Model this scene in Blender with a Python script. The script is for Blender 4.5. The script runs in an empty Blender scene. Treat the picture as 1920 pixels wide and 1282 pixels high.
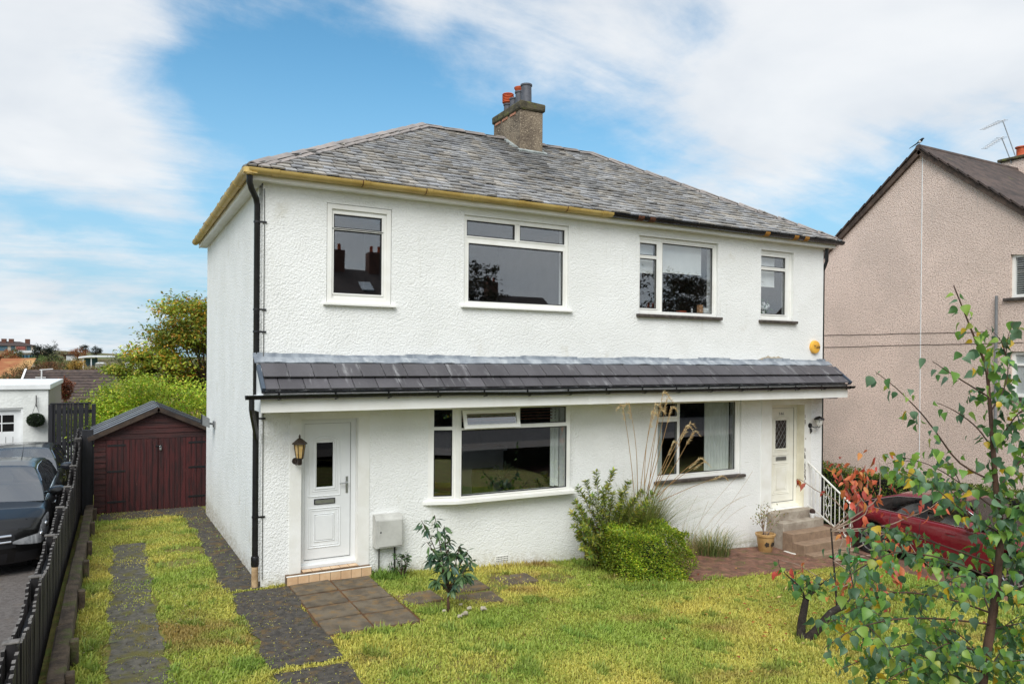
import bpy, math, random
import numpy as np
from mathutils import Vector, Matrix, noise as mnoise
random.seed(7); rng = np.random.default_rng(7)
SC = bpy.context.scene
COL = SC.collection
R = math.radians

# ------------------------------------------------------------------ camera
YAW, PITCH, ROLL = R(28.4933), R(-.2763), R(.4657)
FPX, CX, CY = 1373.9, 960.0, 680.28
POS = np.array([-1.7533, -10.319, 3.1052])
_r = np.array([math.cos(YAW), -math.sin(YAW), 0.]); _d = np.array([math.sin(YAW)*math.cos(PITCH), math.cos(YAW)*math.cos(PITCH), math.sin(PITCH)])
_u = np.cross(_r, _d)
CR = _r*math.cos(ROLL)+_u*math.sin(ROLL); CU = -_r*math.sin(ROLL)+_u*math.cos(ROLL); CD = _d
cd = bpy.data.cameras.new('camera'); cam = bpy.data.objects.new('camera', cd); COL.objects.link(cam)
cd.sensor_width = 36; cd.lens = FPX/1920*36; cd.shift_y = (CY-641)/1920; cd.clip_start = .05; cd.clip_end = 5000
M = Matrix.Identity(4)
for i in range(3):
    M[i][0], M[i][1], M[i][2], M[i][3] = CR[i], CU[i], -CD[i], POS[i]
cam.matrix_world = M
SC.camera = cam

# ------------------------------------------------------------------ world: sky with broken cloud
SUN_EL, SUN_AZ = R(46), R(218)          # azimuth clockwise from +Y, towards the sun
wd = bpy.data.worlds.new('World'); SC.world = wd; wd.use_nodes = True
nt = wd.node_tree; nt.nodes.clear(); N = nt.nodes.new; L = nt.links.new
sky = N('ShaderNodeTexSky'); sky.sky_type = 'NISHITA'; sky.sun_disc = False; sky.sun_elevation = SUN_EL; sky.sun_rotation = SUN_AZ
sky.air_density = 1.0; sky.dust_density = .6; sky.ozone_density = 1.6; sky.altitude = 60
tc = N('ShaderNodeTexCoord')
def vm(op, a, b=None, tree=nt):
    n = tree.nodes.new('ShaderNodeVectorMath'); n.operation = op
    for k, v in enumerate((a, b)):
        if v is None: continue
        if isinstance(v, (tuple, list)): n.inputs[k].default_value = v
        else: tree.links.new(v, n.inputs[k])
    return n.outputs['Value' if op in ('DOT_PRODUCT', 'LENGTH') else 'Vector']
def fm(op, a, b=None, c=None, clamp=False, tree=nt):
    n = tree.nodes.new('ShaderNodeMath'); n.operation = op; n.use_clamp = clamp
    for k, v in enumerate((a, b, c)):
        if v is None: continue
        if isinstance(v, (int, float)): n.inputs[k].default_value = v
        else: tree.links.new(v, n.inputs[k])
    return n.outputs[0]
def ss(v, a, b, tree=nt):
    n = tree.nodes.new('ShaderNodeMapRange'); n.interpolation_type = 'SMOOTHSTEP'
    tree.links.new(v, n.inputs[0]); n.inputs[1].default_value = a; n.inputs[2].default_value = b
    return n.outputs[0]
nrm = vm('NORMALIZE', tc.outputs['Generated'])
sp = N('ShaderNodeSeparateXYZ'); L(nrm, sp.inputs[0])
den = fm('ADD', fm('MAXIMUM', sp.outputs[2], 0.0), .22)
cb = N('ShaderNodeCombineXYZ'); L(fm('DIVIDE', sp.outputs[0], den), cb.inputs[0]); L(fm('DIVIDE', sp.outputs[1], den), cb.inputs[1])
uv = cb.outputs[0]
def nz(vec, scale, detail, rough, dist=0., tree=nt):
    n = tree.nodes.new('ShaderNodeTexNoise'); tree.links.new(vec, n.inputs['Vector'])
    n.inputs['Scale'].default_value = scale; n.inputs['Detail'].default_value = detail
    n.inputs['Roughness'].default_value = rough; n.inputs['Distortion'].default_value = dist
    return n.outputs['Fac']
def raydir(px, py):
    q = CD+CR*(px-CX)/FPX-CU*(py-CY)/FPX
    return q/np.linalg.norm(q)
# wide soft cloud banks of this sky: direction, angular radii (deg), weight
BANKS = [((20, 60), 12, .16), ((180, 150), 10, .06), ((-140, 60), 14, .20), ((180, 285), 8, .10), ((340, 300), 7, .08), ((110, 600), 8, .22), ((-120, 590), 9, .2), ((250, 365), 6, .08),
         ((1400, 20), 15, .22), ((1650, 90), 13, .22), ((1500, 200), 10, .16), ((1900, 120), 10, .20), ((1150, 130), 9, .10), ((1000, -30), 12, .16), ((600, -60), 10, .20), ((780, 60), 9, .06), ((1350, 300), 8, .08), ((2150, 60), 16, .26),
         ((560, 120), 9, -.20), ((400, 240), 8, -.12), ((1830, 250), 6, -.24), ((880, 175), 6, -.14), ((650, 200), 9, -.16), ((1600, 370), 8, -.14), ((60, 450), 9, -.14), ((1100, 220), 6, -.12)]
acc = None
for (px, py), rad, w in BANKS:
    dd = raydir(px, py)
    v = fm('MULTIPLY', ss(vm('DOT_PRODUCT', nrm, tuple(dd)), math.cos(R(rad)), math.cos(R(rad*.15))), w)
    acc = v if acc is None else fm('ADD', acc, v)
n1 = nz(uv, .9, 10, .62, .6); n2 = nz(uv, 3.2, 9, .66, .4)
behind = fm('MULTIPLY', ss(vm('DOT_PRODUCT', nrm, (0.0, -.78, .62)), -.30, .40), .34)      # the cloud thickens over the street, as the panes mirror it
acc = fm('ADD', acc, behind)
sc3 = N('ShaderNodeMapping'); sc3.inputs['Scale'].default_value = (1.2, 3.4, 1); sc3.inputs['Rotation'].default_value = (0, 0, R(35)); L(uv, sc3.inputs[0])
n3 = nz(sc3.outputs[0], 1.1, 8, .6, .4)
dens = fm('ADD', fm('ADD', fm('MULTIPLY', n1, .85), fm('MULTIPLY', n2, .42)), fm('ADD', fm('MULTIPLY_ADD', n3, .70, -.385), acc))
alpha = ss(dens, .50, .96)
lowhaze = ss(sp.outputs[2], .42, .0)
tone = nz(uv, 1.7, 5, .55, .2)
cmx = N('ShaderNodeMix'); cmx.data_type = 'RGBA'; L(ss(tone, .25, .75), cmx.inputs['Factor'])
cmx.inputs[6].default_value = (3.75, 3.95, 4.2, 1); cmx.inputs[7].default_value = (4.75, 4.8, 4.85, 1)
skt = N('ShaderNodeMix'); skt.data_type = 'RGBA'; skt.blend_type = 'MULTIPLY'; skt.inputs[0].default_value = 1
L(sky.outputs[0], skt.inputs[6]); skt.inputs[7].default_value = (.50, .84, .86, 1)
mx0 = N('ShaderNodeMix'); mx0.data_type = 'RGBA'; L(fm('MULTIPLY', lowhaze, .9), mx0.inputs['Factor']); L(skt.outputs[2], mx0.inputs[6]); mx0.inputs[7].default_value = (1.95, 2.95, 3.85, 1)
mx = N('ShaderNodeMix'); mx.data_type = 'RGBA'; L(fm('MULTIPLY', alpha, .93), mx.inputs['Factor']); L(mx0.outputs[2], mx.inputs[6]); L(cmx.outputs[2], mx.inputs[7])
bg = N('ShaderNodeBackground'); bg.inputs['Strength'].default_value = .1; L(mx.outputs[2], bg.inputs['Color'])
wo = N('ShaderNodeOutputWorld'); L(bg.outputs[0], wo.inputs['Surface'])

# ------------------------------------------------------------------ sun, exposure
sd = bpy.data.lights.new('sun', 'SUN'); so = bpy.data.objects.new('sun', sd); COL.objects.link(so)
sd.energy = 1.5; sd.angle = R(40); sd.color = (1., .985, .955)
tosun = Vector((math.sin(SUN_AZ)*math.cos(SUN_EL), math.cos(SUN_AZ)*math.cos(SUN_EL), math.sin(SUN_EL)))
so.rotation_euler = tosun.to_track_quat('Z', 'Y').to_euler(); so.location = (-6, -20, 30)
vs = SC.view_settings; vs.view_transform = 'Standard'; vs.look = 'None'; vs.exposure = 1.02; vs.gamma = 1; vs.use_curve_mapping = False
SC.cycles.use_denoising = True
SC.cycles.max_bounces = 8; SC.cycles.transparent_max_bounces = 16; SC.cycles.caustics_reflective = False; SC.cycles.caustics_refractive = False

def ray(px, py): return CD+CR*(px-CX)/FPX-CU*(py-CY)/FPX
def atY(px, py, y):
    q = ray(px, py); return POS+q*((y-POS[1])/q[1])
def atD(px, py, dep): return POS+ray(px, py)*dep
def atZ(px, py, z):
    q = ray(px, py); return POS+q*((z-POS[2])/q[2])

# ------------------------------------------------------------------ materials
def S(r, g, b):
    def f(c):
        c /= 255.; return c/12.92 if c <= .04045 else ((c+.055)/1.055)**2.4
    return (f(r), f(g), f(b))
MATS = {}
def mat(name, c1, c2=None, scale=6., rough=.7, bump=0., bscale=40., metal=0., spec=.5, detail=5., attr=False, objrand=0., c3=None, s3=30., t3=(.55, .7), coat=0., transl=0., bvor=False, lo=.35, hi=.65, stretch=None, bdist=.02, rvar=0., streak=None, splash=None):
    """noise-mottled procedural material in world space"""
    m = bpy.data.materials.new(name); m.use_nodes = True; t = m.node_tree; b = t.nodes['Principled BSDF']; out = t.nodes['Material Output']
    g = t.nodes.new('ShaderNodeNewGeometry'); pos = g.outputs['Position']
    if stretch:
        mp = t.nodes.new('ShaderNodeMapping'); mp.inputs['Scale'].default_value = stretch; t.links.new(pos, mp.inputs[0]); pos = mp.outputs[0]
    b.inputs['Roughness'].default_value = rough; b.inputs['Metallic'].default_value = metal; b.inputs['Specular IOR Level'].default_value = spec
    if coat: b.inputs['Coat Weight'].default_value = coat; b.inputs['Coat Roughness'].default_value = .05
    c2 = c2 or tuple(min(1, x*.8) for x in c1)
    mixn = t.nodes.new('ShaderNodeMix'); mixn.data_type = 'RGBA'
    n = nz(pos, scale, detail, .6, .2, t); t.links.new(ss(n, lo, hi, t), mixn.inputs['Factor'])
    mixn.inputs[6].default_value = (*c1, 1); mixn.inputs[7].default_value = (*c2, 1); col = mixn.outputs[2]
    if c3:
        m3 = t.nodes.new('ShaderNodeMix'); m3.data_type = 'RGBA'; n3_ = nz(pos, s3, 4, .6, 0, t); t.links.new(ss(n3_, t3[0], t3[1], t), m3.inputs['Factor'])
        t.links.new(col, m3.inputs[6]); m3.inputs[7].default_value = (*c3, 1); col = m3.outputs[2]
    if streak:                                      # thin vertical run-off stains
        mp2 = t.nodes.new('ShaderNodeMapping'); mp2.inputs['Scale'].default_value = (7., 7., .45); t.links.new(g.outputs['Position'], mp2.inputs[0])
        f_ = fm('MULTIPLY', ss(nz(mp2.outputs[0], 1.3, 4, .6, 0, t), .58, .80, t), ss(nz(g.outputs['Position'], .55, 3, .5, 0, t), .45, .65, t), tree=t)
        m5 = t.nodes.new('ShaderNodeMix'); m5.data_type = 'RGBA'; t.links.new(fm('MULTIPLY', f_, .75, tree=t), m5.inputs['Factor']); t.links.new(col, m5.inputs[6]); m5.inputs[7].default_value = (*streak, 1); col = m5.outputs[2]
    if splash:                                      # mud splashed up from the beds on to the wall foot
        s5 = t.nodes.new('ShaderNodeSeparateXYZ'); t.links.new(g.outputs['Position'], s5.inputs[0])
        hh_ = fm('MULTIPLY_ADD', fm('MAXIMUM', fm('SUBTRACT', s5.outputs[0], 1., tree=t), 0., tree=t), .062, s5.outputs[2], tree=t)
        f_ = fm('MULTIPLY', ss(fm('ADD', hh_, fm('MULTIPLY', nz(g.outputs['Position'], 3., 4, .6, 0, t), .30, tree=t), tree=t), .40, .08, t), ss(nz(g.outputs['Position'], 14., 4, .7, 0, t), .36, .62, t), tree=t)
        m6 = t.nodes.new('ShaderNodeMix'); m6.data_type = 'RGBA'; t.links.new(fm('MULTIPLY', f_, .8, tree=t), m6.inputs['Factor']); t.links.new(col, m6.inputs[6]); m6.inputs[7].default_value = (*splash, 1); col = m6.outputs[2]
    if attr:
        a = t.nodes.new('ShaderNodeAttribute'); a.attribute_name = 'Col'
        m4 = t.nodes.new('ShaderNodeMix'); m4.data_type = 'RGBA'; m4.blend_type = 'MULTIPLY'; m4.inputs[0].default_value = 1
        t.links.new(col, m4.inputs[6]); t.links.new(a.outputs['Color'], m4.inputs[7]); col = m4.outputs[2]
    if objrand:
        oi = t.nodes.new('ShaderNodeObjectInfo'); h = t.nodes.new('ShaderNodeHueSaturation')
        mr = t.nodes.new('ShaderNodeMapRange'); t.links.new(oi.outputs['Random'], mr.inputs[0]); mr.inputs[3].default_value = 1-objrand; mr.inputs[4].default_value = 1+objrand
        t.links.new(mr.outputs[0], h.inputs['Value']); t.links.new(col, h.inputs['Color']); col = h.outputs[0]
    t.links.new(col, b.inputs['Base Color'])
    if rvar:
        rn = nz(pos, scale*.7, 3, .5, 0, t); mr = t.nodes.new('ShaderNodeMapRange'); t.links.new(rn, mr.inputs[0]); mr.inputs[1].default_value = .3; mr.inputs[2].default_value = .7
        mr.inputs[3].default_value = max(0, rough-rvar); mr.inputs[4].default_value = min(1, rough+rvar); t.links.new(mr.outputs[0], b.inputs['Roughness'])
    if bump:
        bn = t.nodes.new('ShaderNodeBump'); bn.inputs['Strength'].default_value = bump; bn.inputs['Distance'].default_value = bdist
        hgt = nz(pos, bscale, 4, .6, 0, t)
        if bvor:
            v = t.nodes.new('ShaderNodeTexVoronoi'); v.inputs['Scale'].default_value = bscale*.8; v.feature = 'SMOOTH_F1'; t.links.new(pos, v.inputs['Vector'])
            hgt = fm('ADD', fm('MULTIPLY', fm('SUBTRACT', 1., v.outputs['Distance'], tree=t), .7, tree=t), fm('MULTIPLY', hgt, .8, tree=t), tree=t)
        t.links.new(hgt, bn.inputs['Height']); t.links.new(bn.outputs[0], b.inputs['Normal'])
    if transl:
        tr = t.nodes.new('ShaderNodeBsdfTranslucent'); t.links.new(col, tr.inputs['Color']); mxs = t.nodes.new('ShaderNodeMixShader'); mxs.inputs[0].default_value = transl
        t.links.new(b.outputs[0], mxs.inputs[1]); t.links.new(tr.outputs[0], mxs.inputs[2]); t.links.new(mxs.outputs[0], out.inputs['Surface'])
    MATS[name] = m; return m
def glassmat(name, ior=1.9, tint=(.9, .95, .95), dust=.0):
    m = bpy.data.materials.new(name); m.use_nodes = True; t = m.node_tree; t.nodes.clear()
    o = t.nodes.new('ShaderNodeOutputMaterial'); tr = t.nodes.new('ShaderNodeBsdfTransparent'); gl = t.nodes.new('ShaderNodeBsdfGlossy'); mx_ = t.nodes.new('ShaderNodeMixShader'); fr = t.nodes.new('ShaderNodeLayerWeight'); fr.inputs['Blend'].default_value = .5; r0 = ((ior-1)/(ior+1))**2
    tr.inputs[0].default_value = (*tint, 1); gl.inputs['Roughness'].default_value = .012; gl.inputs[0].default_value = (.95, .97, 1, 1); 
    g = t.nodes.new('ShaderNodeNewGeometry'); bn = t.nodes.new('ShaderNodeBump'); bn.inputs['Strength'].default_value = .02; bn.inputs['Distance'].default_value = .01
    t.links.new(nz(g.outputs['Position'], 1.4, 2, .5, 0, t), bn.inputs['Height']); t.links.new(bn.outputs[0], gl.inputs['Normal'])
    t.links.new(fm('MULTIPLY_ADD', fm('POWER', fr.outputs['Facing'], 5., tree=t), 1-r0, r0, tree=t), mx_.inputs[0]); t.links.new(tr.outputs[0], mx_.inputs[1]); t.links.new(gl.outputs[0], mx_.inputs[2]); t.links.new(mx_.outputs[0], o.inputs[0])
    MATS[name] = m; return m

# ------------------------------------------------------------------ mesh helpers
ORG = {}
def link(o, parent=None, kind=None):
    COL.objects.link(o)
    if parent is not None: o.parent = parent
    if kind: o['kind'] = kind
    return o
def tag(o, label=None, cat=None, group=None, kind=None):
    if label: o['label'] = label
    if cat: o['category'] = cat
    if group: o['group'] = group
    if kind: o['kind'] = kind
    return o
def thing(name, label, cat, loc=(0, 0, 0), rz=0., group=None):
    o = bpy.data.objects.new(name, None); COL.objects.link(o); o.location = loc; o.rotation_euler = (0, 0, rz); o.empty_display_size = .1
    ORG[o.name] = Vector(loc); return tag(o, label, cat, group)
def setcol(me, cols):
    a = me.color_attributes.new('Col', 'FLOAT_COLOR', 'POINT')
    c = np.ones((len(me.vertices), 4), np.float32); c[:, :3] = cols; a.data.foreach_set('color', c.ravel())
def fastmesh(name, V, F, cols=None, material=None, smooth=False):
    V = np.asarray(V, np.float32); F = np.asarray(F, np.int32); k = F.shape[1]
    me = bpy.data.meshes.new(name); me.vertices.add(len(V)); me.vertices.foreach_set('co', V.ravel())
    me.loops.add(F.size); me.loops.foreach_set('vertex_index', F.ravel()); me.polygons.add(len(F))
    me.polygons.foreach_set('loop_start', np.arange(0, F.size, k, dtype=np.int32)); me.polygons.foreach_set('loop_total', np.full(len(F), k, np.int32))
    if smooth: me.polygons.foreach_set('use_smooth', np.ones(len(F), bool))
    me.update(calc_edges=True)
    if cols is not None: setcol(me, cols)
    if material: me.materials.append(material)
    return me
class MB:
    def __init__(s): s.v = []; s.f = []; s.c = []; s.cur = (1., 1., 1.)
    def add(s, vs_, fs):
        n = len(s.v); s.v.extend([tuple(map(float, q)) for q in vs_]); s.f.extend([tuple(i+n for i in f) for f in fs]); s.c.extend([s.cur]*len(vs_)); return s
    def box(s, x0, x1, y0, y1, z0, z1):
        return s.add([(x0, y0, z0), (x1, y0, z0), (x1, y1, z0), (x0, y1, z0), (x0, y0, z1), (x1, y0, z1), (x1, y1, z1), (x0, y1, z1)],
                     [(0, 3, 2, 1), (4, 5, 6, 7), (0, 1, 5, 4), (1, 2, 6, 5), (2, 3, 7, 6), (3, 0, 4, 7)])
    def bbox(s, x0, x1, y0, y1, z0, z1, b=.006):
        """box with bevelled edges"""
        xs = (x0, x1); ys = (y0, y1); zs = (z0, z1); V_ = []; idx = {}
        for i in (0, 1):
            for j in (0, 1):
                for k in (0, 1):
                    sx, sy, sz = (1-2*i)*b, (1-2*j)*b, (1-2*k)*b
                    for ax in range(3):
                        p = [xs[i], ys[j], zs[k]]
                        for a2, d_ in ((0, sx), (1, sy), (2, sz)):
                            if a2 != ax: p[a2] += d_
                        idx[(i, j, k, ax)] = len(V_); V_.append(p)
        F_ = []
        for ax in range(3):
            for e in (0, 1):
                o_ = [a for a in range(3) if a != ax]; q = []
                for a, c in ((0, 0), (1, 0), (1, 1), (0, 1)):
                    key = [0, 0, 0]; key[ax] = e; key[o_[0]] = a; key[o_[1]] = c; q.append(idx[(*key, ax)])
                F_.append(tuple(q))
        for ax in range(3):
            o_ = [a for a in range(3) if a != ax]
            for a in (0, 1):
                for c in (0, 1):
                    k0 = [0, 0, 0]; k0[o_[0]] = a; k0[o_[1]] = c; k1 = list(k0); k1[ax] = 1
                    F_.append((idx[(*k0, o_[0])], idx[(*k1, o_[0])], idx[(*k1, o_[1])], idx[(*k0, o_[1])]))
        for i in (0, 1):
            for j in (0, 1):
                for k in (0, 1): F_.append((idx[(i, j, k, 0)], idx[(i, j, k, 1)], idx[(i, j, k, 2)]))
        return s.add(V_, F_)
    def obox(s, c, ax, ay, az, hx, hy, hz):
        c = np.array(c, float); ax, ay, az = [np.array(q, float)/np.linalg.norm(q) for q in (ax, ay, az)]; V_ = []
        for sz in (-1, 1):
            for sx, sy in ((-1, -1), (1, -1), (1, 1), (-1, 1)): V_.append(c+ax*hx*sx+ay*hy*sy+az*hz*sz)
        return s.add(V_, [(0, 3, 2, 1), (4, 5, 6, 7), (0, 1, 5, 4), (1, 2, 6, 5), (2, 3, 7, 6), (3, 0, 4, 7)])
    def bar(s, a, b, w, h=None, up=(0, 0, 1)):
        a = np.array(a, float); b = np.array(b, float); d = b-a; l = np.linalg.norm(d); d /= l; sdir = np.cross(d, up)
        if np.linalg.norm(sdir) < 1e-5: sdir = np.cross(d, (1, 0, 0))
        sdir /= np.linalg.norm(sdir); u = np.cross(sdir, d); return s.obox((a+b)/2, d, sdir, u, l/2, w/2, (h or w)/2)
    def prism(s, poly, axis, a, b):
        """extrude a 2-D polygon along axis 'x','y' or 'z' from a to b"""
        n = len(poly)
        def p3(q, t): return {'x': (t, q[0], q[1]), 'y': (q[0], t, q[1]), 'z': (q[0], q[1], t)}[axis]
        return s.add([p3(q, a) for q in poly]+[p3(q, b) for q in poly], [tuple(range(n-1, -1, -1)), tuple(range(n, 2*n))]+[(i, (i+1) % n, n+(i+1) % n, n+i) for i in range(n)])
    def tube(s, pts, rad, n=8, cap=True):
        P_ = [np.array(p, float) for p in pts]; m = len(P_); rad = [rad]*m if isinstance(rad, (int, float)) else list(rad); V_ = []; prev = None
        for i in range(m):
            d = P_[min(i+1, m-1)]-P_[max(i-1, 0)]; d = d/(np.linalg.norm(d)+1e-9)
            if prev is None: prev = np.cross(d, (0, 0, 1)) if abs(d[2]) < .9 else np.cross(d, (1, 0, 0))
            a = prev-d*(prev@d); a /= (np.linalg.norm(a)+1e-9); b = np.cross(d, a); prev = a
            for k in range(n): t = 2*math.pi*k/n; V_.append(P_[i]+(a*math.cos(t)+b*math.sin(t))*rad[i])
        F_ = [(i*n+k, i*n+(k+1) % n, (i+1)*n+(k+1) % n, (i+1)*n+k) for i in range(m-1) for k in range(n)]
        if cap: F_ += [tuple(range(n-1, -1, -1)), tuple(range((m-1)*n, m*n))]
        return s.add(V_, F_)
    def lathe(s, prof, c=(0, 0, 0), n=20, axis='z'):
        V_ = []
        for r_, z_ in prof:
            for k in range(n):
                t = 2*math.pi*k/n; x, y = r_*math.cos(t), r_*math.sin(t)
                p = {'z': (x, y, z_), 'y': (x, z_, y), 'x': (z_, x, y)}[axis]; V_.append((c[0]+p[0], c[1]+p[1], c[2]+p[2]))
        m = len(prof)
        return s.add(V_, [(i*n+k, i*n+(k+1) % n, (i+1)*n+(k+1) % n, (i+1)*n+k) for i in range(m-1) for k in range(n)]+[tuple(range(n-1, -1, -1)), tuple(range((m-1)*n, m*n))])
    def ring(s, x0, x1, z0, z1, w, y0, y1, b=None):
        """rectangular frame in an XZ plane, butted corners"""
        s.box(x0, x1, y0, y1, z1-w, z1); s.box(x0, x1, y0, y1, z0, z0+(b or w)); s.box(x0, x0+w, y0, y1, z0+(b or w), z1-w); return s.box(x1-w, x1, y0, y1, z0+(b or w), z1-w)
    def xf(s, fn): s.v = [tuple(fn(q)) for q in s.v]; return s
    def build(s, name, m, parent=None, smooth=False, kind=None, local=False, col=False):
        me = bpy.data.meshes.new(name); V_ = s.v
        if parent is not None and not local:
            p = parent
            while p.name not in ORG and p.parent: p = p.parent
            o_ = ORG.get(p.name, Vector((0, 0, 0))); V_ = [(a-o_[0], b-o_[1], c-o_[2]) for a, b, c in V_]
        me.from_pydata(V_, [], s.f); me.update()
        if smooth:
            me.polygons.foreach_set('use_smooth', np.ones(len(me.polygons), bool))
            if smooth != 'all': me.set_sharp_from_angle(angle=R(38))
        if col: setcol(me, np.array(s.c))
        me.materials.append(MATS[m] if isinstance(m, str) else m)
        o = bpy.data.objects.new(name, me); return link(o, parent, kind)
def inst(name, me, parent, loc, rot=(0, 0, 0), scale=(1, 1, 1), quat=None):
    o = bpy.data.objects.new(name, me); COL.objects.link(o); o.parent = parent
    o_ = Vector((0, 0, 0))
    if parent is not None:
        p = parent
        while p.name not in ORG and p.parent: p = p.parent
        o_ = ORG.get(p.name, o_)
    o.location = Vector(loc)-o_; o.scale = scale
    if quat is not None: o.rotation_mode = 'QUATERNION'; o.rotation_quaternion = quat
    else: o.rotation_euler = rot
    return o
def vnoise(x, y, s, seed=0.):
    return np.array([mnoise.noise((a*s+seed, b*s-seed, seed*.37)) for a, b in zip(np.atleast_1d(x), np.atleast_1d(y))])
# ------------------------------------------------------------------ palette
mat('roughcast_white', S(243, 244, 242), S(234, 235, 232), scale=1.1, rough=.85, bump=.55, bscale=52, bvor=True, bdist=.022, c3=S(218, 216, 206), s3=1.7, t3=(.60, .80), lo=.3, hi=.7, streak=S(200, 198, 184), splash=S(170, 160, 132))
mat('smooth_render_white', S(240, 240, 236), S(230, 229, 222), scale=2.5, rough=.7, bump=.12, bscale=60, bdist=.01)
mat('pale_render_patch', S(205, 192, 168), S(182, 168, 146), scale=9, rough=.9, bump=.4, bscale=50)
mat('upvc', S(243, 243, 239), S(237, 236, 230), scale=3, rough=.32, c3=S(205, 200, 185), s3=2.2, t3=(.66, .85))
mat('upvc_door', S(232, 234, 234), S(227, 229, 229), scale=3, rough=.3)
mat('upvc_cream', S(238, 236, 226), S(230, 227, 214), scale=3, rough=.35)
mat('gasket', (.012, .012, .014), rough=.5)
mat('reveal_cream', S(232, 227, 208), S(218, 212, 190), scale=4, rough=.7)
mat('sill_stone_dark', S(86, 78, 72), S(58, 52, 48), scale=12, rough=.8, bump=.3)
mat('gutter_cream', S(206, 180, 112), S(188, 158, 88), scale=2.4, rough=.5, c3=S(110, 72, 40), s3=5.5, t3=(.66, .80), rvar=.1)
mat('rust', S(112, 66, 38), S(70, 42, 28), scale=20, rough=.85, bump=.3)
mat('black_plastic', S(34, 34, 36), S(24, 24, 26), scale=5, rough=.32, rvar=.08)
mat('black_gutter', S(24, 25, 29), S(18, 19, 22), scale=5, rough=.25, rvar=.08)
mat('clay_pipe', S(196, 168, 130), S(160, 132, 98), scale=10, rough=.7, bump=.2)
mat('slate', (.96, .95, .93), (.76, .75, .74), scale=7, rough=.55, attr=True, bump=.35, bscale=35, c3=(1.2, 1.19, 1.14), s3=11, t3=(.54, .74), rvar=.15)
mat('roof_under', S(60, 60, 62), S(44, 44, 46), scale=8, rough=.9)
mat('hip_tile', S(156, 148, 143), S(136, 130, 127), scale=5, rough=.8, bump=.25, bscale=60, objrand=.12, c3=S(150, 150, 152), s3=3, t3=(.55, .8))
mat('mortar', S(92, 88, 82), S(66, 62, 58), scale=14, rough=.95, bump=.6, bscale=40)
mat('canopy_tile', S(88, 86, 90), S(76, 74, 78), scale=2.5, rough=.62, bump=.15, bscale=120, objrand=.14, c3=S(156, 156, 158), s3=8, t3=(.56, .78), stretch=(1, .18, .18))
mat('canopy_edge', S(72, 84, 98), S(60, 70, 84), scale=5, rough=.5)
mat('lead', S(170, 177, 184), S(132, 140, 150), scale=5, rough=.5, metal=.25, bump=.3, bscale=7, bdist=.03, c3=S(188, 194, 198), s3=6, t3=(.55, .75), stretch=(1, .5, .5))
mat('chimney_render', S(138, 124, 106), S(98, 86, 74), scale=3.2, rough=.95, bump=1., bscale=45, bvor=True, c3=S(188, 174, 150), s3=30, t3=(.55, .68))
mat('chimney_cap', S(92, 86, 66), S(58, 54, 44), scale=7, rough=.95, bump=.9, bscale=30, c3=S(104, 108, 56), s3=6, t3=(.52, .70))
mat('brick_pink', S(196, 140, 112), S(160, 110, 88), scale=10, rough=.85, bump=.4)
mat('pot_grey', S(92, 94, 102), S(74, 76, 84), scale=8, rough=.6, bump=.1)
mat('terracotta', S(206, 96, 52), S(176, 76, 42), scale=9, rough=.7)
mat('cement_white', S(176, 184, 182), S(136, 142, 140), scale=8, rough=.8, bump=.4)
mat('step_tile', S(222, 190, 152), S(208, 172, 134), scale=6, rough=.3, objrand=.05)
mat('grout', S(120, 96, 72), S(90, 70, 54), scale=10, rough=.9)
mat('meter_grey', S(196, 196, 190), S(178, 178, 172), scale=4, rough=.5, c3=S(150, 148, 138), s3=5, t3=(.62, .85))
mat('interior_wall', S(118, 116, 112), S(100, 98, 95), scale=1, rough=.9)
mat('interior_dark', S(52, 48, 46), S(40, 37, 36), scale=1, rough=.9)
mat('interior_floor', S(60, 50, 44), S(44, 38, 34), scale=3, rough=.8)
mat('net_fabric', S(242, 243, 242), S(234, 235, 234), scale=4, rough=.9)
mat('curtain', S(238, 241, 236), S(226, 230, 224), scale=4, rough=.9)
mat('wood_blind', S(120, 70, 48), S(96, 54, 38), scale=8, rough=.6)
mat('pale_wood', S(196, 150, 110), S(170, 126, 90), scale=8, rough=.6)
mat('chrome', (.82, .83, .85), (.75, .76, .78), rough=.12, metal=1)
mat('steel_satin', (.55, .56, .56), (.42, .43, .43), rough=.35, metal=.9)
mat('iron_white', S(232, 232, 228), S(214, 212, 204), scale=9, rough=.45)
mat('lantern_bronze', S(70, 58, 48), S(44, 36, 32), scale=9, rough=.45, metal=.3)
mat('amber_glass', S(214, 184, 130), S(196, 160, 100), scale=12, rough=.15, spec=.8)
mat('lamp_glass', S(226, 226, 222), S(206, 206, 202), scale=12, rough=.1, spec=.8)
mat('alarm_yellow', S(236, 180, 70), S(228, 168, 58), scale=5, rough=.4)
mat('ink_dark', S(56, 48, 40), rough=.6)
mat('number_grey', S(120, 120, 116), rough=.4, metal=.4)
mat('concrete_step', S(150, 126, 104), S(134, 112, 92), scale=9, rough=.9, bump=.4, bscale=70, c3=S(104, 92, 78), s3=3, t3=(.62, .8))
mat('concrete_step_pale', S(170, 160, 146), S(140, 128, 114), scale=6, rough=.85, bump=.35, bscale=70)
mat('soil', S(96, 76, 52), S(70, 56, 40), scale=5, rough=.95, bump=.8, bscale=25, c3=S(100, 92, 44), s3=9, t3=(.5, .7))
mat('lawn_soil', S(124, 118, 54), S(104, 88, 48), scale=3.5, rough=.95, bump=.8, bscale=30, c3=S(104, 116, 44), s3=7, t3=(.45, .65))
mat('drive_concrete', S(104, 100, 90), S(76, 74, 66), scale=12, rough=.95, bump=.8, bscale=70, c3=S(96, 92, 48), s3=3.6, t3=(.46, .64))
mat('path_concrete', S(86, 81, 74), S(60, 56, 52), scale=11, rough=.95, bump=.8, bscale=70, c3=S(104, 84, 50), s3=5, t3=(.50, .70))
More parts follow.
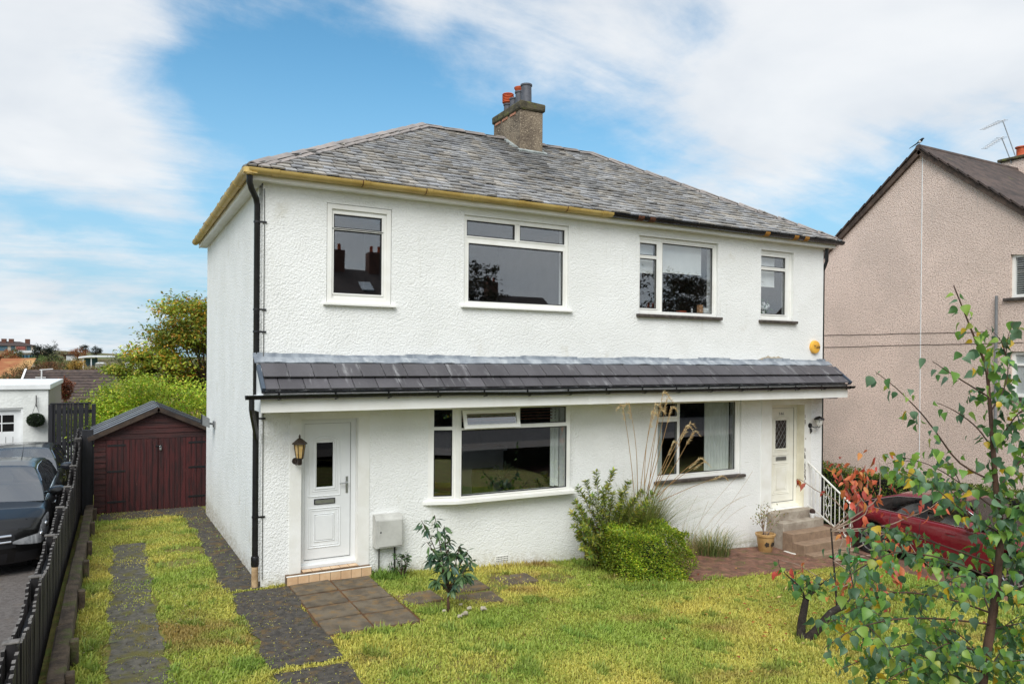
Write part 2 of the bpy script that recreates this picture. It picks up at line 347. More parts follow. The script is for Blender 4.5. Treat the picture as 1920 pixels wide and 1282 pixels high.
mat('slab', S(112, 101, 84), S(86, 77, 64), scale=5, rough=.95, bump=.5, bscale=60, objrand=.1, c3=S(124, 100, 66), s3=7, t3=(.48, .70))
mat('slab_joint', S(112, 78, 44), S(78, 54, 34), scale=9, rough=.95, bump=.6)
mat('brick_paver', S(134, 96, 78), S(106, 78, 64), scale=9, rough=.9, bump=.4, bscale=60, objrand=.22, c3=S(96, 86, 52), s3=4, t3=(.50, .70))
mat('brick_drive', S(126, 92, 76), S(100, 74, 62), scale=6, rough=.9, bump=.4, bscale=40, c3=S(86, 76, 50), s3=3, t3=(.55, .75))
mat('tarmac', S(116, 110, 106), S(94, 88, 84), scale=18, rough=.95, bump=.7, bscale=90, c3=S(112, 92, 68), s3=2.6, t3=(.55, .8))
mat('kerb_concrete', S(104, 90, 74), S(70, 60, 50), scale=5, rough=.95, bump=.7, bscale=40, c3=S(82, 90, 44), s3=4, t3=(.52, .7))
mat('fence_black', S(42, 38, 38), S(25, 23, 25), scale=4, rough=.6, bump=.35, bscale=22, stretch=(6, 6, .6), objrand=.4)
mat('fence_end', S(120, 116, 112), S(84, 80, 76), scale=20, rough=.8)
mat('gate_black', S(30, 30, 36), S(20, 20, 24), scale=4, rough=.6, bump=.3, bscale=22, stretch=(6, 6, .6), objrand=.2)
mat('shed_wood', S(76, 28, 28), S(46, 22, 23), scale=2.4, rough=.75, bump=.4, bscale=18, stretch=(9, 9, .9), objrand=.16, c3=S(142, 96, 78), s3=8, t3=(.68, .78))
mat('shed_board', S(72, 32, 30), S(46, 24, 24), scale=2.4, rough=.75, bump=.4, bscale=18, stretch=(.9, .9, 7), objrand=.16, c3=S(150, 100, 80), s3=4, t3=(.66, .78))
mat('shed_trim', S(70, 56, 46), S(48, 38, 33), scale=5, rough=.85, bump=.4)
mat('shed_roof', S(108, 112, 120), S(84, 88, 96), scale=3, rough=.42, rvar=.12, objrand=.1)
mat('garage_white', S(232, 234, 230), S(218, 220, 216), scale=2, rough=.85, bump=.45, bscale=24, bvor=True)
mat('garage_side', S(176, 168, 160), S(150, 142, 134), scale=5, rough=.9, bump=.3, stretch=(5, 5, .6))
mat('white_trim', S(236, 238, 238), S(226, 228, 228), scale=3, rough=.45)
mat('pebbledash_pink', S(240, 217, 203), S(220, 200, 187), scale=.55, rough=.95, bump=.7, bscale=60, bvor=True, bdist=.03, c3=S(176, 152, 139), s3=40, t3=(.50, .62), streak=S(182, 172, 164))
mat('verge', S(92, 76, 66), S(64, 54, 48), scale=6, rough=.9, bump=.5)
mat('brown_tile', S(86, 72, 66), S(62, 53, 50), scale=4, rough=.8, bump=.3, objrand=.15, c3=S(96, 88, 60), s3=3, t3=(.6, .8))
mat('moss', S(112, 112, 50), S(84, 80, 44), scale=18, rough=1, bump=.8)
mat('grey_pipe', S(128, 130, 132), S(112, 114, 116), scale=5, rough=.5)
mat('crack', S(96, 84, 76), rough=.9)
mat('paint_red', S(116, 22, 34), S(108, 20, 32), scale=2, rough=.22, coat=1., spec=.5)
mat('paint_black', S(12, 12, 13), S(9, 9, 10), scale=2, rough=.30, coat=.45, spec=.4)
mat('paint_black_dull', S(40, 42, 48), S(30, 32, 38), scale=2, rough=.3, coat=.8)
mat('tyre', (.012, .012, .012), (.02, .02, .02), rough=.85)
mat('alloy', (.62, .63, .65), (.5, .51, .53), rough=.28, metal=.9)
mat('car_black_trim', (.01, .01, .012), rough=.45)
mat('car_interior', (.02, .02, .022), rough=.8)
mat('lamp_lens', (.75, .77, .8), (.5, .52, .55), rough=.08, metal=.55, scale=14)
mat('lamp_red', S(150, 16, 18), S(120, 10, 14), rough=.12, coat=.6)
mat('leaf', (1, 1, 1), (.82, .86, .8), scale=14, rough=.5, attr=True, transl=.4)
mat('leaf_gloss', (1, 1, 1), (.85, .88, .82), scale=14, rough=.42, attr=True, transl=.34)
mat('grass_blade', (1, 1, 1), (.85, .85, .8), scale=3, rough=.6, attr=True, transl=.3)
mat('straw', (1, 1, 1), (.9, .88, .82), scale=20, rough=.8, attr=True, transl=.25)
mat('bark', S(92, 66, 52), S(62, 46, 38), scale=9, rough=.85, bump=.5, bscale=50, stretch=(1, 1, .4))
mat('bark_dark', S(58, 48, 42), S(38, 32, 29), scale=12, rough=.9, bump=.8, bscale=40, c3=S(98, 96, 84), s3=18, t3=(.6, .75))
mat('twig_pale', S(160, 140, 124), S(126, 106, 94), scale=12, rough=.8)
mat('pot_ochre', S(192, 156, 104), S(172, 134, 84), scale=6, rough=.5)
mat('mat_green', S(62, 176, 92), S(54, 160, 82), scale=30, rough=.95, bump=.5, bscale=160)
mat('stump', S(66, 42, 36), S(46, 30, 27), scale=8, rough=.85, bump=.3)
mat('stone_pale', S(188, 180, 160), S(150, 142, 124), scale=9, rough=.85, bump=.3)
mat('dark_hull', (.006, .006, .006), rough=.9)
mat('house_brick', S(110, 72, 58), S(88, 58, 48), scale=4, rough=.9)
mat('house_render', S(206, 194, 178), S(186, 174, 160), scale=1.2, rough=.9)
mat('house_roof', S(78, 64, 60), S(60, 50, 48), scale=3, rough=.85)
mat('far_white', S(220, 222, 224), S(200, 204, 208), scale=.5, rough=.7)
mat('asphalt', S(74, 72, 72), S(60, 58, 58), scale=4, rough=.9, bump=.4, bscale=60)
mat('far_field', S(196, 160, 104), S(170, 130, 84), scale=.12, rough=1, c3=S(150, 92, 58), s3=.07, t3=(.5, .6))
mat('far_ground', S(100, 98, 56), S(112, 82, 50), scale=.06, rough=1, c3=S(84, 94, 50), s3=.11, t3=(.45, .6))
mat('teal_paint', S(66, 104, 122), S(54, 86, 102), scale=1, rough=.6)
mat('orange_bits', S(176, 124, 52), rough=.9)
mat('aerial', (.4, .41, .42), (.3, .31, .32), rough=.4, metal=.7)
mat('feather', S(20, 20, 24), rough=.5)
mat('feather_white', S(225, 225, 225), rough=.7)
mat('balcony_red', S(150, 86, 78), S(130, 72, 66), scale=1, rough=.8)
glassmat('glass', 2.15, (.95, .965, .965)); glassmat('glass_obscure', 1.6, (.28, .30, .29)); glassmat('car_glass', 3.4, (.22, .25, .25)); glassmat('car_glass_mid', 2.1, (.22, .24, .25)); glassmat('car_glass_dark', 1.6, (.10, .11, .12))
# ------------------------------------------------------------------ ground heights
def gz(x, y):
    """garden level: falls to the right along the front, and to the back along the drive"""
    z = 0.
    if x > 1.0: z -= .062*(min(x, 10.4)-1.0)
    if x > 10.4: z -= .36*min(1., (x-10.4)/1.1)
    if y > 0: z -= .042*min(y, 14.)
    if y > 14: z -= 6.5*min(1., (y-14)/70.)**.8
    return z
W, D = 11.2, 6.7
house = thing('semi_detached_house', 'white roughcast pair of houses with hipped slate roof and tiled porch canopy', 'house', (0, 0, 0))
WALLTOP, DECK = 5.50, .02
RX0, RX1, RY, RZ = 3.633, 7.567, 3.35, 7.70         # ridge ends, ridge line
EO, EZ = .22, 5.59                                  # eaves overhang and height
WIN = {'w1': (.865, 1.82, 3.88, 5.288), 'w2': (2.99, 4.91, 3.93, 5.335), 'w3': (6.39, 8.26, 3.925, 5.316), 'w4': (9.395, 10.31, 3.915, 5.30), 'w5': (6.82, 8.90, .93, 2.376), 'bay': (2.42, 4.88, .95, 2.39)}
DOORS = {'dl': (.53, 1.34, .14, 2.25), 'dr': (9.72, 10.66, .14, 2.235)}
def wall_grid(mb, x0, x1, z0, z1, holes, y, depth):
    xs = sorted({x0, x1, *[h[0] for h in holes], *[h[1] for h in holes]}); zs = sorted({z0, z1, *[h[2] for h in holes], *[h[3] for h in holes]})
    for i in range(len(xs)-1):
        for k in range(len(zs)-1):
            cx, cz = (xs[i]+xs[i+1])/2, (zs[k]+zs[k+1])/2
            if any(h[0] < cx < h[1] and h[2] < cz < h[3] for h in holes): continue
            mb.add([(xs[i], y, zs[k]), (xs[i+1], y, zs[k]), (xs[i+1], y, zs[k+1]), (xs[i], y, zs[k+1])], [(0, 1, 2, 3)])
            mb.add([(xs[i], y+depth, zs[k]), (xs[i+1], y+depth, zs[k]), (xs[i+1], y+depth, zs[k+1]), (xs[i], y+depth, zs[k+1])], [(3, 2, 1, 0)])
    for a, b, c, d in holes:
        mb.add([(a, y, c), (a, y+depth, c), (a, y+depth, d), (a, y, d)], [(0, 1, 2, 3)]); mb.add([(b, y, c), (b, y+depth, c), (b, y+depth, d), (b, y, d)], [(3, 2, 1, 0)])
        mb.add([(a, y, c), (b, y, c), (b, y+depth, c), (a, y+depth, c)], [(0, 1, 2, 3)]); mb.add([(a, y, d), (b, y, d), (b, y+depth, d), (a, y+depth, d)], [(3, 2, 1, 0)])
m = MB(); wall_grid(m, 0, W, -1.1, WALLTOP, list(WIN.values())+list(DOORS.values()), 0, .3); m.build('front_wall', 'roughcast_white', house)
m = MB(); m.box(0, .28, .302, D, -1.3, WALLTOP-.002); m.build('side_wall', 'roughcast_white', house)
m = MB(); m.box(W-.28, W, .302, D, -1.3, WALLTOP-.002); m.build('side_wall', 'roughcast_white', house)
m = MB(); m.box(.282, W-.282, D-.28, D-.002, -1.3, WALLTOP-.004); m.build('back_wall', 'roughcast_white', house)
# rooms behind the glass
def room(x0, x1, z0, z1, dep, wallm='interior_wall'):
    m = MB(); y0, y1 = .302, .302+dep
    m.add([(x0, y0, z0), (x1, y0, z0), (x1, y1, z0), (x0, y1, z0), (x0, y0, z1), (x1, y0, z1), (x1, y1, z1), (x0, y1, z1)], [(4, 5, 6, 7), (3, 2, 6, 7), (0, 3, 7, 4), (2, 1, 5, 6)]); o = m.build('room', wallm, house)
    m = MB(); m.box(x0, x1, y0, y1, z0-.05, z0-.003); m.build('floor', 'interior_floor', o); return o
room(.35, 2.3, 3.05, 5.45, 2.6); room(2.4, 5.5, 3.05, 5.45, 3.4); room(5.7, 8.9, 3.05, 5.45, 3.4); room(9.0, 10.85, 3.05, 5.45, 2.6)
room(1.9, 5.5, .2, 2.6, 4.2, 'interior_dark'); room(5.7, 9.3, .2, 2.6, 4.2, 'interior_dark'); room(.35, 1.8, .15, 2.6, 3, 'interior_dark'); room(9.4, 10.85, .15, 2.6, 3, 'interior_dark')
# fireplace and plants in the left front room
m = MB(); m.box(4.5, 5.45, 3.3, 3.7, .2, 1.2); m.box(4.42, 5.49, 3.2, 3.75, 1.2, 1.26); fp = m.build('fireplace', 'white_trim', house)
m = MB(); m.box(4.72, 5.2, 3.28, 3.4, .22, .85); m.build('firebox', 'interior_dark', fp)

# ------------------------------------------------------------------ windows
def window(key, panes, y=.05, sill='white', fw=.055, lab=None, matn='upvc'):
    x0, x1, z0, z1 = WIN[key]; m = MB(); g = .004
    m.ring(x0+g, x1-g, z0+g, z1-g, .05, y, y+.07)
    # solid infill between the panes, as one flat frame plate with holes
    hs = [(a-.012, b+.012, c-.012, d+.012) for a, b, c, d in panes]
    wall_grid(m, x0+.05+g, x1-.05-g, z0+.05+g, z1-.05-g, hs, y+.012, .05)
    w = m.build('window', matn, house)
    if lab: w['label'] = lab
    for a, b, c, d in panes:
        q = MB(); q.ring(a-.034, b+.034, c-.034, d+.034, .02, y+.002, y+.011); q.build('sash', matn, w)
        q = MB(); q.ring(a-.011, b+.011, c-.011, d+.011, .013, y+.016, y+.03); q.build('gasket', 'gasket', w)
        q = MB(); q.box(a-.005, b+.005, y+.034, y+.040, c-.005, d+.005); q.build('pane', 'glass', w)
    q = MB()
    if sill == 'white': q.bbox(x0-.05, x1+.06, -.06, y+.06, z0-.032, z0+.003, .006); q.build('sill', 'upvc', w)
    else: q.bbox(x0-.06, x1+.07, -.07, y+.06, z0-.05, z0+.003, .006); q.build('sill', 'sill_stone_dark', w)
    return w
w1 = window('w1', [(.985, 1.668, 4.965, 5.135), (.985, 1.668, 4.04, 4.912)], y=.02)
q = MB(); q.ring(.875, 1.81, 3.89, 5.28, .065, .004, .019); q.build('surround', 'upvc', w1)
window('w2', [(3.062, 3.89, 5.035, 5.252), (4.005, 4.835, 5.035, 5.252), (3.095, 4.81, 4.02, 4.897)], y=.03)
window('w3', [(6.45, 6.815, 4.995, 5.185), (6.455, 6.815, 4.05, 4.914), (6.97, 8.16, 4.003, 5.22)], y=.05, sill='dark')
window('w4', [(9.463, 10.12, 4.99, 5.176), (9.465, 10.122, 4.057, 4.904)], y=.05, sill='dark')
w5 = window('w5', [(6.875, 7.315, 2.10, 2.32), (6.878, 7.322, 1.04, 1.98), (7.40, 8.77, 1.035, 2.335)], y=.04, sill='dark')
# shallow bay of the left house: angled narrow light, wide front
BY = -.12; b = MB(); BX0, BXA, BX1 = 2.42, 2.84, 4.885
bz0, bz1 = .955, 2.385
hs = [(2.925, 3.87, 2.06, 2.31), (3.945, 4.79, 2.09, 2.325), (2.925, 4.81, 1.02, 2.005)]
wall_grid(b, BXA+.012, BX1, bz0, bz1, [(a-.012, c-.0-(-.012), d-.012, e+.012) for a, c, d, e in hs], BY, .055)
b.box(BXA-.02, BXA+.035, BY-.012, BY+.06, bz0, bz1); b.box(BX1-.04, BX1+.002, BY+.057, -.002, bz0, bz1)
b.box(BXA, BX1-.001, BY+.056, .05, bz1-.03, bz1-.001)
bay = b.build('window', 'upvc', house); bay['label'] = 'shallow bay window with an angled side light and a top vent standing open'
dx, dy = BXA-BX0, BY; ln = math.hypot(dx, dy); ex = np.array([dx/ln, dy/ln, 0]); ny = np.array([ex[1], -ex[0], 0])   # outward normal of the angled light
def ang(mb): return mb.xf(lambda q: np.array([BX0, 0, 0])+ex*q[0]-ny*q[1]+np.array([0, 0, q[2]]))
hs2 = [(.095, .355, 2.085, 2.325), (.095, .355, 1.03, 2.015)]
q = MB(); wall_grid(q, 0, ln-.005, bz0, bz1, [(a-.01, c+.01, d-.01, e+.01) for a, c, d, e in hs2], 0, .05); ang(q).build('side_light', 'upvc', bay)
for a, c, d, e in hs2:
    q = MB(); q.ring(a-.03, c+.03, d-.03, e+.03, .018, -.010, -.001); ang(q).build('sash', 'upvc', bay)
    q = MB(); q.ring(a-.009, c+.009, d-.009, e+.009, .012, .004, .016); ang(q).build('gasket', 'gasket', bay)
    q = MB(); q.box(a-.004, c+.004, .022, .028, d-.004, e+.004); ang(q).build('pane', 'glass', bay)
for a, c, d, e in hs[1:]:
    q = MB(); q.ring(a-.034, c+.034, d-.034, e+.034, .02, BY-.010, BY-.001); q.build('sash', 'upvc', bay)
    q = MB(); q.ring(a-.011, c+.011, d-.011, e+.011, .013, BY+.004, BY+.018); q.build('gasket', 'gasket', bay)
    q = MB(); q.box(a-.005, c+.005, BY+.022, BY+.028, d-.005, e+.005); q.build('pane', 'glass', bay)
a, c, d, e = 2.915, 3.885, 2.045, 2.33     # open top-hung vent
def vent(mb): 
    t = R(16); return mb.xf(lambda p: (p[0], BY-.012+(p[1])*math.cos(t)-(p[2]-e)*math.sin(t)*-1., e+(p[2]-e)*math.cos(t)+p[1]*math.sin(t)))
q = MB(); q.ring(a, c, d, e, .055, -.035, 0); vs_ = vent(q).build('vent_sash', 'upvc', bay)
q = MB(); q.box(a+.053, c-.053, -.02, -.014, d+.053, e-.053); vent(q).build('pane', 'glass', bay)
q = MB(); q.prism([(BX0-.09, .0), (BX0-.03, -.045), (BX0+.16, -.105), (BXA-.05, BY-.06), (BXA+.05, BY-.07), (BX1+.10, BY-.07), (BX1+.13, BY-.03), (BX1+.13, .0)], 'z', .905, .953); q.build('sill', 'upvc', bay)
q = MB(); q.prism([(BX0-.04, -.002), (BX0+.01, -.02), (BXA-.03, BY-.02), (BXA+.03, BY-.02), (BX1+.03, BY-.02), (BX1+.04, -.002)], 'z', bz1+.001, bz1+.04); q.build('head', 'upvc', bay)
# render apron that carries the bay (roughcast below the sill, swelling slightly)
for k in range(5):
    q = MB(); q.box(3.0, 4.8, .2, .235, 2.32-.05*k, 2.332-.05*k); q.build('blind_slat', 'wood_blind', bay)
# curtains, blinds and things in the windows
def curtain(x0, x1, z0, z1, y, n, amp=.03, name='curtain', m='curtain'):
    q = MB(); k = n*6; V_ = []
    for i in range(k+1):
        x = x0+(x1-x0)*i/k; yy = y+amp*math.sin(i/6*2*math.pi)
        V_ += [(x, yy, z0), (x, yy, z1)]
    q.add(V_, [(2*i, 2*i+2, 2*i+3, 2*i+1) for i in range(k)]); return q.build(name, m, house, smooth='all')
curtain(8.18, 8.80, .98, 2.36, .24, 8); curtain(6.9, 7.13, .98, 2.36, .24, 4)
curtain(4.70, 4.86, .98, 2.36, .2, 2)
def blind(x0, x1, z0, z1, y):
    q = MB(); q.box(x0, x1, y, y+.004, z0, z1); o = q.build('roller_blind', 'net_fabric', house)
    q = MB(); q.box(x0, x1, y-.008, y+.012, z0-.02, z0-.001); q.build('hem_bar', 'upvc', o)
blind(6.95, 8.02, 4.74, 5.30, .20); blind(6.42, 6.86, 4.70, 5.30, .20); blind(9.44, 9.98, 4.62, 5.28, .20)

# ------------------------------------------------------------------ doors
def mould(mb, pts, r=.007):
    mb.tube(pts, r, 6)
def door(key, y, yrecess, style):
    x0, x1, z0, z1 = DOORS[key]; fm_ = 'upvc_door' if style == 'l' else 'upvc_cream'
    fx0, fx1, fz1 = x0+.003, x1-.003, z1-.003; zb = z0+.005
    lx0, lx1, lz0, lz1 = fx0+.075, fx1-.075, zb+.11, fz1-.075
    cx = (lx0+lx1)/2
    if style == 'l': gx0, gx1, gz0, gz1 = .775, 1.01, 1.27, 1.90
    else: gx0, gx1, gz0, gz1 = 10.06, 10.38, 1.335, 1.91
    gm = (gx0+gx1)/2
    m = MB(); wall_grid(m, lx0, lx1, lz0, lz1, [(gx0, gx1, gz0, gz1)], y, .045); dr = m.build('front_door', fm_, house)
    m = MB(); m.ring(fx0, fx1, zb, fz1, .07, y-.02, y+.06, b=.10); m.box(fx0+.002, fx1-.002, y-.075, y-.021, zb, zb+.045); m.build('door_frame', fm_, dr)
    m = MB(); m.ring(lx0-.006, lx1+.006, lz0-.006, lz1+.006, .006, y-.004, y+.03); m.build('door_seal', 'gasket' if style == 'r' else 'number_grey', dr)
    m = MB(); px0, px1 = gm-.235, gm+.235
    if style == 'l': px0, px1 = .665, 1.115
    def arch(x_0, x_1, zb_, zs, rise):
        pts = [(x_0, y-.001, zb_), (x_0, y-.001, zs)]
        for i in range(1, 12): t = i/12; pts.append((x_0+(x_1-x_0)*t, y-.001, zs+rise*math.sin(math.pi*t)))
        return pts+[(x_1, y-.001, zs), (x_1, y-.001, zb_), (x_0, y-.001, zb_)]
    mould(m, arch(px0, px1, gz0-.13, gz1+.02, .085), .009); mould(m, arch(gx0-.025, gx1+.025, gz0-.025, gz1+.01, .045), .012)
    mould(m, arch(gx0-.055, gx1+.055, gz0-.055, gz1+.015, .06), .007)
    zt = gz0-.30; zb2 = lz0+.16
    for k, r_ in ((0, .010), (.03, .007), (.085, .009)):
        mould(m, [(px0+k, y-.001, zb2+k), (px1-k, y-.001, zb2+k), (px1-k, y-.001, zt-k), (px0+k, y-.001, zt-k), (px0+k, y-.001, zb2+k)], r_)
    m.bbox(px0+.10, px1-.10, y-.012, y-.001, zb2+.10, zt-.10, .005)
    m.build('panel_moulding', fm_, dr, smooth=True)
    m = MB(); m.box(gx0, gx1, y+.012, y+.018, gz0, gz1); m.build('pane', 'glass_obscure', dr)
    if style == 'r':
        m = MB()
        n_ = 3; dxx = (gx1-gx0)/n_; hgt = gz1-gz0; dz = dxx*1.45
        k = -8
        for s_ in (1, -1):
            for k in range(-6, 12):
                a0 = gx0; zz0 = gz0+k*dz*1.0
                p = []; 
                for t in (0., 1.):
                    pass
                xA, zA, xB, zB = gx0, zz0, gx1, zz0+s_*n_*dz
                # clip to the pane
                lo_, hi_ = gz0, gz1; sl = (zB-zA)/(xB-xA); pts = []
                ta, tb = 0., 1.
                for (zl, sign) in ((lo_, 1), (hi_, -1)):
                    fa, fb = sign*(zA-zl), sign*(zB-zl)
                    if fa < 0 and fb < 0: ta, tb = 1, 0; break
                    if fa < 0: ta = max(ta, fa/(fa-fb))
                    if fb < 0: tb = min(tb, fa/(fa-fb))
                if tb-ta > .02: m.bar((xA+(xB-xA)*ta, y+.009, zA+(zB-zA)*ta), (xA+(xB-xA)*tb, y+.009, zA+(zB-zA)*tb), .004, .009, up=(0, 1, 0))
        m.build('lead_lattice', 'steel_satin', dr)
    m = MB(); lz = gz0-.205; m.bbox(gm-.15, gm+.15, y-.014, y-.001, lz-.04, lz+.04, .004); lb = m.build('letterbox', 'gasket' if style == 'l' else 'steel_satin', dr)
    m = MB(); m.bbox(gm-.135, gm+.135, y-.022, y-.0145, lz-.026, lz+.026, .003); m.build('flap', 'steel_satin' if style == 'l' else 'number_grey', lb)
    hx = lx1-.05 if style == 'l' else lx0+.05; s_ = -1 if style == 'l' else -1
    m = MB(); m.bbox(hx-.016, hx+.016, y-.012, y-.001, 1.16, 1.40, .004); m.tube([(hx, y-.012, 1.31), (hx, y-.055, 1.31), (hx-.115*(1 if style == 'l' else 1), y-.06, 1.31)], .0095, 8); m.build('handle', 'steel_satin', dr, smooth=True)
    m = MB(); t_ = [(x0-.005, yrecess)]
    return dr
dl = door('dl', .13, 0, 'l'); dl['label'] = 'white panelled door with one plain arched-head pane'
drr = door('dr', .20, 0, 'r'); drr['label'] = 'cream door with lattice glazing and house number'
# door number on the right-hand door
def text(s, size, name, m, parent, loc, rot, ext=.002):
    cu = bpy.data.curves.new(name, 'FONT'); cu.body = s; cu.size = size; cu.extrude = ext; cu.align_x = 'CENTER'; cu.align_y = 'CENTER'
    tmp = bpy.data.objects.new(name+'_tmp', cu); COL.objects.link(tmp); dg = bpy.context.evaluated_depsgraph_get()
    me = bpy.data.meshes.new_from_object(tmp.evaluated_get(dg)); bpy.data.objects.remove(tmp); me.materials.clear(); me.materials.append(MATS[m]); me.name = name
    return inst(name, me, parent, loc, rot)
text('146', .11, 'door_number', 'number_grey', drr, (10.22, .197, 2.03), (R(90), 0, 0))
# smooth door surrounds (bands)
for (x0, x1, z0, z1), ox0, ox1, oz in ((DOORS['dl'], .375, 1.505, 2.41), (DOORS['dr'], 9.44, 10.86, 2.40)):
    m = MB(); m.box(ox0, x0, -.012, -.0005, .1, oz); m.box(x1, ox1, -.012, -.0005, .1, oz); m.box(x0, x1, -.012, -.0005, z1, oz); sr = m.build('door_surround', 'smooth_render_white', house)
    m = MB(); yd = .105 if x0 < 5 else .175
    m.box(x0+.0005, x0+.0035, -.011, yd, z0+.002, z1-.001); m.box(x1-.0035, x1-.0005, -.011, yd, z0+.002, z1-.001); m.box(x0+.004, x1-.004, -.011, yd, z1-.004, z1-.0005)
    m.build('reveal', 'smooth_render_white' if x0 < 5 else 'reveal_cream', sr)
# tiled doorstep, left
m = MB(); m.box(.325, 1.51, -.125, .1, -.2, .122); m.box(.54, 1.33, -.11, .12, .122, .15); st = m.build('doorstep', 'grout', house)
tm = MB(); tm.bbox(-.0715, .0715, -.006, 0, -.062, .062, .003); tme = tm.build('tile', 'step_tile', st).data; bpy.data.objects.remove(bpy.data.objects['tile'])
tw = (1.51-.325)/8
for i in range(8): inst('tile', tme, st, (.325+tw*(i+.5), -.1252, .050))
tc_ = MB(); tc_.bbox(-.0715, .0715, -.006, 0, -.016, .016, .003); tce = tc_.build('tile', 'step_tile', st).data; bpy.data.objects.remove([o for o in bpy.data.objects if o.name.startswith('tile') and o.data == tce][0])
for i in range(8): inst('tile', tce, st, (.325+tw*(i+.5), -.1252, -.033))
for i in range(6): inst('tile', tme, st, (.61+.1305*i, -.045, .1515), (R(-90), 0, 0), (.88, 1, 1))
m = MB(); m.bbox(.318, 1.517, -.134, -.112, .112, .128, .004); m.build('edge_trim', 'upvc', st)
m = MB(); m.bbox(9.70, 10.68, -.02, .24, .02, .138, .006); m.build('door_sill', 'concrete_step_pale', house)

# ------------------------------------------------------------------ eaves, gutters, pipes
m = MB(); m.box(-.16, W+.16, -.16, -.135, 5.455, 5.545); m.box(-.16, -.135, -.134, D+.16, 5.455, 5.545); m.box(W+.135, W+.16, -.134, D+.16, 5.455, 5.545); fs = m.build('fascia', 'upvc', house)
m = MB(); m.box(-.134, W+.134, -.134, -.001, 5.46, 5.475); m.box(-.134, -.001, -.001, D+.134, 5.46, 5.475); m.box(W+.001, W+.134, -.001, D+.134, 5.46, 5.475); m.build('soffit', 'smooth_render_white', fs)
def crescent(r, th, n=10):
    o_ = [(r*math.cos(math.pi+math.pi*i/n), r*math.sin(math.pi+math.pi*i/n)) for i in range(n+1)]
    return o_+[((r-th)*math.cos(2*math.pi-math.pi*i/n), (r-th)*math.sin(2*math.pi-math.pi*i/n)) for i in range(n+1)]
GY, GZ, GR = -.230, 5.585, .070
def gut(mb, axis, a, b, c, r=GR, z=GZ):
    return mb.prism([(c+p, z+q) for p, q in crescent(r, .007)], axis, a, b)
m = MB(); gut(m, 'x', -.222, 5.62, GY); g1 = m.build('gutter', 'gutter_cream', house, smooth=True); g1['label'] = 'cream painted gutter with rust stained joints'
m = MB(); gut(m, 'y', -.222, D+.2, -.222); g2 = m.build('gutter', 'gutter_cream', house, smooth=True)
m = MB(); m.prism([(-.29, -.29), (-.12, -.29), (-.12, -.12), (-.29, -.12)], 'z', GZ-GR-.004, GZ-GR+.008); m.tube([(-.222, -.222, GZ-GR-.02), (-.222, -.222, GZ+.0)], .066, 12); m.build('corner_piece', 'gutter_cream', g1, smooth=True)
for x in (.12, 1.35, 2.30, 3.05, 3.85, 4.75, 5.45):
    m = MB(); gut(m, 'x', x-.045, x+.045, GY, GR+.010, GZ+.003); m.build('union', 'gutter_cream', g1, smooth=True)
    if x in (1.35, 2.30, 4.75): m = MB(); gut(m, 'x', x-.056, x-.0455, GY, GR+.0085, GZ+.003); m.build('rust_joint', 'rust', g1, smooth=True)
for y in (.7, 1.5, 2.4, 3.3, 4.2, 5.1, 6.0, 6.6):
    m = MB(); gut(m, 'y', y-.05, y+.05, -.222, GR+.010, GZ+.003); m.build('union', 'gutter_cream', g2, smooth=True)
m = MB(); gut(m, 'x', 5.621, W+.28, GY); g3 = m.build('gutter', 'black_gutter', house, smooth=True); g3['label'] = 'black gutter on the right half of the eaves'
m = MB(); gut(m, 'y', -.16, D+.2, W+.222); m.build('gutter', 'black_gutter', house, smooth=True)
m = MB(); m.tube([(W+.06, -.03, 5.46), (W+.06, -.03, 5.2), (W+.05, .05, 5.0), (W+.05, .05, -.7)], .035, 10); m.build('downpipe', 'black_plastic', house, smooth=True)
for x in (6.2, 6.45, 9.25, 10.05, 10.35):
    m = MB(); gut(m, 'x', x-.06, x+.06, GY, GR+.006, GZ+.002); m.build('union', 'rust' if x < 7 else 'orange_bits', g3, smooth=True)
# main downpipe at the left corner
PX, PY = -.068, .03
m = MB(); m.tube([(-.20, -.19, 5.52), (-.20, -.19, 5.40), (-.17, -.15, 5.33), (PX-.02, PY-.03, 5.24), (PX, PY, 5.16), (PX, PY, .33)], .040, 12); dp = m.build('downpipe', 'black_plastic', house, smooth=True)
m = MB(); m.tube([(PX, PY, .33), (PX, PY, -.06)], .045, 12); m.build('clay_foot', 'clay_pipe', dp, smooth=True)
m = MB(); m.lathe([(.048, .28), (.053, .30), (.053, .40), (.045, .42)], (PX, PY, 0), 14); m.build('collar', 'black_plastic', dp, smooth=True)
for z in (4.93, 3.75, 3.45, 2.28, .95):
    m = MB(); m.lathe([(.046, z-.014), (.047, z), (.046, z+.014)], (PX, PY, 0), 14); m.box(PX+.02, .05, -.018, -.004, z-.012, z+.012); m.build('bracket', 'black_plastic', dp, smooth=True)
m = MB(); m.tube([(-.002+.02, -.012, 5.38), (.018, -.012, .1)], .006, 5); m.build('cable', 'number_grey', house)

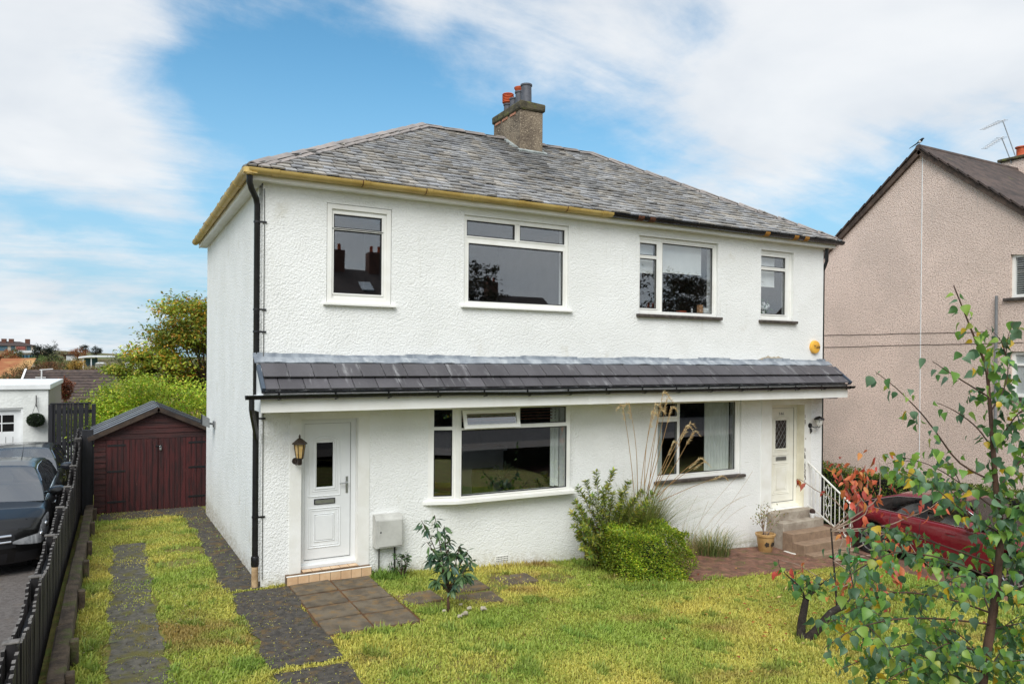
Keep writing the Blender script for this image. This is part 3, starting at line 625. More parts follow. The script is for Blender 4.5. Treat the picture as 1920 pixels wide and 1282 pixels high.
# ------------------------------------------------------------------ roof deck and slates
PF = (RZ-EZ)/(RY+EO)
m = MB(); c0 = [(-EO, -EO, EZ), (W+EO, -EO, EZ), (W+EO, D+EO, EZ), (-EO, D+EO, EZ)]; rl, rr = (RX0, RY, RZ), (RX1, RY, RZ)
m.add(c0+[rl, rr], [(0, 1, 5, 4), (1, 2, 5), (2, 3, 4, 5), (3, 0, 4), (3, 2, 1, 0)]); roof = m.build('roof', 'roof_under', house)
def slates_on(o, e, h, length, run, rise, hipl, hipr):
    """rows of slates on a slope: o eaves corner, e along the eaves, h horizontal up-slope; hips cut the ends"""
    o, e, h = np.array(o, float), np.array(e, float), np.array(h, float); out = []
    sl = math.hypot(run, rise); up = (h*run+np.array([0, 0, rise]))/sl; nrm_ = np.cross(e, up); nrm_ *= np.sign(nrm_[2])
    g = .158; rows = int(sl/g)
    for k in range(rows+1):
        s0 = k*g-.03; t = max(0, s0)/sl; xa, xb = hipl*t, length-hipr*t; x = xa-random.uniform(0, .2)
        while x < xb:
            w_ = random.uniform(.16, .22); x0_, x1_ = max(x, xa-.02), min(x+w_, xb+.02); x += w_
            if x1_-x0_ < .05: continue
            js = random.uniform(-.012, .012); l_ = min(.30, sl-s0+.02); th = random.uniform(.020, .030); lift = .050+random.uniform(-.006, .016); rot = random.gauss(0, .012)
            base = o+up*(s0+js); a_ = base+e*(x0_+.009); b_ = base+e*(x1_-.009)
            top = up*l_; q = [a_+nrm_*lift+up*rot*.1, b_+nrm_*(lift+random.uniform(-.006, .006))-up*rot*.1, b_+top+nrm_*.008, a_+top+nrm_*.008]
            if l_ < .3 or s0+.3 > sl*(1): pass
            if hipl and (t*hipl > x0_-.3) or hipr and (x1_ > xb-.3):   # trim heads that would cross the hip
                t2 = min(1, (s0+l_)/sl); q[2] = q[2]-e*max(0, (x1_-(length-hipr*t2))) ; q[3] = q[3]+e*max(0, hipl*t2-x0_)
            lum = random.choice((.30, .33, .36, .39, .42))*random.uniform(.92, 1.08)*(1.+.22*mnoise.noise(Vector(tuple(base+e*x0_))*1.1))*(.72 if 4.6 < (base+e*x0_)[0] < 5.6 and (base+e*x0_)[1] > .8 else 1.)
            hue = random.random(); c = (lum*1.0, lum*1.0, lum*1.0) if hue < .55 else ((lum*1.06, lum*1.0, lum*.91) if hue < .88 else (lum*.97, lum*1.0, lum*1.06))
            out.append((q+[p-nrm_*th for p in q], c))
    return out
SF = [(0, 1, 2, 3), (7, 6, 5, 4), (0, 4, 5, 1), (1, 5, 6, 2), (2, 6, 7, 3), (3, 7, 4, 0)]
fsl = slates_on((-EO, -EO, EZ), (1, 0, 0), (0, 1, 0), W+2*EO, RY+EO, RZ-EZ, RX0+EO, RX0+EO)
CHX0, CHX1, CHY0, CHY1 = 5.44, 5.97, 2.66, 3.85
fsl = [s for s in fsl if not (CHX0-.02 < np.mean([p[0] for p in s[0]]) < CHX1+.02 and np.mean([p[1] for p in s[0]]) > CHY0)]
fsl.sort(key=lambda s: np.linalg.norm(np.array(s[0][0])-POS))
for vsl, c in fsl[:300]:
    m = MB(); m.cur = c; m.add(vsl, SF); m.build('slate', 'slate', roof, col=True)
rest = fsl[300:]+slates_on((-EO, D+EO, EZ), (0, -1, 0), (1, 0, 0), D+2*EO, RX0+EO, RZ-EZ, RY+EO, RY+EO)+slates_on((W+EO, -EO, EZ), (0, 1, 0), (-1, 0, 0), D+2*EO, RX0+EO, RZ-EZ, RY+EO, RY+EO)
m = MB()
for vsl, c in rest: m.cur = c; m.add(vsl, SF)
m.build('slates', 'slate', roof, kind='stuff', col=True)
# hip and ridge tiles
def cap_mesh(l, hw, drop, th=.016):
    m = MB(); m.prism([(-hw, -drop), (-hw*.25, -drop*.12), (0, 0), (hw*.25, -drop*.12), (hw, -drop), (hw-.005, -drop-th), (hw*.22, -drop*.12-th), (0, -th), (-hw*.22, -drop*.12-th), (-hw+.005, -drop-th)], 'x', -l/2, l/2); return m
hme = cap_mesh(.46, .155, .085).build('hip_tile', 'hip_tile', roof); hm_ = hme.data; bpy.data.objects.remove(hme)
def caps(a, b, n, name):
    a, b = Vector(a), Vector(b); d = (b-a).normalized(); L_ = (b-a).length; y_ = Vector((0, 0, 1)).cross(d).normalized(); z_ = d.cross(y_); stp = L_/n
    bed = MB(); bed.bar(a+z_*.012, b+z_*.012, .22, .05, up=tuple(z_)); bed.build('mortar_bed', 'mortar', roof)
    for i in range(n):
        c = a+d*(stp*(i+.5))+z_*(.082+random.uniform(-.004, .004)); tilt = Matrix.Rotation(-.035+random.uniform(-.015, .015), 3, y_)
        mm = tilt @ Matrix((d, y_, z_)).transposed(); inst(name, hm_, roof, c, quat=mm.to_quaternion(), scale=(stp/.475, 1, 1))
caps((-.17, -.17, EZ+.02), (RX0-.05, RY-.05, RZ-.01), 13, 'hip_tile'); caps((W+.17, -.17, EZ+.02), (RX1+.05, RY-.05, RZ-.01), 13, 'hip_tile')
caps((RX0-.1, RY, RZ), (CHX0-.02, RY, RZ), 4, 'ridge_tile'); caps((CHX1+.02, RY, RZ), (RX1+.1, RY, RZ), 4, 'ridge_tile')
# ------------------------------------------------------------------ chimney
m = MB(); m.bbox(CHX0, CHX1, CHY0, CHY1, 7.0, 8.17, .012); ch = m.build('chimney', 'chimney_render', house)
m = MB(); m.bbox(CHX0-.03, CHX1+.045, CHY0-.045, CHY1+.04, 8.175, 8.335, .02); m.v = [(x+random.uniform(-.006, .006), y+random.uniform(-.006, .006), z+random.uniform(-.008, .008)) for x, y, z in m.v]; m.build('coping', 'chimney_cap', ch)
for i, y in enumerate((2.85, 3.2, 3.52)):
    m = MB(); m.bbox(CHX0-.016, CHX0-.001, y, y+.24, 8.115, 8.165, .004); m.build('brick', 'brick_pink', ch)
for y, r_, zt, top in ((2.86, .112, 8.76, 'lip'), (3.13, .10, 8.70, 'red'), (3.39, .092, 8.64, 'lip'), (3.66, .092, 8.60, 'louvre')):
    x = (CHX0+CHX1)/2-.02
    m = MB(); m.lathe([(r_*1.06, 8.31), (r_, 8.41), (r_*.95, zt-.04), (r_*1.1, zt-.03), (r_*1.1, zt), (r_*.8, zt), (r_*.75, zt-.2)], (x, y, 0), 18); p_ = m.build('chimney_pot', 'pot_grey', ch, smooth=True)
    if top == 'red':
        m = MB(); m.lathe([(r_*.9, zt), (r_*1.0, zt+.03), (r_*1.25, zt+.07), (r_*1.25, zt+.085), (r_*.9, zt+.085)], (x, y, 0), 18); m.build('pot_cowl', 'terracotta', p_, smooth=True)
    if top == 'louvre':
        pr = [(r_*.95, zt)]
        for k in range(5): pr += [(r_*1.35, zt+.03+.034*k), (r_*1.35, zt+.046+.034*k), (r_*1.05, zt+.048+.034*k), (r_*1.05, zt+.062+.034*k)]
        pr += [(r_*1.38, zt+.20), (r_*1.3, zt+.215), (.01, zt+.225)]
        m = MB(); m.lathe(pr, (x, y, 0), 18); m.build('pot_cowl', 'terracotta', p_, smooth=True)
def rz_front(y): return EZ+(y+EO)*PF
m = MB()                                            # cement flashing around the stack foot
zf = rz_front(CHY0)
m.obox(((CHX0+CHX1)/2, CHY0-.04, zf+.03), (1, 0, 0), (0, 1, PF), (0, -PF, 1), .33, .055, .022)
for s_, xx in ((-1, CHX0-.035), (1, CHX1+.035)): m.obox((xx, (CHY0+RY)/2-.02, rz_front((CHY0+RY)/2)+.04), (0, 1, PF), (1, 0, 0), (0, -PF, 1), .30, .04, .025)
m.build('flashing', 'cement_white', ch)

# ------------------------------------------------------------------ tiled canopy above the ground floor
CYE, CZE, CZT = -.585, 2.665, 3.10; CA, CB = -.10, 11.30
cs = (CZT-CZE)/(0-CYE); cl = math.hypot(CYE, CZT-CZE); cup = np.array([0, -CYE, CZT-CZE])/cl; cn = np.array([0, -cup[2], cup[1]])
m = MB(); m.prism([(0-.001, CZT-.05), (CYE+.05, CZE-.02), (CYE+.05, 2.43), (-.001, 2.43)], 'x', CA+.03, CB-.03); can = m.build('porch_canopy', 'white_trim', house)
m = MB(); m.box(CA-.005, CB-.04, -.556, -.5365, 2.395, 2.575); m.build('fascia', 'upvc', can)
for x in (4.98, 10.02): m = MB(); m.box(x-.035, x+.035, -.561, -.557, 2.393, 2.577); m.build('joint_cover', 'upvc', can)
m = MB(); m.box(CA-.004, CA+.028, -.534, -.002, 2.40, 2.60); m.build('end_board', 'white_trim', can)
m = MB(); m.box(CA+.03, CB-.05, -.533, -.002, 2.405, 2.428); m.build('soffit', 'smooth_render_white', can)
m = MB(); m.box(CB-.30, CB-.06, -.34, -.02, 2.36, 2.404); m.build('end_block', 'rust', can)
def tile_mesh(l):
    m = MB(); m.bbox(-.163, .163, 0, l, -.010, .010, .004); o = m.build('roof_tile', 'canopy_tile', can); me = o.data; bpy.data.objects.remove(o); return me
tA = tile_mesh(.30)
qc = Matrix(((1, 0, 0), (0, cup[1], cn[1]), (0, cup[2], cn[2]))).to_quaternion()
tilt = Matrix.Rotation(R(-3.0), 3, 'X').to_quaternion()
for row in (0, 1):
    off = .055 if row == 0 else .165
    x = CA+.06+(-.11 if row == 0 else 0)
    n_ = 0
    while True:
        xa = CA+.045+off*row*0+(.18 if row == 0 else .33)*(1 if n_ else 0)+.33*max(0, n_-1) if n_ else CA+.045
        wid = (.18 if row == 0 else .33) if n_ == 0 else .33
        xb = min(xa+wid, CB-.035)
        if xa > CB-.10: break
        s_ = .012+.215*row
        c = np.array([(xa+xb)/2, CYE, CZE])+cup*s_+cn*(.030+.036*row+random.uniform(-.002, .002))
        inst('roof_tile', tA, can, c, quat=qc @ tilt, scale=((xb-xa-.009)/.326, 1, 1)); n_ += 1
m = MB(); m.obox(np.array([CA+.02, CYE, CZE])+cup*.24+cn*.03, (1, 0, 0), cup, cn, .022, .25, .035); m.build('verge_trim', 'canopy_edge', can)
m = MB(); m.obox(np.array([CB-.015, CYE, CZE])+cup*.24+cn*.03, (1, 0, 0), cup, cn, .022, .25, .035); m.build('verge_trim', 'canopy_edge', can)
m = MB(); m.box(CA+.0, CB-.05, -.605, -.58, 2.645, 2.672); m.build('eaves_strip', 'black_gutter', can)
x = CA-.02; k = 0; lw = (1.05, 1.12, 1.06, .9, 1.1, .95, 1.05, .7, .8, .9, .75, .8, .8, .6)
while x < CB-.06:                                   # lead flashing in dressed lengths
    xe = min(x+lw[k % len(lw)], CB-.02); k += 1
    n_ = 14; q = MB(); rows = []
    for i in range(n_+1):
        xx = x+(xe-x)*i/n_; wv = .006*math.sin(xx*9.+k)+random.uniform(-.003, .003)
        rows.append([(xx, -.008, CZT+.055+random.uniform(-.006, .006)+.015*math.sin(k*2.1+xx)), (xx, -.012+wv*.3, CZT+.012), tuple(np.array([xx, 0, CZT])+cn*(.052+wv)-cup*.05), tuple(np.array([xx, 0, CZT])+cn*(.058+wv)-cup*(.175+random.uniform(-.006, .006)))])
    V_ = [p for r_ in rows for p in r_]; q.add(V_, [(4*i+j, 4*i+4+j, 4*i+5+j, 4*i+1+j) for i in range(n_) for j in range(3)])
    q.add([(p[0], p[1]+.002, p[2]-.012) for p in V_], [(4*i+1+j, 4*i+5+j, 4*i+4+j, 4*i+j) for i in range(n_) for j in range(3)])
    q.build('lead_flashing', 'lead', can, smooth=True); x = xe-.004
g4 = MB(); gy, gzz = -.618, 2.622
def sag(x): return -.014*math.exp(-((x-3.9)/.9)**2)+.006*math.sin(x*.7)
pts = [(p, q_) for p, q_ in crescent(.055, .006, 8)]; V_ = []; xs_ = np.linspace(CA-.20, CB+.05, 60)
for x in xs_: V_ += [(x, gy+p, gzz+q_+sag(x)) for p, q_ in pts]
n_ = len(pts); g4.add(V_, [(i*n_+j, i*n_+(j+1) % n_, (i+1)*n_+(j+1) % n_, (i+1)*n_+j) for i in range(59) for j in range(n_)]+[tuple(range(n_-1, -1, -1)), tuple(range(59*n_, 60*n_))])
gut4 = g4.build('gutter', 'black_gutter', can, smooth=True)
for i, x in enumerate(np.arange(.12, 11.3, .74)):
    m = MB(); m.prism([(gy+p*1.18, gzz+q_*1.18+sag(x)) for p, q_ in crescent(.055, .010, 8)], 'x', x-.012, x+.012); m.box(x-.012, x+.012, -.566, -.557, gzz-.07, gzz+.02); m.build('gutter_bracket', 'black_gutter', gut4, smooth=True)
m = MB(); m.tube([(-.225, gy, gzz-.045), (-.225, gy, gzz-.17), (-.20, -.52, gzz-.25), (-.09, -.10, gzz-.52), (PX, PY-.05, gzz-.60)], .034, 10); m.build('branch_pipe', 'black_plastic', gut4, smooth=True)
# flaked render just above the lead
m = MB(); pp = [(9.32+.85*t, -.004, 3.13+.075*max(0, math.sin(math.pi*t))*(.5+.8*random.random())) for t in np.linspace(0, 1, 16)]
m.add(pp+[(p[0], -.004, 3.12) for p in pp], [(16+i, 17+i, i+1, i) for i in range(15)]); m.add([(p[0], -.002, p[2]+.012) for p in pp]+[(p[0], -.002, 3.12) for p in pp], [(16+i, 17+i, i+1, i) for i in range(15)]); m.build('flaked_patch', 'pale_render_patch', house)
# flaking edge by the right-hand door
m = MB()
for k in range(26):
    z = .3+random.random()*1.75; w_ = random.uniform(.008, .03); h_ = random.uniform(.02, .10); x = 10.665+random.uniform(-.004, .03)
    m.add([(x, -.0135, z), (x+w_, -.0135, z+random.uniform(-.01, .01)), (x+w_*.8, -.0135, z+h_), (x+.002, -.0135, z+h_*1.1)], [(0, 1, 2, 3)])
m.build('flaking', 'chimney_render', house, kind='stuff')
# air brick
m = MB(); m.bbox(3.58, 3.81, -.008, -.0005, -.115, -.015, .003); ab = m.build('air_brick', 'smooth_render_white', house)
m = MB()
for i in range(8):
    for k in range(3): m.box(3.592+.027*i, 3.608+.027*i, -.0095, -.0085, -.104+.03*k, -.09+.03*k)
m.build('vent_holes', 'gasket', ab, kind='stuff')
# ------------------------------------------------------------------ ground sheets
def sheet(name, xs, ys, dz, m, jit=0., kind='structure', parent=None, zf=gz):
    nx, ny = len(xs), len(ys); V_ = []
    for j, y in enumerate(ys):
        for i, x in enumerate(xs):
            ex = ey = 0
            if jit:
                if i in (0, nx-1): ex = jit*mnoise.noise((x*2.1, y*2.3, 3.3))
                if j in (0, ny-1): ey = jit*mnoise.noise((x*2.1, y*2.3, 7.3))
            V_.append((x+ex, y+ey, zf(x, y)+dz))
    F_ = [(j*nx+i, j*nx+i+1, (j+1)*nx+i+1, (j+1)*nx+i) for j in range(ny-1) for i in range(nx-1)]
    me = fastmesh(name, V_, F_, material=MATS[m], smooth=True); o = bpy.data.objects.new(name, me); link(o, parent, kind); return o
ar = lambda a, b, s: list(np.linspace(a, b, max(2, int(round((b-a)/s))+1)))
xs = [-300, -150, -80, -40, -20, -12]+ar(-8, 18, .5)+[22, 30, 45, 80, 150, 300]; ys = [-200, -100, -60, -40, -25, -16]+ar(-12, 20, .5)+[25, 32, 45, 60, 90, 140]
sheet('ground', xs, ys, -.012, 'lawn_soil')
def hz_(x, y): return -9+11.5*min(1., max(0., (y-110)/190.))**.9+3.*mnoise.noise((x*.012, y*.01, 2.))*min(1, max(0, (y-110)/120))+(2.5*max(0, 1-abs(x+60)/90.) if y > 180 else 0)
sheet('hillside', ar(-320, 320, 16), ar(105, 620, 16), 0, 'far_ground', zf=hz_)
sheet('neighbour_drive', ar(-9, -2.45, .5), ar(-14, 12, .5), .002, 'tarmac')
sheet('side_drive', ar(10.95, 14.25, .3), ar(-14, 9, .5), .004, 'brick_drive', jit=.05)
# concrete wheel strips of the drive
sheet('drive_strip', ar(-1.79, -1.28, .17), ar(-9, 4.1, .1), .004, 'drive_concrete', jit=.10)
for a, b, x0, x1 in ((-.06, 7.0, -.44, .02), (-2.84, -.12, -.40, .35), (-5.6, -2.94, -.40, .36), (-9, -5.68, -.40, .36)):
    sheet('drive_strip', ar(x0, x1, .1), ar(a, b, .1), .005, 'path_concrete', jit=.09)
sheet('drive_strip', ar(-2.0, .02, .2), ar(6.85, 7.95, .2), .0045, 'path_concrete', jit=.08)
# paving slabs by the left door
path = sheet('garden_path', ar(.34, 1.50, .29), ar(-2.22, -.13, .2), .004, 'slab_joint', jit=.03)
ORG[path.name] = Vector((0, 0, 0))
def piece(name, hx, hy, hz, m, b=.008):
    q = MB(); q.bbox(-hx, hx, -hy, hy, -hz, hz, b); o = q.build(name, m); me = o.data; bpy.data.objects.remove(o); return me
sl = piece('slab', .266, .228, .02, 'slab')
for i in range(2):
    for k in range(4):
        x, y = .62+.565*i+.03*k*0, -.40-.515*k
        inst('slab', sl, path, (x+random.uniform(-.006, .006), y+random.uniform(-.006, .006), gz(x, y)+.004+random.uniform(-.004, .004)), (R(random.uniform(-.8, .8)), R(random.uniform(-.8, .8)), R(random.uniform(-.8, .8))))
sl2 = piece('slab', .28, .21, .02, 'slab')
for x, y in ((1.78, -1.25), (2.62, -.95), (3.5, -.8), (2.55, -1.5)): inst('slab', sl2, path, (x, y, gz(x, y)-.010), (0, 0, R(random.uniform(-6, 6))))
# brick paving in front of the right half
bp = sheet('brick_path', ar(6.15, 11.0, .3), ar(-1.68, -.02, .25), .002, 'soil', jit=.04); ORG[bp.name] = Vector((0, 0, 0))
bme = piece('brick', .1035, .0500, .025, 'brick_paver', .005)
n_ = 0
for r_ in range(15):
    y = -1.62+.106*r_; x = 6.24+(.1075 if r_ % 2 else 0)
    while x < 10.95:
        if n_ < 330: inst('brick', bme, bp, (x, y, gz(x, y)+random.uniform(-.012, -.006)), (R(random.uniform(-1.5, 1.5)), R(3.5+random.uniform(-1.5, 1.5)), R(random.uniform(-1.5, 1.5)))); n_ += 1
        x += .215
# ------------------------------------------------------------------ right-hand steps and railing
m = MB(); steps = [(.135, -.20), (-.015, -.43), (-.165, -.68), (-.315, -.95), (-.465, -1.16)]
st2 = thing('entrance_steps', 'flight of worn concrete steps below the cream door', 'steps', (10.1, -.6, -.56)); py = -.002
for i, (z, y) in enumerate(steps):
    m = MB(); m.bbox(9.60-.007*i-(.02 if i in (2, 3) else 0), 10.74+.006*i, y, py-.001 if i else -.022, -.75, z, .010)
    m.build('step', 'concrete_step_pale' if i < 2 else 'concrete_step', st2); py = y
m = MB(); m.bbox(9.47, 9.566, -.80, -.50, -.75, -.50, .03); m.build('cheek', 'roughcast_white', st2)
rail = thing('step_handrail', 'white wrought iron handrail with scrolls beside the concrete steps', 'handrail', (10.78, -.5, -.5)); X_ = 10.78
def rl_(y): return 1.04+(y+.02)*.68
def rb_(y): return .16+(y+.03)*.50
m = MB(); m.tube([(X_, -.015, rl_(-.015)), (X_, -.95, rl_(-.95)), (X_, -1.03, rl_(-.99)-.03), (X_, -1.06, rl_(-.99)-.10), (X_, -1.02, rl_(-.99)-.15), (X_, -.98, rl_(-.99)-.12)], .019, 8); m.build('top_rail', 'iron_white', rail, smooth=True)
m = MB(); m.bar((X_, -.015, rb_(-.015)), (X_, -.99, rb_(-.99)), .016, .03); m.build('bottom_rail', 'iron_white', rail)
m = MB(); m.bar((X_, -1.0, -.56), (X_, -1.0, rl_(-1.0)-.02), .026); m.build('post', 'iron_white', rail)
for y in (-.10, -.20, -.30, -.66, -.76, -.86): m = MB(); m.bar((X_, y, rb_(y)), (X_, y, rl_(y)), .012); m.build('baluster', 'iron_white', rail)
for y in (-.40, -.57): m = MB(); m.bar((X_, y, rb_(y)), (X_, y, rl_(y)), .012); m.build('baluster', 'iron_white', rail)
m = MB(); yc = -.485
for s_ in (1, -1):
    for zc, sg in ((rb_(yc)+.12, 1), (rl_(yc)-.12, -1), ((rb_(yc)+rl_(yc))/2+.09, -1), ((rb_(yc)+rl_(yc))/2-.09, 1)):
        m.tube([(X_, yc+s_*(.034+(.030*(1-t/9.))*math.cos(t*.75)), zc+sg*(.030*(1-t/9.))*math.sin(t*.75)) for t in range(9)], .006, 5)
    m.tube([(X_, yc+s_*.05*math.cos(t), rb_(yc)+(rl_(yc)-rb_(yc))*k) for k, t in ((.08, 1.5), (.2, .7), (.35, 1.4), (.5, .3), (.65, 1.4), (.8, .7), (.92, 1.5))], .006, 5)
m.build('scroll_panel', 'iron_white', rail, smooth=True)

# ------------------------------------------------------------------ fittings on the walls
def lantern_left():
    t = thing('wall_lantern', 'bronze wall lantern with amber glass beside the left front door', 'wall light', (.48, -.01, 1.75)); x, y, z = .48, -.14, 1.80
    m = MB(); m.lathe([(.045, -.02), (.05, -.005), (.03, .0)], (x-.03, 0, 1.68), 12, 'y'); m.tube([(x-.03, -.02, 1.68), (x-.03, -.07, 1.64), (x-.02, y, 1.66), (x, y, 1.72)], .014, 8); m.lathe([(.025, 1.64), (.035, 1.66), (.03, 1.72)], (x, y, 0), 10); m.build('arm', 'lantern_bronze', t, smooth=True)
    m = MB(); m.lathe([(.045, 1.735), (.075, 1.93)], (x, y, 0), 6); m.build('glass', 'amber_glass', t)
    m = MB(); m.lathe([(.105, 1.925), (.10, 1.94), (.03, 2.0), (.012, 2.01), (.016, 2.03), (.004, 2.06)], (x, y, 0), 6); m.build('hood', 'lantern_bronze', t)
    for k in range(6):
        a = 2*math.pi*k/6; m = MB(); m.bar((x+.047*math.cos(a), y+.047*math.sin(a), 1.73), (x+.078*math.cos(a), y+.078*math.sin(a), 1.93), .009); m.build('glazing_bar', 'lantern_bronze', t)
    m = MB(); m.lathe([(.03, 1.715), (.052, 1.725), (.052, 1.738)], (x, y, 0), 6); m.build('base', 'lantern_bronze', t)
lantern_left()
def lantern_right():
    x, y = 10.93, -.15; t = thing('wall_lantern', 'black dome-topped wall lantern beside the cream door', 'wall light', (10.87, -.01, 1.7))
    m = MB(); m.lathe([(.05, -.03), (.055, -.01), (.04, .0)], (10.82, 0, 1.80), 12, 'y'); m.tube([(10.82, -.03, 1.74), (10.82, -.05, 1.68), (10.82, -.03, 1.64)], [.022, .02, .008], 8); m.tube([(10.82, -.03, 1.79), (10.86, -.10, 1.765), (x, y, 1.79)], .013, 8); m.build('arm', 'black_plastic', t, smooth=True)
    m = MB(); m.lathe([(.03, 1.78), (.06, 1.83), (.085, 1.93)], (x, y, 0), 8); m.build('glass', 'lamp_glass', t)
    m = MB(); m.lathe([(.105, 1.925), (.10, 1.945), (.075, 1.975), (.03, 1.99), (.01, 2.0)], (x, y, 0), 16); m.build('dome', 'black_plastic', t, smooth=True)
    m = MB(); m.lathe([(.012, 1.76), (.032, 1.785), (.032, 1.80)], (x, y, 0), 8); m.build('base', 'black_plastic', t, smooth=True)
    for k in range(4):
        a = 2*math.pi*(k+.5)/4; m = MB(); m.bar((x+.033*math.cos(a), y+.033*math.sin(a), 1.79), (x+.088*math.cos(a), y+.088*math.sin(a), 1.93), .009); m.build('glazing_bar', 'black_plastic', t)
lantern_right()
al = thing('alarm_box', 'round yellow burglar alarm box on the upper right of the wall', 'alarm', (10.93, 0, 3.41))
m = MB(); m.lathe([(.135, -.002), (.135, -.035), (.125, -.055), (.09, -.065), (.01, -.068)], (10.93, 0, 3.41), 28, 'y'); cs_ = m.build('case', 'alarm_yellow', al, smooth=True)
text('Yale', .11, 'lettering', 'ink_dark', al, (10.945, -.069, 3.41), (R(90), 0, 0))
mt = thing('meter_box', 'pale grey meter box with sloping top beside the left front door', 'meter box', (1.76, 0, .36))
m = MB(); m.prism([(-.002, .37), (-.16, .37), (-.16, .77), (-.10, .835), (-.002, .835)], 'x', 1.56, 1.965); m.build('case', 'meter_grey', mt)
m = MB(); m.bbox(1.60, 1.955, -.172, -.1605, .385, .765, .005); dm = m.build('door', 'meter_grey', mt)
m = MB(); m.lathe([(.012, -.002), (.012, .0)], (1.63, -.173, .60), 10, 'y'); m.build('lock', 'gasket', dm)
for x, mm_ in ((1.64, 'number_grey'), (1.88, 'black_plastic')): m = MB(); m.tube([(x, -.06, .37), (x, -.06, -.1)], .014, 8); m.build('pipe', mm_, mt, smooth=True)
sl_ = thing('security_light', 'small grey floodlight high on the left side wall', 'floodlight', (0, 5.2, 1.8))
m = MB(); m.box(-.03, -.002, 5.1, 5.3, 1.72, 1.84); m.tube([(-.02, 5.2, 1.78), (-.12, 5.2, 1.80)], .02, 8); m.build('bracket', 'grey_pipe', sl_)
m = MB(); m.prism([(-.11, 1.72), (-.24, 1.78), (-.24, 1.98), (-.11, 1.90)], 'y', 5.06, 5.34); m.build('housing', 'grey_pipe', sl_)
m = MB(); m.box(-.245, -.241, 5.08, 5.32, 1.79, 1.97); m.build('lens', 'car_black_trim', sl_)
# vase of roses, ornaments on the upstairs sills
def blob(mb, c, r, seed, n=7, k=9, amp=.25):
    V_ = []
    for i in range(n+1):
        th = math.pi*i/n
        for j in range(k):
            ph = 2*math.pi*j/k; d = np.array([math.sin(th)*math.cos(ph), math.sin(th)*math.sin(ph), math.cos(th)]); rr_ = r*(1+amp*mnoise.noise(Vector(d*1.7)+Vector((seed, 0, 0)))); V_.append(np.array(c)+d*rr_)
    mb.add(V_, [(i*k+j, i*k+(j+1) % k, (i+1)*k+(j+1) % k, (i+1)*k+j) for i in range(n) for j in range(k)])
vz = thing('flower_vase', 'vase of white roses behind the narrow right upstairs window', 'flowers', (9.68, .22, 3.95))
m = MB(); m.lathe([(.05, 3.95), (.07, 4.02), (.05, 4.09), (.055, 4.12)], (9.68, .22, 0), 14); m.build('vase', 'lamp_glass', vz, smooth=True)
for i, (dx, dz) in enumerate(((-.10, .16), (.0, .20), (.06, .13), (-.03, .12), (.12, .17))):
    m = MB(); blob(m, (9.68+dx, .2, 4.05+dz), .045, i*3.1); m.build('rose', 'feather_white', vz, smooth=True)
V_, F_ = [], []
for i in range(60):
    c = np.array([9.68+random.gauss(0, .09), .22+random.gauss(0, .03), 4.16+random.gauss(0, .06)]); a = np.array([random.gauss(0, 1), random.gauss(0, .6), random.gauss(0, 1)]); a /= np.linalg.norm(a); b_ = np.cross(a, (0, 1, .3)); n0 = len(V_)
    V_ += [c, c+a*.03+b_*.018, c+a*.07, c+a*.03-b_*.018]; F_.append((n0, n0+1, n0+2, n0+3))
me = fastmesh('foliage', np.array(V_)-np.array([9.68, .22, 3.95]), F_, cols=np.tile(S(60, 110, 44), (len(V_), 1)), material=MATS['leaf']); link(bpy.data.objects.new('foliage', me), vz)
def orn(name, label, cat, x, mb, mn): mb.build(name, mn, None, smooth=True) 
for x, w_, h_, mn, lab in ((7.55, .17, .06, 'terracotta', 'low terracotta trough on the sill of the wide right upstairs window'), (7.80, .05, .11, 'feather_white', 'white figurine on the sill of the wide right upstairs window'), (8.0, .085, .19, 'pale_wood', 'tall tan box on the sill of the wide right upstairs window')):
    m = MB()
    if w_ > .1: m.prism([(x-w_*.42, 3.975), (x+w_*.42, 3.975), (x+w_*.5, 3.975+h_), (x-w_*.5, 3.975+h_)], 'y', .16, .26)
    elif mn == 'feather_white': m.lathe([(.03, 3.975), (.028, 4.0), (.014, 4.04), (.022, 4.06), (.012, 4.085), (.002, 4.09)], (x, .2, 0), 12)
    else: m.bbox(x-w_/2, x+w_/2, .16, .24, 3.975, 3.975+h_, .006)
    o = m.build('sill_ornament', mn, None, smooth=True); tag(o, lab, 'ornament')
o = MB(); o.bbox(8.08, 8.38-.25+.22, .17, .25, 3.975, 4.11, .006); tag(o.build('sill_ornament', 'net_fabric'), 'pale card box at the right end of the wide right upstairs sill', 'ornament')
# plant on the left front room sill
pl = thing('house_plant', 'dark leafy plant in a black pot inside the bay window', 'plant', (4.0, .5, .95))
m = MB(); m.lathe([(.08, .96), (.10, 1.10), (.09, 1.11)], (4.0, .5, 0), 14); m.build('pot', 'car_black_trim', pl, smooth=True)
V_, F_ = [], []
for i in range(70):
    a = np.array([random.gauss(0, 1), random.gauss(0, .7), random.uniform(.0, 1.1)]); a /= np.linalg.norm(a); c = np.array([4.0, .5, 1.12])+a*random.uniform(.05, .2); b_ = np.cross(a, (0, 1, .3)); n0 = len(V_)
    V_ += [c, c+a*.08+b_*.03, c+a*.17+np.array([0, 0, -.04]), c+a*.08-b_*.03]; F_.append((n0, n0+1, n0+2, n0+3))
me = fastmesh('foliage', np.array(V_)-np.array([4.0, .5, .95]), F_, cols=np.tile(S(34, 50, 30), (len(V_), 1)), material=MATS['leaf']); link(bpy.data.objects.new('foliage', me), pl)
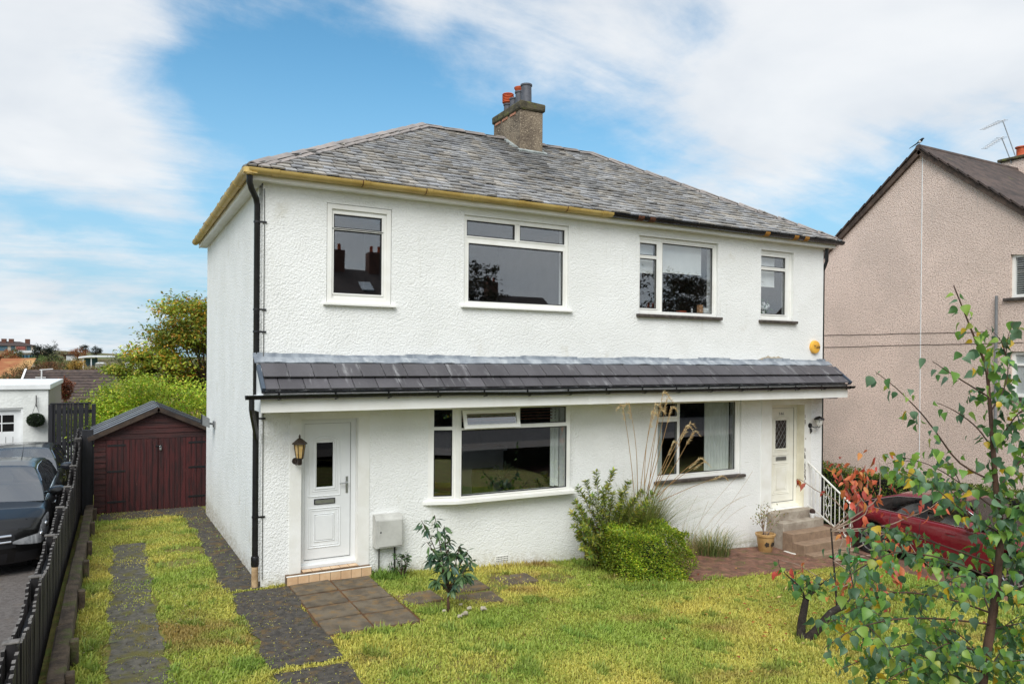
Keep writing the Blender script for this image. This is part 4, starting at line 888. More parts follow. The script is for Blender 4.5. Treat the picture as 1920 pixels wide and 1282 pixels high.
# ------------------------------------------------------------------ kerb and slatted fence on the left boundary
kb = thing('boundary_kerb', 'weathered concrete kerb with stub posts along the black fence', 'kerb', (-2.2, 0, 0))
y = -6.0; k = 0
while y < 7.7:
    l_ = 1.62; z = .23+gz(-2.2, y+.8); m = MB(); m.bbox(-2.275, -2.13, y+.006, min(y+l_, 7.8)-.006, z-.5, z+random.uniform(-.015, .015), .014)
    m.v = [(a+random.uniform(-.008, .008), b_, c+random.uniform(-.008, .008)) for a, b_, c in m.v]; m.build('kerb_stone', 'kerb_concrete', kb); y += l_; k += 1
for px, py in ((105, 1290), (126, 1225), (139, 1125), (150, 1060), (157, 1012), (163, 968), (168, 940)):
    p = atZ(px, py, .12); yy = p[1]; z = gz(-2.1, yy); m = MB(); m.bbox(-2.128, -2.055, yy-.06, yy+.06, z-.2, z+.235+random.uniform(-.02, .04), .008); m.build('stub_post', 'kerb_concrete', kb)
fence = thing('slat_fence', 'low black timber fence of upright slats between the two drives', 'fence', (-2.42, 0, 0)); FX = -2.42
def ftop(y):
    base = .93 if y < 5 else .93+.62*min(1, (y-5)/3.6)
    ph = ((y+3.72) % 1.86)/1.86; return base-.10*math.sin(math.pi*ph)+(gz(-2.4, y)+.042*max(0, y)) 
sme = {}
q = MB(); q.prism([(-.012, 0), (.012, 0), (.012, 1.0), (-.012, 1.0)], 'y', -.037, .037); o = q.build('slat', 'fence_black'); slat = o.data; slat.materials.append(MATS['fence_end'])
for pl_ in slat.polygons:
    if pl_.center.z > .98: pl_.material_index = 1
bpy.data.objects.remove(o)
y = -5.9; i = 0
while y < 8.9:
    for s_ in (1, -1):
        yy = y+(.057 if s_ < 0 else 0); zt = ftop(yy)+random.uniform(-.012, .012); zb = gz(FX, yy)+.04
        ob = inst('slat', slat, fence, (FX+s_*.042, yy, zb), (0, R(random.uniform(-.5, .5)), R(random.uniform(-1.5, 1.5))), (1, 1, zt-zb))
    y += .115; i += 1
y = -5.58
while y < 9.1:
    z = ftop(y); m = MB(); m.bbox(FX-.032, FX+.032, y-.035, y+.035, gz(FX, y)-.3, z+.02, .004); po = m.build('post', 'fence_black', fence)
    m = MB(); m.bbox(FX-.055, FX+.055, y-.04, y+.04, z+.021, z+.038, .004); m.build('post_cap', 'fence_end', po); y += 1.86
y = -5.54
while y < 8.8:
    for fz in (.25, .78):
        a, b_ = (FX, y, gz(FX, y)+fz*ftop(y)), (FX, y+1.78, gz(FX, y+1.78)+fz*ftop(y+1.78)); m = MB(); m.bar(a, b_, .036, .06); m.build('rail', 'fence_black', fence)
    y += 1.86
# ------------------------------------------------------------------ timber shed
shed = thing('timber_shed', 'dark red timber shed with double doors and felted gable roof', 'shed', (-.87, 8., -.35))
SX0, SX1, SXC, SY, SB = -2.13, .40, -.873, 8.0, 10.6; zg = -.42; ze, za = 1.36, 1.90
m = MB(); m.prism([(SX0+.02, zg), (SX1-.02, zg), (SX1-.02, ze-.02), (SXC, za-.04), (SX0+.02, ze-.02)], 'y', SY+.03, SB); m.build('carcass', 'interior_dark', shed)
z = zg; 
while z < 1.26:                                    # horizontal boards left and right of the doors
    for a, b_ in ((SX0, -1.905), (.20, SX1)): m = MB(); m.prism([(SY+.028, z), (SY-.002, z), (SY+.012, z+.118), (SY+.028, z+.118)], 'x', a, b_); m.build('board', 'shed_board', shed)
    z += .12
z = 1.27
while z < za-.06:
    t = max(0, (z-ze)/(za-ze)); hw = (SXC-SX0)*(1-t) if z > ze else (SXC-SX0)
    t2 = max(0, (z+.11-ze)/(za-ze)); hw2 = (SXC-SX0)*max(.02, 1-t2) if z+.11 > ze else hw
    m = MB(); m.add([(SXC-hw, SY-.004, z), (SXC+hw, SY-.004, z), (SXC+hw2, SY+.012, z+.112), (SXC-hw2, SY+.012, z+.112), (SXC-hw, SY+.028, z), (SXC+hw, SY+.028, z), (SXC+hw2, SY+.028, z+.112), (SXC-hw2, SY+.028, z+.112)], SF); m.build('board', 'shed_board', shed); z += .115
for a, n_ in ((-1.90, 9), (-.868, 9)):
    dr_ = None
    for i in range(n_):
        x = a+.1135*i; m = MB(); m.bbox(x+.002, x+.1115, SY-.02, SY-.004, zg+.06, 1.262, .004); o = m.build('door_plank' if dr_ else 'door', 'shed_wood', dr_ or shed); dr_ = dr_ or o
    for z in (1.12, .55, -.12):
        x = a+.02 if a < -1.5 else a+.62; m = MB(); m.bbox(x, x+.36, SY-.027, SY-.0205, z, z+.045, .002); m.build('hinge_strap', 'car_black_trim', dr_)
m = MB(); m.bbox(-.93, -.80, SY-.034, SY-.021, 1.08, 1.11, .003); hp = m.build('hasp', 'car_black_trim', shed)
m = MB(); m.bbox(-.855, -.805, SY-.06, SY-.035, 1.0, 1.06, .006); m.tube([(-.845, SY-.047, 1.06), (-.845, SY-.047, 1.09), (-.83, SY-.047, 1.10), (-.815, SY-.047, 1.09), (-.815, SY-.047, 1.06)], .006, 6); m.build('padlock', 'steel_satin', hp)
sl_v = np.array([SXC-(SX0-.11), 0, 0.])
for s_ in (-1, 1):
    ex_ = SXC+s_*(1.37); zz = ze-.045; d = np.array([SXC-ex_, 0, za+.045-zz]); dl_ = np.linalg.norm(d); dn = d/dl_; nn = np.array([-dn[2], 0, dn[0]])*np.sign(dn[0])
    for k in range(5):
        y0 = SY-.10+.56*k; m = MB(); c = np.array([ex_, 0, zz])+dn*dl_/2+nn*(.018+.004*(k % 2)); c[1] = y0+.275; m.obox(c, dn, (0, 1, 0), nn, dl_/2, .285, .012); sh = m.build('roof_sheet', 'shed_roof', shed)
        m = MB(); c2 = np.array([ex_, 0, zz])+dn*dl_/2+nn*.036; c2[1] = y0+.005; m.obox(c2, dn, (0, 1, 0), nn, dl_/2, .018, .008); m.build('roof_batten', 'interior_dark', shed)
    m = MB(); c = np.array([ex_, SY-.125, zz])+dn*dl_/2-nn*.02; m.obox(c, dn, (0, 1, 0), nn, dl_/2+.01, .014, .045); m.build('bargeboard', 'shed_trim', shed)
# ------------------------------------------------------------------ black gate, garage, topiary ball
gate = thing('timber_gate', 'tall black slatted gate between the white garage and the shed', 'gate', (-2.7, 11.65, -.5))
GX0, GX1, GYY = -3.19, -2.27, 11.65; m = MB(); x = GX0+.03; k = 0
while x < GX1-.03:
    w_ = (.10, .115, .09, .06, .05, .10, .12)[k % 7]; k += 1; m = MB(); m.bbox(x, min(x+w_, GX1-.02), GYY-.012, GYY+.012, -.5, 1.865, .004); m.build('slat', 'gate_black', gate); x += w_+.014
for z in (-.2, .80, 1.62): m = MB(); m.bbox(GX0, GX1, GYY+.013, GYY+.05, z, z+.10, .004); m.build('rail', 'gate_black', gate)
m = MB(); m.bbox(GX0, GX1, GYY-.03, GYY+.03, 1.867, 1.90, .004); m.build('top_rail', 'gate_black', gate)
for x in (GX0-.03, GX1+.0): m = MB(); m.bbox(x, x+.10, GYY-.05, GYY+.05, -.6, 1.86, .006); m.build('post', 'gate_black', gate)
p2 = MB(); p2.bbox(-2.36, -2.145, 8.06, 8.13, -.5, 1.50, .006); tag(p2.build('fence_panel', 'gate_black'), 'narrow black upright panel where the fence meets the shed', 'fence panel')
gar = thing('flat_roof_garage', 'white flat-roofed garage with small paned door at the left edge', 'garage', (-5., 11.9, -.5))
m = MB(); wall_grid(m, -7.2, -3.24, -.6, 2.24, [(-4.9, -3.78, -.6, 1.78)], 11.9, .25); m.build('front_wall', 'garage_white', gar)
m = MB(); m.box(-3.49, -3.242, 12.152, 17.2, -.6, 2.238); m.build('side_wall', 'garage_side', gar)
m = MB(); m.box(-7.2, -3.5, 17.0, 17.2, -.6, 2.238); m.build('back_wall', 'garage_side', gar)
m = MB(); m.bbox(-7.25, -3.19, 11.84, 17.25, 2.241, 2.37, .008); m.build('roof', 'white_trim', gar)
m = MB(); wall_grid(m, -4.87, -3.81, -.58, 1.75, [(-4.74, -3.98, 1.18, 1.60)], 12.0, .04); gd = m.build('garage_door', 'white_trim', gar)
m = MB(); m.ring(-4.9+.002, -3.782, -.6, 1.778, .045, 11.93, 12.03); m.build('door_frame', 'white_trim', gd)
m = MB(); m.box(-4.74, -3.98, 12.02, 12.03, 1.18, 1.60); m.build('pane', 'car_glass_dark', gd)
for x in (-4.49, -4.235): m = MB(); m.box(x-.012, x+.012, 11.99, 12.018, 1.18, 1.60); m.build('glazing_bar', 'white_trim', gd)
m = MB(); m.box(-4.74, -3.98, 11.991, 12.017, 1.38, 1.405); m.build('glazing_bar', 'white_trim', gd)
for x in np.arange(-4.75, -3.85, .15): m = MB(); m.box(x-.005, x+.005, 11.997, 11.9995, -.5, 1.05); m.build('groove', 'number_grey', gd)
ball = thing('topiary_ball', 'round green topiary ball hanging on the white garage wall', 'hanging plant', tuple(atY(67, 787, 11.75))); bc = np.array(ORG[ball.name])
def leafset(P_, A_, Nn, ll, ww, C_, fold=.25):
    """one folded diamond leaf per point: positions, axes, normals, lengths, widths, colours"""
    P_, A_, Nn = np.asarray(P_, float), np.asarray(A_, float), np.asarray(Nn, float); n = len(P_); ll = np.broadcast_to(np.asarray(ll, float), (n,))[:, None]; ww = np.broadcast_to(np.asarray(ww, float), (n,))[:, None]
    A_ = A_/(np.linalg.norm(A_, axis=1, keepdims=True)+1e-9); B_ = np.cross(Nn, A_); B_ /= (np.linalg.norm(B_, axis=1, keepdims=True)+1e-9); Nn = np.cross(A_, B_)
    v0 = P_; v1 = P_+A_*ll*.45+B_*ww*.5+Nn*ww*fold; v2 = P_+A_*ll; v3 = P_+A_*ll*.45-B_*ww*.5+Nn*ww*fold
    V_ = np.stack([v0, v1, v2, v3], 1).reshape(-1, 3); i = np.arange(n)*4
    F_ = np.concatenate([np.stack([i, i+2, i+1], 1), np.stack([i, i+3, i+2], 1)]); return V_, F_, np.repeat(np.asarray(C_, float), 4, 0)
def rdirs(n): a = rng.normal(size=(n, 3)); return a/np.linalg.norm(a, axis=1, keepdims=True)
def pick(cols, n, p=None, var=.18):
    c = np.array([S(*q) for q in cols])[rng.choice(len(cols), n, p=p)]; return np.clip(c*(1+rng.normal(0, var, (n, 1))), .003, 1)
def leafobj(name, parent, data, m='leaf', kind=None):
    o_ = np.array(ORG.get(parent.name, (0, 0, 0))) if parent is not None else 0
    V_, F_, C_ = data; me = fastmesh(name, V_-o_, F_, C_, MATS[m]); return link(bpy.data.objects.new(name, me), parent, kind)
d_ = rdirs(2600); leafobj('foliage', ball, leafset(bc+d_*np.array([.185, .185, .16])*rng.uniform(.82, 1.04, (2600, 1)), d_+rdirs(2600)*.9, rdirs(2600), .03, .018, pick([(44, 62, 38), (58, 78, 46), (34, 46, 32)], 2600)))
m = MB(); m.bar(bc+(0, .1, .62), bc+(0, .1, .32), .02); m.tube([bc+(0, .05, .42), bc+(-.08, .0, .14)], .004, 4); m.tube([bc+(0, .05, .42), bc+(.08, .0, .14)], .004, 4); m.build('bracket', 'car_black_trim', ball)
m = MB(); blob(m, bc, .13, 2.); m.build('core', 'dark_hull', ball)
# ------------------------------------------------------------------ cars
def catmull(P_, n):
    P_ = np.asarray(P_, float); m_ = len(P_)-1; out = []
    for t in np.linspace(0, m_, n):
        i = min(int(t), m_-1); f = t-i; p0, p1, p2, p3 = P_[max(i-1, 0)], P_[i], P_[i+1], P_[min(i+2, m_)]
        out.append(.5*((2*p1)+(-p0+p2)*f+(2*p0-5*p1+4*p2-p3)*f*f+(-p0+3*p1-3*p2+p3)*f**3))
    return np.array(out)
def car(name, label, loc, rz, paint, prm, glass='car_glass', front='star', group=None):
    t = thing(name, label, 'car', loc, rz, group); L_, W_, H_ = prm['L'], prm['W'], prm['H']; xf, xr, rw = prm['xf'], prm['xr'], .325; hl = L_/2
    top = lambda x: float(np.interp(x, prm['tx'], prm['tz']))
    Ra = rw+.055
    def zbot(x):
        z = .19+.10*max(0, (abs(x)-hl+.5)/.5)**2
        for xa in (xf, xr):
            if abs(x-xa) < Ra: z = max(z, rw+math.sqrt(Ra*Ra-(x-xa)**2))
        return z
    def ringat(x, sc=1.):
        tt = max(0, (abs(x)-(hl-.75))/.75); wf = W_/2*(1-.10*tt**2.4); zt, zb = top(x), zbot(x); zs = zt-.085
        P_ = [(wf*.93, zb), (wf*.985, zb+(zs-zb)*.28), (wf, zb+(zs-zb)*.62), (wf*.985, zb+(zs-zb)*.86), (wf*.955, zs+.015), (wf*.86, zt-.012), (wf*.5, zt+.015), (0, zt+.028)]
        q = catmull(P_, 26); q[:, 0] *= sc; q[-1, 0] = 0; return q
    st = [(x, 1.) for x in np.linspace(-hl, hl, 110)]
    st = [(-hl, s) for s in (0., .15, .3, .45, .6, .75, .88)]+st+[(hl, s) for s in (.94, .86, .76, .65, .53, .4, .27, .14, 0.)]
    G = []
    for x, s in st:
        q = ringat(x, s); row = []
        for y, z in q:
            e = max(0, (abs(x)-(hl-.8))/.8); yy = y/(W_/2); sg = 1 if x > 0 else -1
            bul = prm['nose'] if sg > 0 else prm['tail']
            x2 = x-sg*e*(.30*abs(yy)**2.6)-sg*e**2*bul(z); row.append((x2, y, z))
        G.append(row)
    G = np.array(G); ni, nj = G.shape[:2]; groups = {}
    for i in range(ni-1):
        for j in range(nj-1):
            q = [G[i, j], G[i+1, j], G[i+1, j+1], G[i, j+1]]; c = sum(q)/4; k = prm['cls'](c[0], c[1], c[2], st[i][0]); groups.setdefault(k, []).append(q)
    body = None
    mats_ = {'body': paint, 'headlight': 'lamp_lens', 'tail_light': 'lamp_red', 'grille': 'car_black_trim', 'intake': 'car_black_trim', 'sill': 'car_black_trim', 'silver': 'chrome'}
    for k in ['body']+[k for k in groups if k != 'body']:
        for side in ((0,) if k in ('body', 'grille', 'sill', 'silver') else (1, -1)):
            V_, F_, key = [], [], {}
            for q in groups.get(k, []):
                for sg in ((1, -1) if side == 0 else (side,)):
                    ids = []
                    for p in q:
                        kk = (round(p[0], 4), round(p[1]*sg, 4), round(p[2], 4))
                        if kk not in key: key[kk] = len(V_); V_.append((p[0], p[1]*sg, p[2]))
                        if not ids or ids[-1] != key[kk]: ids.append(key[kk])
                    if len(set(ids)) >= 3: F_.append(tuple(dict.fromkeys(ids if sg > 0 else ids[::-1])))
            if not F_: continue
            mb = MB(); mb.add(V_, F_); nm = {'intake': 'bumper_intake', 'silver': 'skid_trim'}.get(k, k)
            o = mb.build(nm, mats_[k], t if k == 'body' else body, smooth='all', local=True)
            if k == 'body': body = o
    # greenhouse
    w0, w1, r1, r0 = prm['ws0'], prm['ws1'], prm['rr1'], prm['rr0']; zb_ = lambda x: top(x)-.01
    def zro(x): return float(np.interp(x, prm['rx'], prm['rz']))
    def wr(x): return W_/2*float(np.interp(x, prm['rx'], prm['rwid']))
    xs_ = np.linspace(r0, w0, 64); GG = []
    for x in xs_:
        zt = max(zro(x), zb_(x)+.004); f = max(0, min(1, (zt-zb_(x))/(H_-top(0)))); wb = W_/2*.88; wt = wb+(wr(x)-wb)*f
        P_ = [(wb, zb_(x)), (wb+(wt-wb)*.45+.012*f, zb_(x)+(zt-zb_(x))*.48), (wt+.005, zt-.075*f), (wt-.045*f, zt-.022*f), (wt*.72, zt+.004), (wt*.36, zt+.018*f), (0, zt+.024*f)]
        GG.append([(x, a, b_) for a, b_ in P_])
    GG = np.array(GG); gp = {}
    for i in range(len(xs_)-1):
        xm = (xs_[i]+xs_[i+1])/2
        for j in range(6):
            if j <= 1:
                k = 'side_window'
                zz = zro(xm)-zb_(xm)
                if any(a < xm < b_ for a, b_ in prm['pillars']) or zz < .12: k = 'pillar'
                else: k = 'side_window%d' % sum(xm > b_ for a, b_ in prm['pillars'])
            elif j == 2: k = 'roof'
            else: k = 'windscreen' if xm > w1 else ('rear_window' if xm < r1 else 'roof')
            gp.setdefault(k, []).append([GG[i, j], GG[i+1, j], GG[i+1, j+1], GG[i, j+1]])
    for k, qs in gp.items():
        for side in ((1, -1) if k.startswith('side') else (0,)):
            V_, F_, key = [], [], {}
            for q in qs:
                for sg in ((1, -1) if side == 0 else (side,)):
                    ids = []
                    for p in q:
                        kk = (round(p[0], 4), round(p[1]*sg, 4), round(p[2], 4))
                        if kk not in key: key[kk] = len(V_); V_.append((p[0], p[1]*sg, p[2]))
                        ids.append(key[kk])
                    ids = list(dict.fromkeys(ids))
                    if len(ids) >= 3: F_.append(tuple(ids if sg > 0 else ids[::-1]))
            if F_:
                mb = MB(); mb.add(V_, F_); nm = 'side_window' if k.startswith('side') else k
                mb.build(nm, glass if k.startswith('side') or k in ('windscreen', 'rear_window') else ('car_black_trim' if k == 'pillar' else paint), t, smooth='all', local=True)
    for sg in (1, -1):                              # bright window line, mirrors, handles, wheels
        lo_ = [(x, sg*(W_/2*.882), zb_(x)+.006) for x in np.linspace(r0+.12, w0-.35, 24)]; up_ = [(g[2][0], sg*(g[2][1]+.004), g[2][2]) for g in GG if r0+.25 < g[2][0] < w0-.4]
        mb = MB(); mb.tube(lo_, .010, 5); mb.tube(up_, .008, 5); mb.build('window_trim', 'chrome', t, smooth=True, local=True)
        mb = MB(); mx_ = w0-.52; my = sg*(W_/2*.93); mb.bar((mx_, my-.06*sg, zb_(mx_)+.06), (mx_, my+.05*sg, zb_(mx_)+.08), .05, .03); mc = MB()
        blobp = [(.025, -.01), (.095, .0), (.108, .06), (.08, .13), (.01, .15)]
        mb.lathe(blobp, (mx_+.02, 0, 0), 10, 'x'); n0 = 8; mb.v[n0:] = [(a, my+sg*.12+b_*1.35, zb_(mx_)+.09+c*.85) for a, b_, c in mb.v[n0:]]
        mb.build('wing_mirror', paint, t, smooth=True, local=True)
        for hx in prm['handles']: mb = MB(); zz = top(hx)-.16; mb.bbox(hx-.09, hx+.09, min(sg*W_/2*.985, sg*W_/2*1.008), max(sg*W_/2*.985, sg*W_/2*1.008), zz-.015, zz+.015, .004); mb.build('door_handle', paint if paint == 'paint_red' else 'chrome', t, local=True)
        for sx in prm['seams']:
            i = int(np.argmin([abs(a[0]-sx) if 8 < n_ < ni-10 else 9 for n_, a in enumerate(st)])); pts = [(G[i, j][0], sg*(G[i, j][1]+.0015), G[i, j][2]) for j in range(0, 17)]
            mb = MB(); mb.tube(pts, .0045, 4); mb.build('door_seam', 'car_black_trim', t, local=True)
        for xa in (xf, xr):
            mb = MB(); yo = sg*(W_/2-.015); yi = sg*(W_/2-.22); a, b_ = min(yo, yi), max(yo, yi); prf = [(rw*.62, a), (rw*.93, a), (rw, a+.03), (rw, b_-.03), (rw*.93, b_), (rw*.62, b_)]
            mb.lathe(prf, (xa, 0, rw), 28, 'y'); wh = mb.build('wheel', 'tyre', t, smooth=True, local=True)
            mb = MB(); f_ = yo-sg*.012; mb.lathe([(rw*.70, min(f_, f_-sg*.02)), (rw*.70, max(f_, f_-sg*.02))], (xa, 0, rw), 24, 'y'); mb.build('hub_shadow', 'car_black_trim', wh, local=True)
            mb = MB(); f2 = yo-sg*.002
            for k in range(5):
                for dd in (-.17, .17):
                    a_ = 2*math.pi*k/5+dd; a2 = 2*math.pi*k/5+dd*.35; mb.bar((xa+.05*math.cos(a2), f2, rw+.05*math.sin(a2)), (xa+rw*.67*math.cos(a_), f2, rw+rw*.67*math.sin(a_)), .030, .022, up=(0, 1, 0))
            mb.tube([(xa+rw*.68*math.cos(2*math.pi*k/24), f2, rw+rw*.68*math.sin(2*math.pi*k/24)) for k in range(25)], .014, 6, cap=False); mb.lathe([(.055, min(f2, f2+sg*.012)), (.055, max(f2, f2+sg*.012))], (xa, 0, rw), 12, 'y')
            mb.build('rim', 'alloy', wh, smooth=True, local=True)
    mb = MB(); mb.box(-hl+.35, hl-.35, -W_/2+.26, W_/2-.26, .2, top(0)-.12); mb.build('underbody', 'dark_hull', t, local=True)
    for sx in (w1-.55, w1-1.45):
        for sy in (-.36, .36): mb = MB(); mb.bbox(sx-.12, sx+.10, sy-.22, sy+.22, top(0)-.25, H_-.42, .06); mb.bbox(sx-.08, sx+.02, sy-.11, sy+.11, H_-.40, H_-.22, .03); mb.build('seat', 'car_interior', t, local=True)
    def gat(i, j):
        i0, j0 = int(i), int(j); fi, fj = i-i0, j-j0; return (G[i0, j0]*(1-fi)+G[i0+1, j0]*fi)*(1-fj)+(G[i0, j0+1]*(1-fi)+G[i0+1, j0+1]*fi)*fj
    for sg in (1, -1):                              # headlamps: smooth lens patches lying on the body surface
        for grow, off, nm, mt_ in ((1.22, .004, 'lamp_surround', 'car_black_trim'), (1., .009, 'headlight', 'lamp_lens')):
            iA, iB = 7+(prm['lampx']+hl)/(2*hl)*109, 120.6; V_ = []; nu, nv = 26, 7
            for u in range(nu):
                uu = u/(nu-1)*.98+.01; jc = prm['lampj'][0]+(prm['lampj'][1]-prm['lampj'][0])*uu; th = prm['lampj'][2]*grow*(math.sin(math.pi*uu**1.25))**.55
                for v in range(nv):
                    jj = jc+th*(2*v/(nv-1)-1); ii = iA+(iB-iA)*uu; p = gat(ii, jj); n_ = np.cross(gat(ii+.3, jj)-p, gat(ii, jj+.3)-p); n_ /= (np.linalg.norm(n_)+1e-9); n_ *= np.sign(n_[0]*.7+n_[1]*.7); p = p+n_*off; V_.append((p[0], p[1]*sg, p[2]))
            mb = MB(); mb.add(V_, [(u*nv+v, u*nv+v+1, (u+1)*nv+v+1, (u+1)*nv+v) for u in range(nu-1) for v in range(nv-1)]); mb.build(nm, mt_, t, smooth='all', local=True)
            if nm == 'headlight':
                for uu in (.45, .72):
                    p = gat(iA+(iB-iA)*uu, prm['lampj'][0]+(prm['lampj'][1]-prm['lampj'][0])*uu); mb = MB(); blob(mb, (p[0]-.01, p[1]*sg, p[2]), .045, 1., 8, 12, 0); mb.build('lamp_bulb', 'chrome', t, smooth=True, local=True)
    for f in prm.get('extra', []): f(t, body, G)
    return t
def red_cls(x, y, z, sx):
    if x < -2.0 and .70 < z < .90 and y > .45: return 'tail_light'
    if x > 2.1 and .32 < z < .46 and y < .45: return 'grille'
    if z < .25: return 'sill'
    return 'body'
redp = dict(L=4.62, W=1.80, H=1.42, xf=1.38, xr=-1.42, tx=[-2.31, -2.15, -1.6, -.9, .3, 1.05, 1.7, 2.2, 2.31], tz=[.90, .97, 1.00, .985, .95, .93, .84, .70, .60],
            nose=lambda z: .25*((z-.45)/.4)**2, tail=lambda z: .15*max(0, (z-.55)/.4)**2, cls=red_cls, ws0=1.12, ws1=.28, rr1=-1.0, rr0=-1.92, pillars=[(-2.0, -1.42), (-.40, -.30), (.98, 1.2)], handles=(-.65, .25), seams=(-1.0, -.35, .75))
redp['lampx'] = 1.6; redp['lampj'] = (13.6, 10.5, 2.4); redp['rx'] = [-1.92, -1.45, -1.0, -.4, .05, .28, .7, 1.12]; redp['rz'] = [.985, 1.19, 1.345, 1.415, 1.42, 1.40, 1.19, .925]
redp['rwid'] = [.80, .72, .66, .655, .665, .675, .75, .84]
def blk_cls(x, y, z, sx):
    if x > 1.6 and .30 < z < .46 and .48 < y < .84: return 'intake'
    if x > 1.9 and .52 < z < .80 and y < .50: return 'grille'
    if x > 1.9 and .20 < z < .245: return 'silver'
    if x > 1.9 and .28 < z < .46 and y < .45: return 'grille'
    if x < -1.8 and .78 < z < .98 and y > .5: return 'tail_light'
    if z < .27: return 'sill'
    return 'body'
blkp = dict(L=4.42, W=1.80, H=1.50, xf=1.34, xr=-1.36, tx=[-2.21, -2.1, -1.6, -.9, .3, .95, 1.5, 2.0, 2.21], tz=[.95, 1.00, 1.02, 1.01, .99, 1.0, .97, .88, .76],
            nose=lambda z: .16*((z-.52)/.4)**2, tail=lambda z: .10*max(0, (z-.55)/.4)**2, cls=blk_cls, ws0=1.06, ws1=.28, rr1=-1.55, rr0=-2.05, pillars=[(-2.1, -1.45), (-.42, -.32), (.92, 1.2)], handles=(-.65, .25), seams=(-1.0, -.37, .78))
blkp['lampx'] = 1.50; blkp['lampj'] = (13.2, 9.6, 3.7); blkp['rx'] = [-2.05, -1.75, -1.5, -.8, -.1, .28, .7, 1.06]; blkp['rz'] = [1.02, 1.26, 1.40, 1.48, 1.50, 1.47, 1.25, 1.0]; blkp['rwid'] = [.80, .72, .68, .675, .68, .69, .76, .85]
def grille_bars(t, body, G):
    for z in (.62, .70):
        pts = [(2.215-.30*abs(y/.9)**2.6-.16*((z-.52)/.4)**2+.015, y, z) for y in np.linspace(-.47, .47, 15)]; mb = MB(); mb.tube(pts, .020, 8); mb.build('grille_bar', 'chrome', t, smooth=True, local=True)
    mb = MB(); mb.tube([(-.5, .35, 1.50), (-.62, .35, 1.56), (-.85, .35, 1.72)], [.008, .006, .002], 5); mb.build('aerial', 'car_black_trim', t, local=True)
blkp['extra'] = [grille_bars]
car('parked_car', 'dark red saloon car parked on the right-hand drive behind the birch', (13.2, -1.78, -.955), R(-90), 'paint_red', redp, glass='car_glass_mid')
car('parked_car', 'black car with chrome grille bars parked nearest on the left drive', (-3.52, 4.56, -.20), R(-90), 'paint_black', blkp)
blk2 = dict(blkp); blk2['extra'] = []
car('parked_car', 'second dark car parked close to the white garage', (-3.62, 9.42, -.42), R(-90), 'paint_black_dull', blk2)
# ------------------------------------------------------------------ grass
def proj_ok(P_, m=30):
    q = P_-POS; z = q@CD; x = CX+FPX*(q@CR)/z; y = CY-FPX*(q@CU)/z
    return (z > .5) & (x > -m) & (x < 1920+m) & (y < 1282+m)
def gzv(x, y):
    z = np.where(x > 1., -.062*(np.minimum(x, 10.4)-1), 0)+np.where(x > 10.4, -.36*np.minimum(1, (x-10.4)/1.1), 0)
    return z-np.where(y > 0, .042*np.minimum(y, 14), 0)
def n2(x, y, s, seed):                      # cheap smooth noise from a few sines (fast on arrays)
    r_ = np.random.default_rng(seed); v = np.zeros_like(x)
    for k in range(9):
        a = r_.uniform(0, 6.28); f = s*r_.uniform(.5, 1.9); v += np.sin((x*math.cos(a)+y*math.sin(a))*f+r_.uniform(0, 6.28))
    return v/4.2
def bare(x, y):
    """0 on lawn .. 1 on hard surfaces"""
    e = .07*n2(x, y, 6., 3)+.03*n2(x, y, 22., 4)
    b_ = ((x > -1.79+e) & (x < -1.28+e) & (y < 4.2+3*e))
    b_ |= (x > -.44+e) & (x < .1) & (y > -.05+e*.7) & (y < 8.0)
    b_ |= (x > -.40+e) & (x < .36+e) & (((y < -.13+e*.7) & (y > -2.82+e)) | ((y < -2.96+e) & (y > -5.6)) | (y < -5.7))
    b_ |= (x > .33) & (x < 1.47+e) & (y > -2.2+e) & (y < .0)
    b_ |= (x > 6.2+e) & (y > -1.64+e)
    b_ |= (x > 10.9+e) | (x < -2.12) | ((y > 6.9+2*e) & (x < .1)) | ((x > 0) & (x < W) & (y > -.02))
    b_ |= ((x > .36) & (x < 1.5) & (y > -.14))
    return b_
NB = 1150000
x = rng.uniform(-2.3, 11., NB); y = rng.uniform(-8.2, 8.2, NB)
dist = np.hypot(x-POS[0], y-POS[1]); keep = (rng.random(NB) < np.clip(8./dist, .25, 1.)*1.0)
x, y = x[keep], y[keep]; P_ = np.stack([x, y, gzv(x, y)], 1); k = proj_ok(P_, 420); x, y, P_ = x[k], y[k], P_[k]
hard = bare(x, y); sparse = rng.random(len(x)) < np.where(hard, .025+.60*np.clip(n2(x, y, 4., 12)+.5*n2(x, y, 13., 13)-.15, 0, 1)*(x < -.9)+.10*(n2(x, y, 5., 11) > .35)*((x < 0) & (x > -1.9)), 1.)
inner = hard & (((x > 0) & (x < W) & (y > -.02)) | (x > 10.9) | (x < -2.12) | ((x > .33) & (x < 1.47) & (y > -2.2)))
thin = n2(x, y, 2.2, 21)+.6*n2(x, y, 6., 22); baldspot = np.zeros(len(x), bool)
for bx, by, br in ((2.6, -1.2, .42), (3.45, -.85, .35), (1.85, -1.25, .35), (4.1, -.9, .3), (-.9, 2.1, .35), (-.75, 3.2, .3)): baldspot |= np.hypot(x-bx, y-by) < br*(1+.3*n2(x, y, 7., 5))
sparse &= rng.random(len(x)) < np.where(baldspot, .10, np.clip(.95-.35*(thin > .55), .3, 1))
k = sparse & ~inner; x, y, P_, hard = x[k], y[k], P_[k], hard[k]
n = len(x); hgt = rng.gamma(5, .0046, n)*(1+.35*n2(x, y, 3., 31))*np.where(hard, .6, 1.)
nearwall = (np.abs(y+.02) < .14) & (x > 1.55) & (x < 6.1); hgt = np.where(nearwall, hgt*1.7, hgt); nk = np.abs(x+2.04) < .1; hgt = np.where(nk, hgt*1.35, hgt)
tuft = (np.hypot(x-1.75, y+.12) < .28); hgt = np.where(tuft, hgt*2.2, hgt)
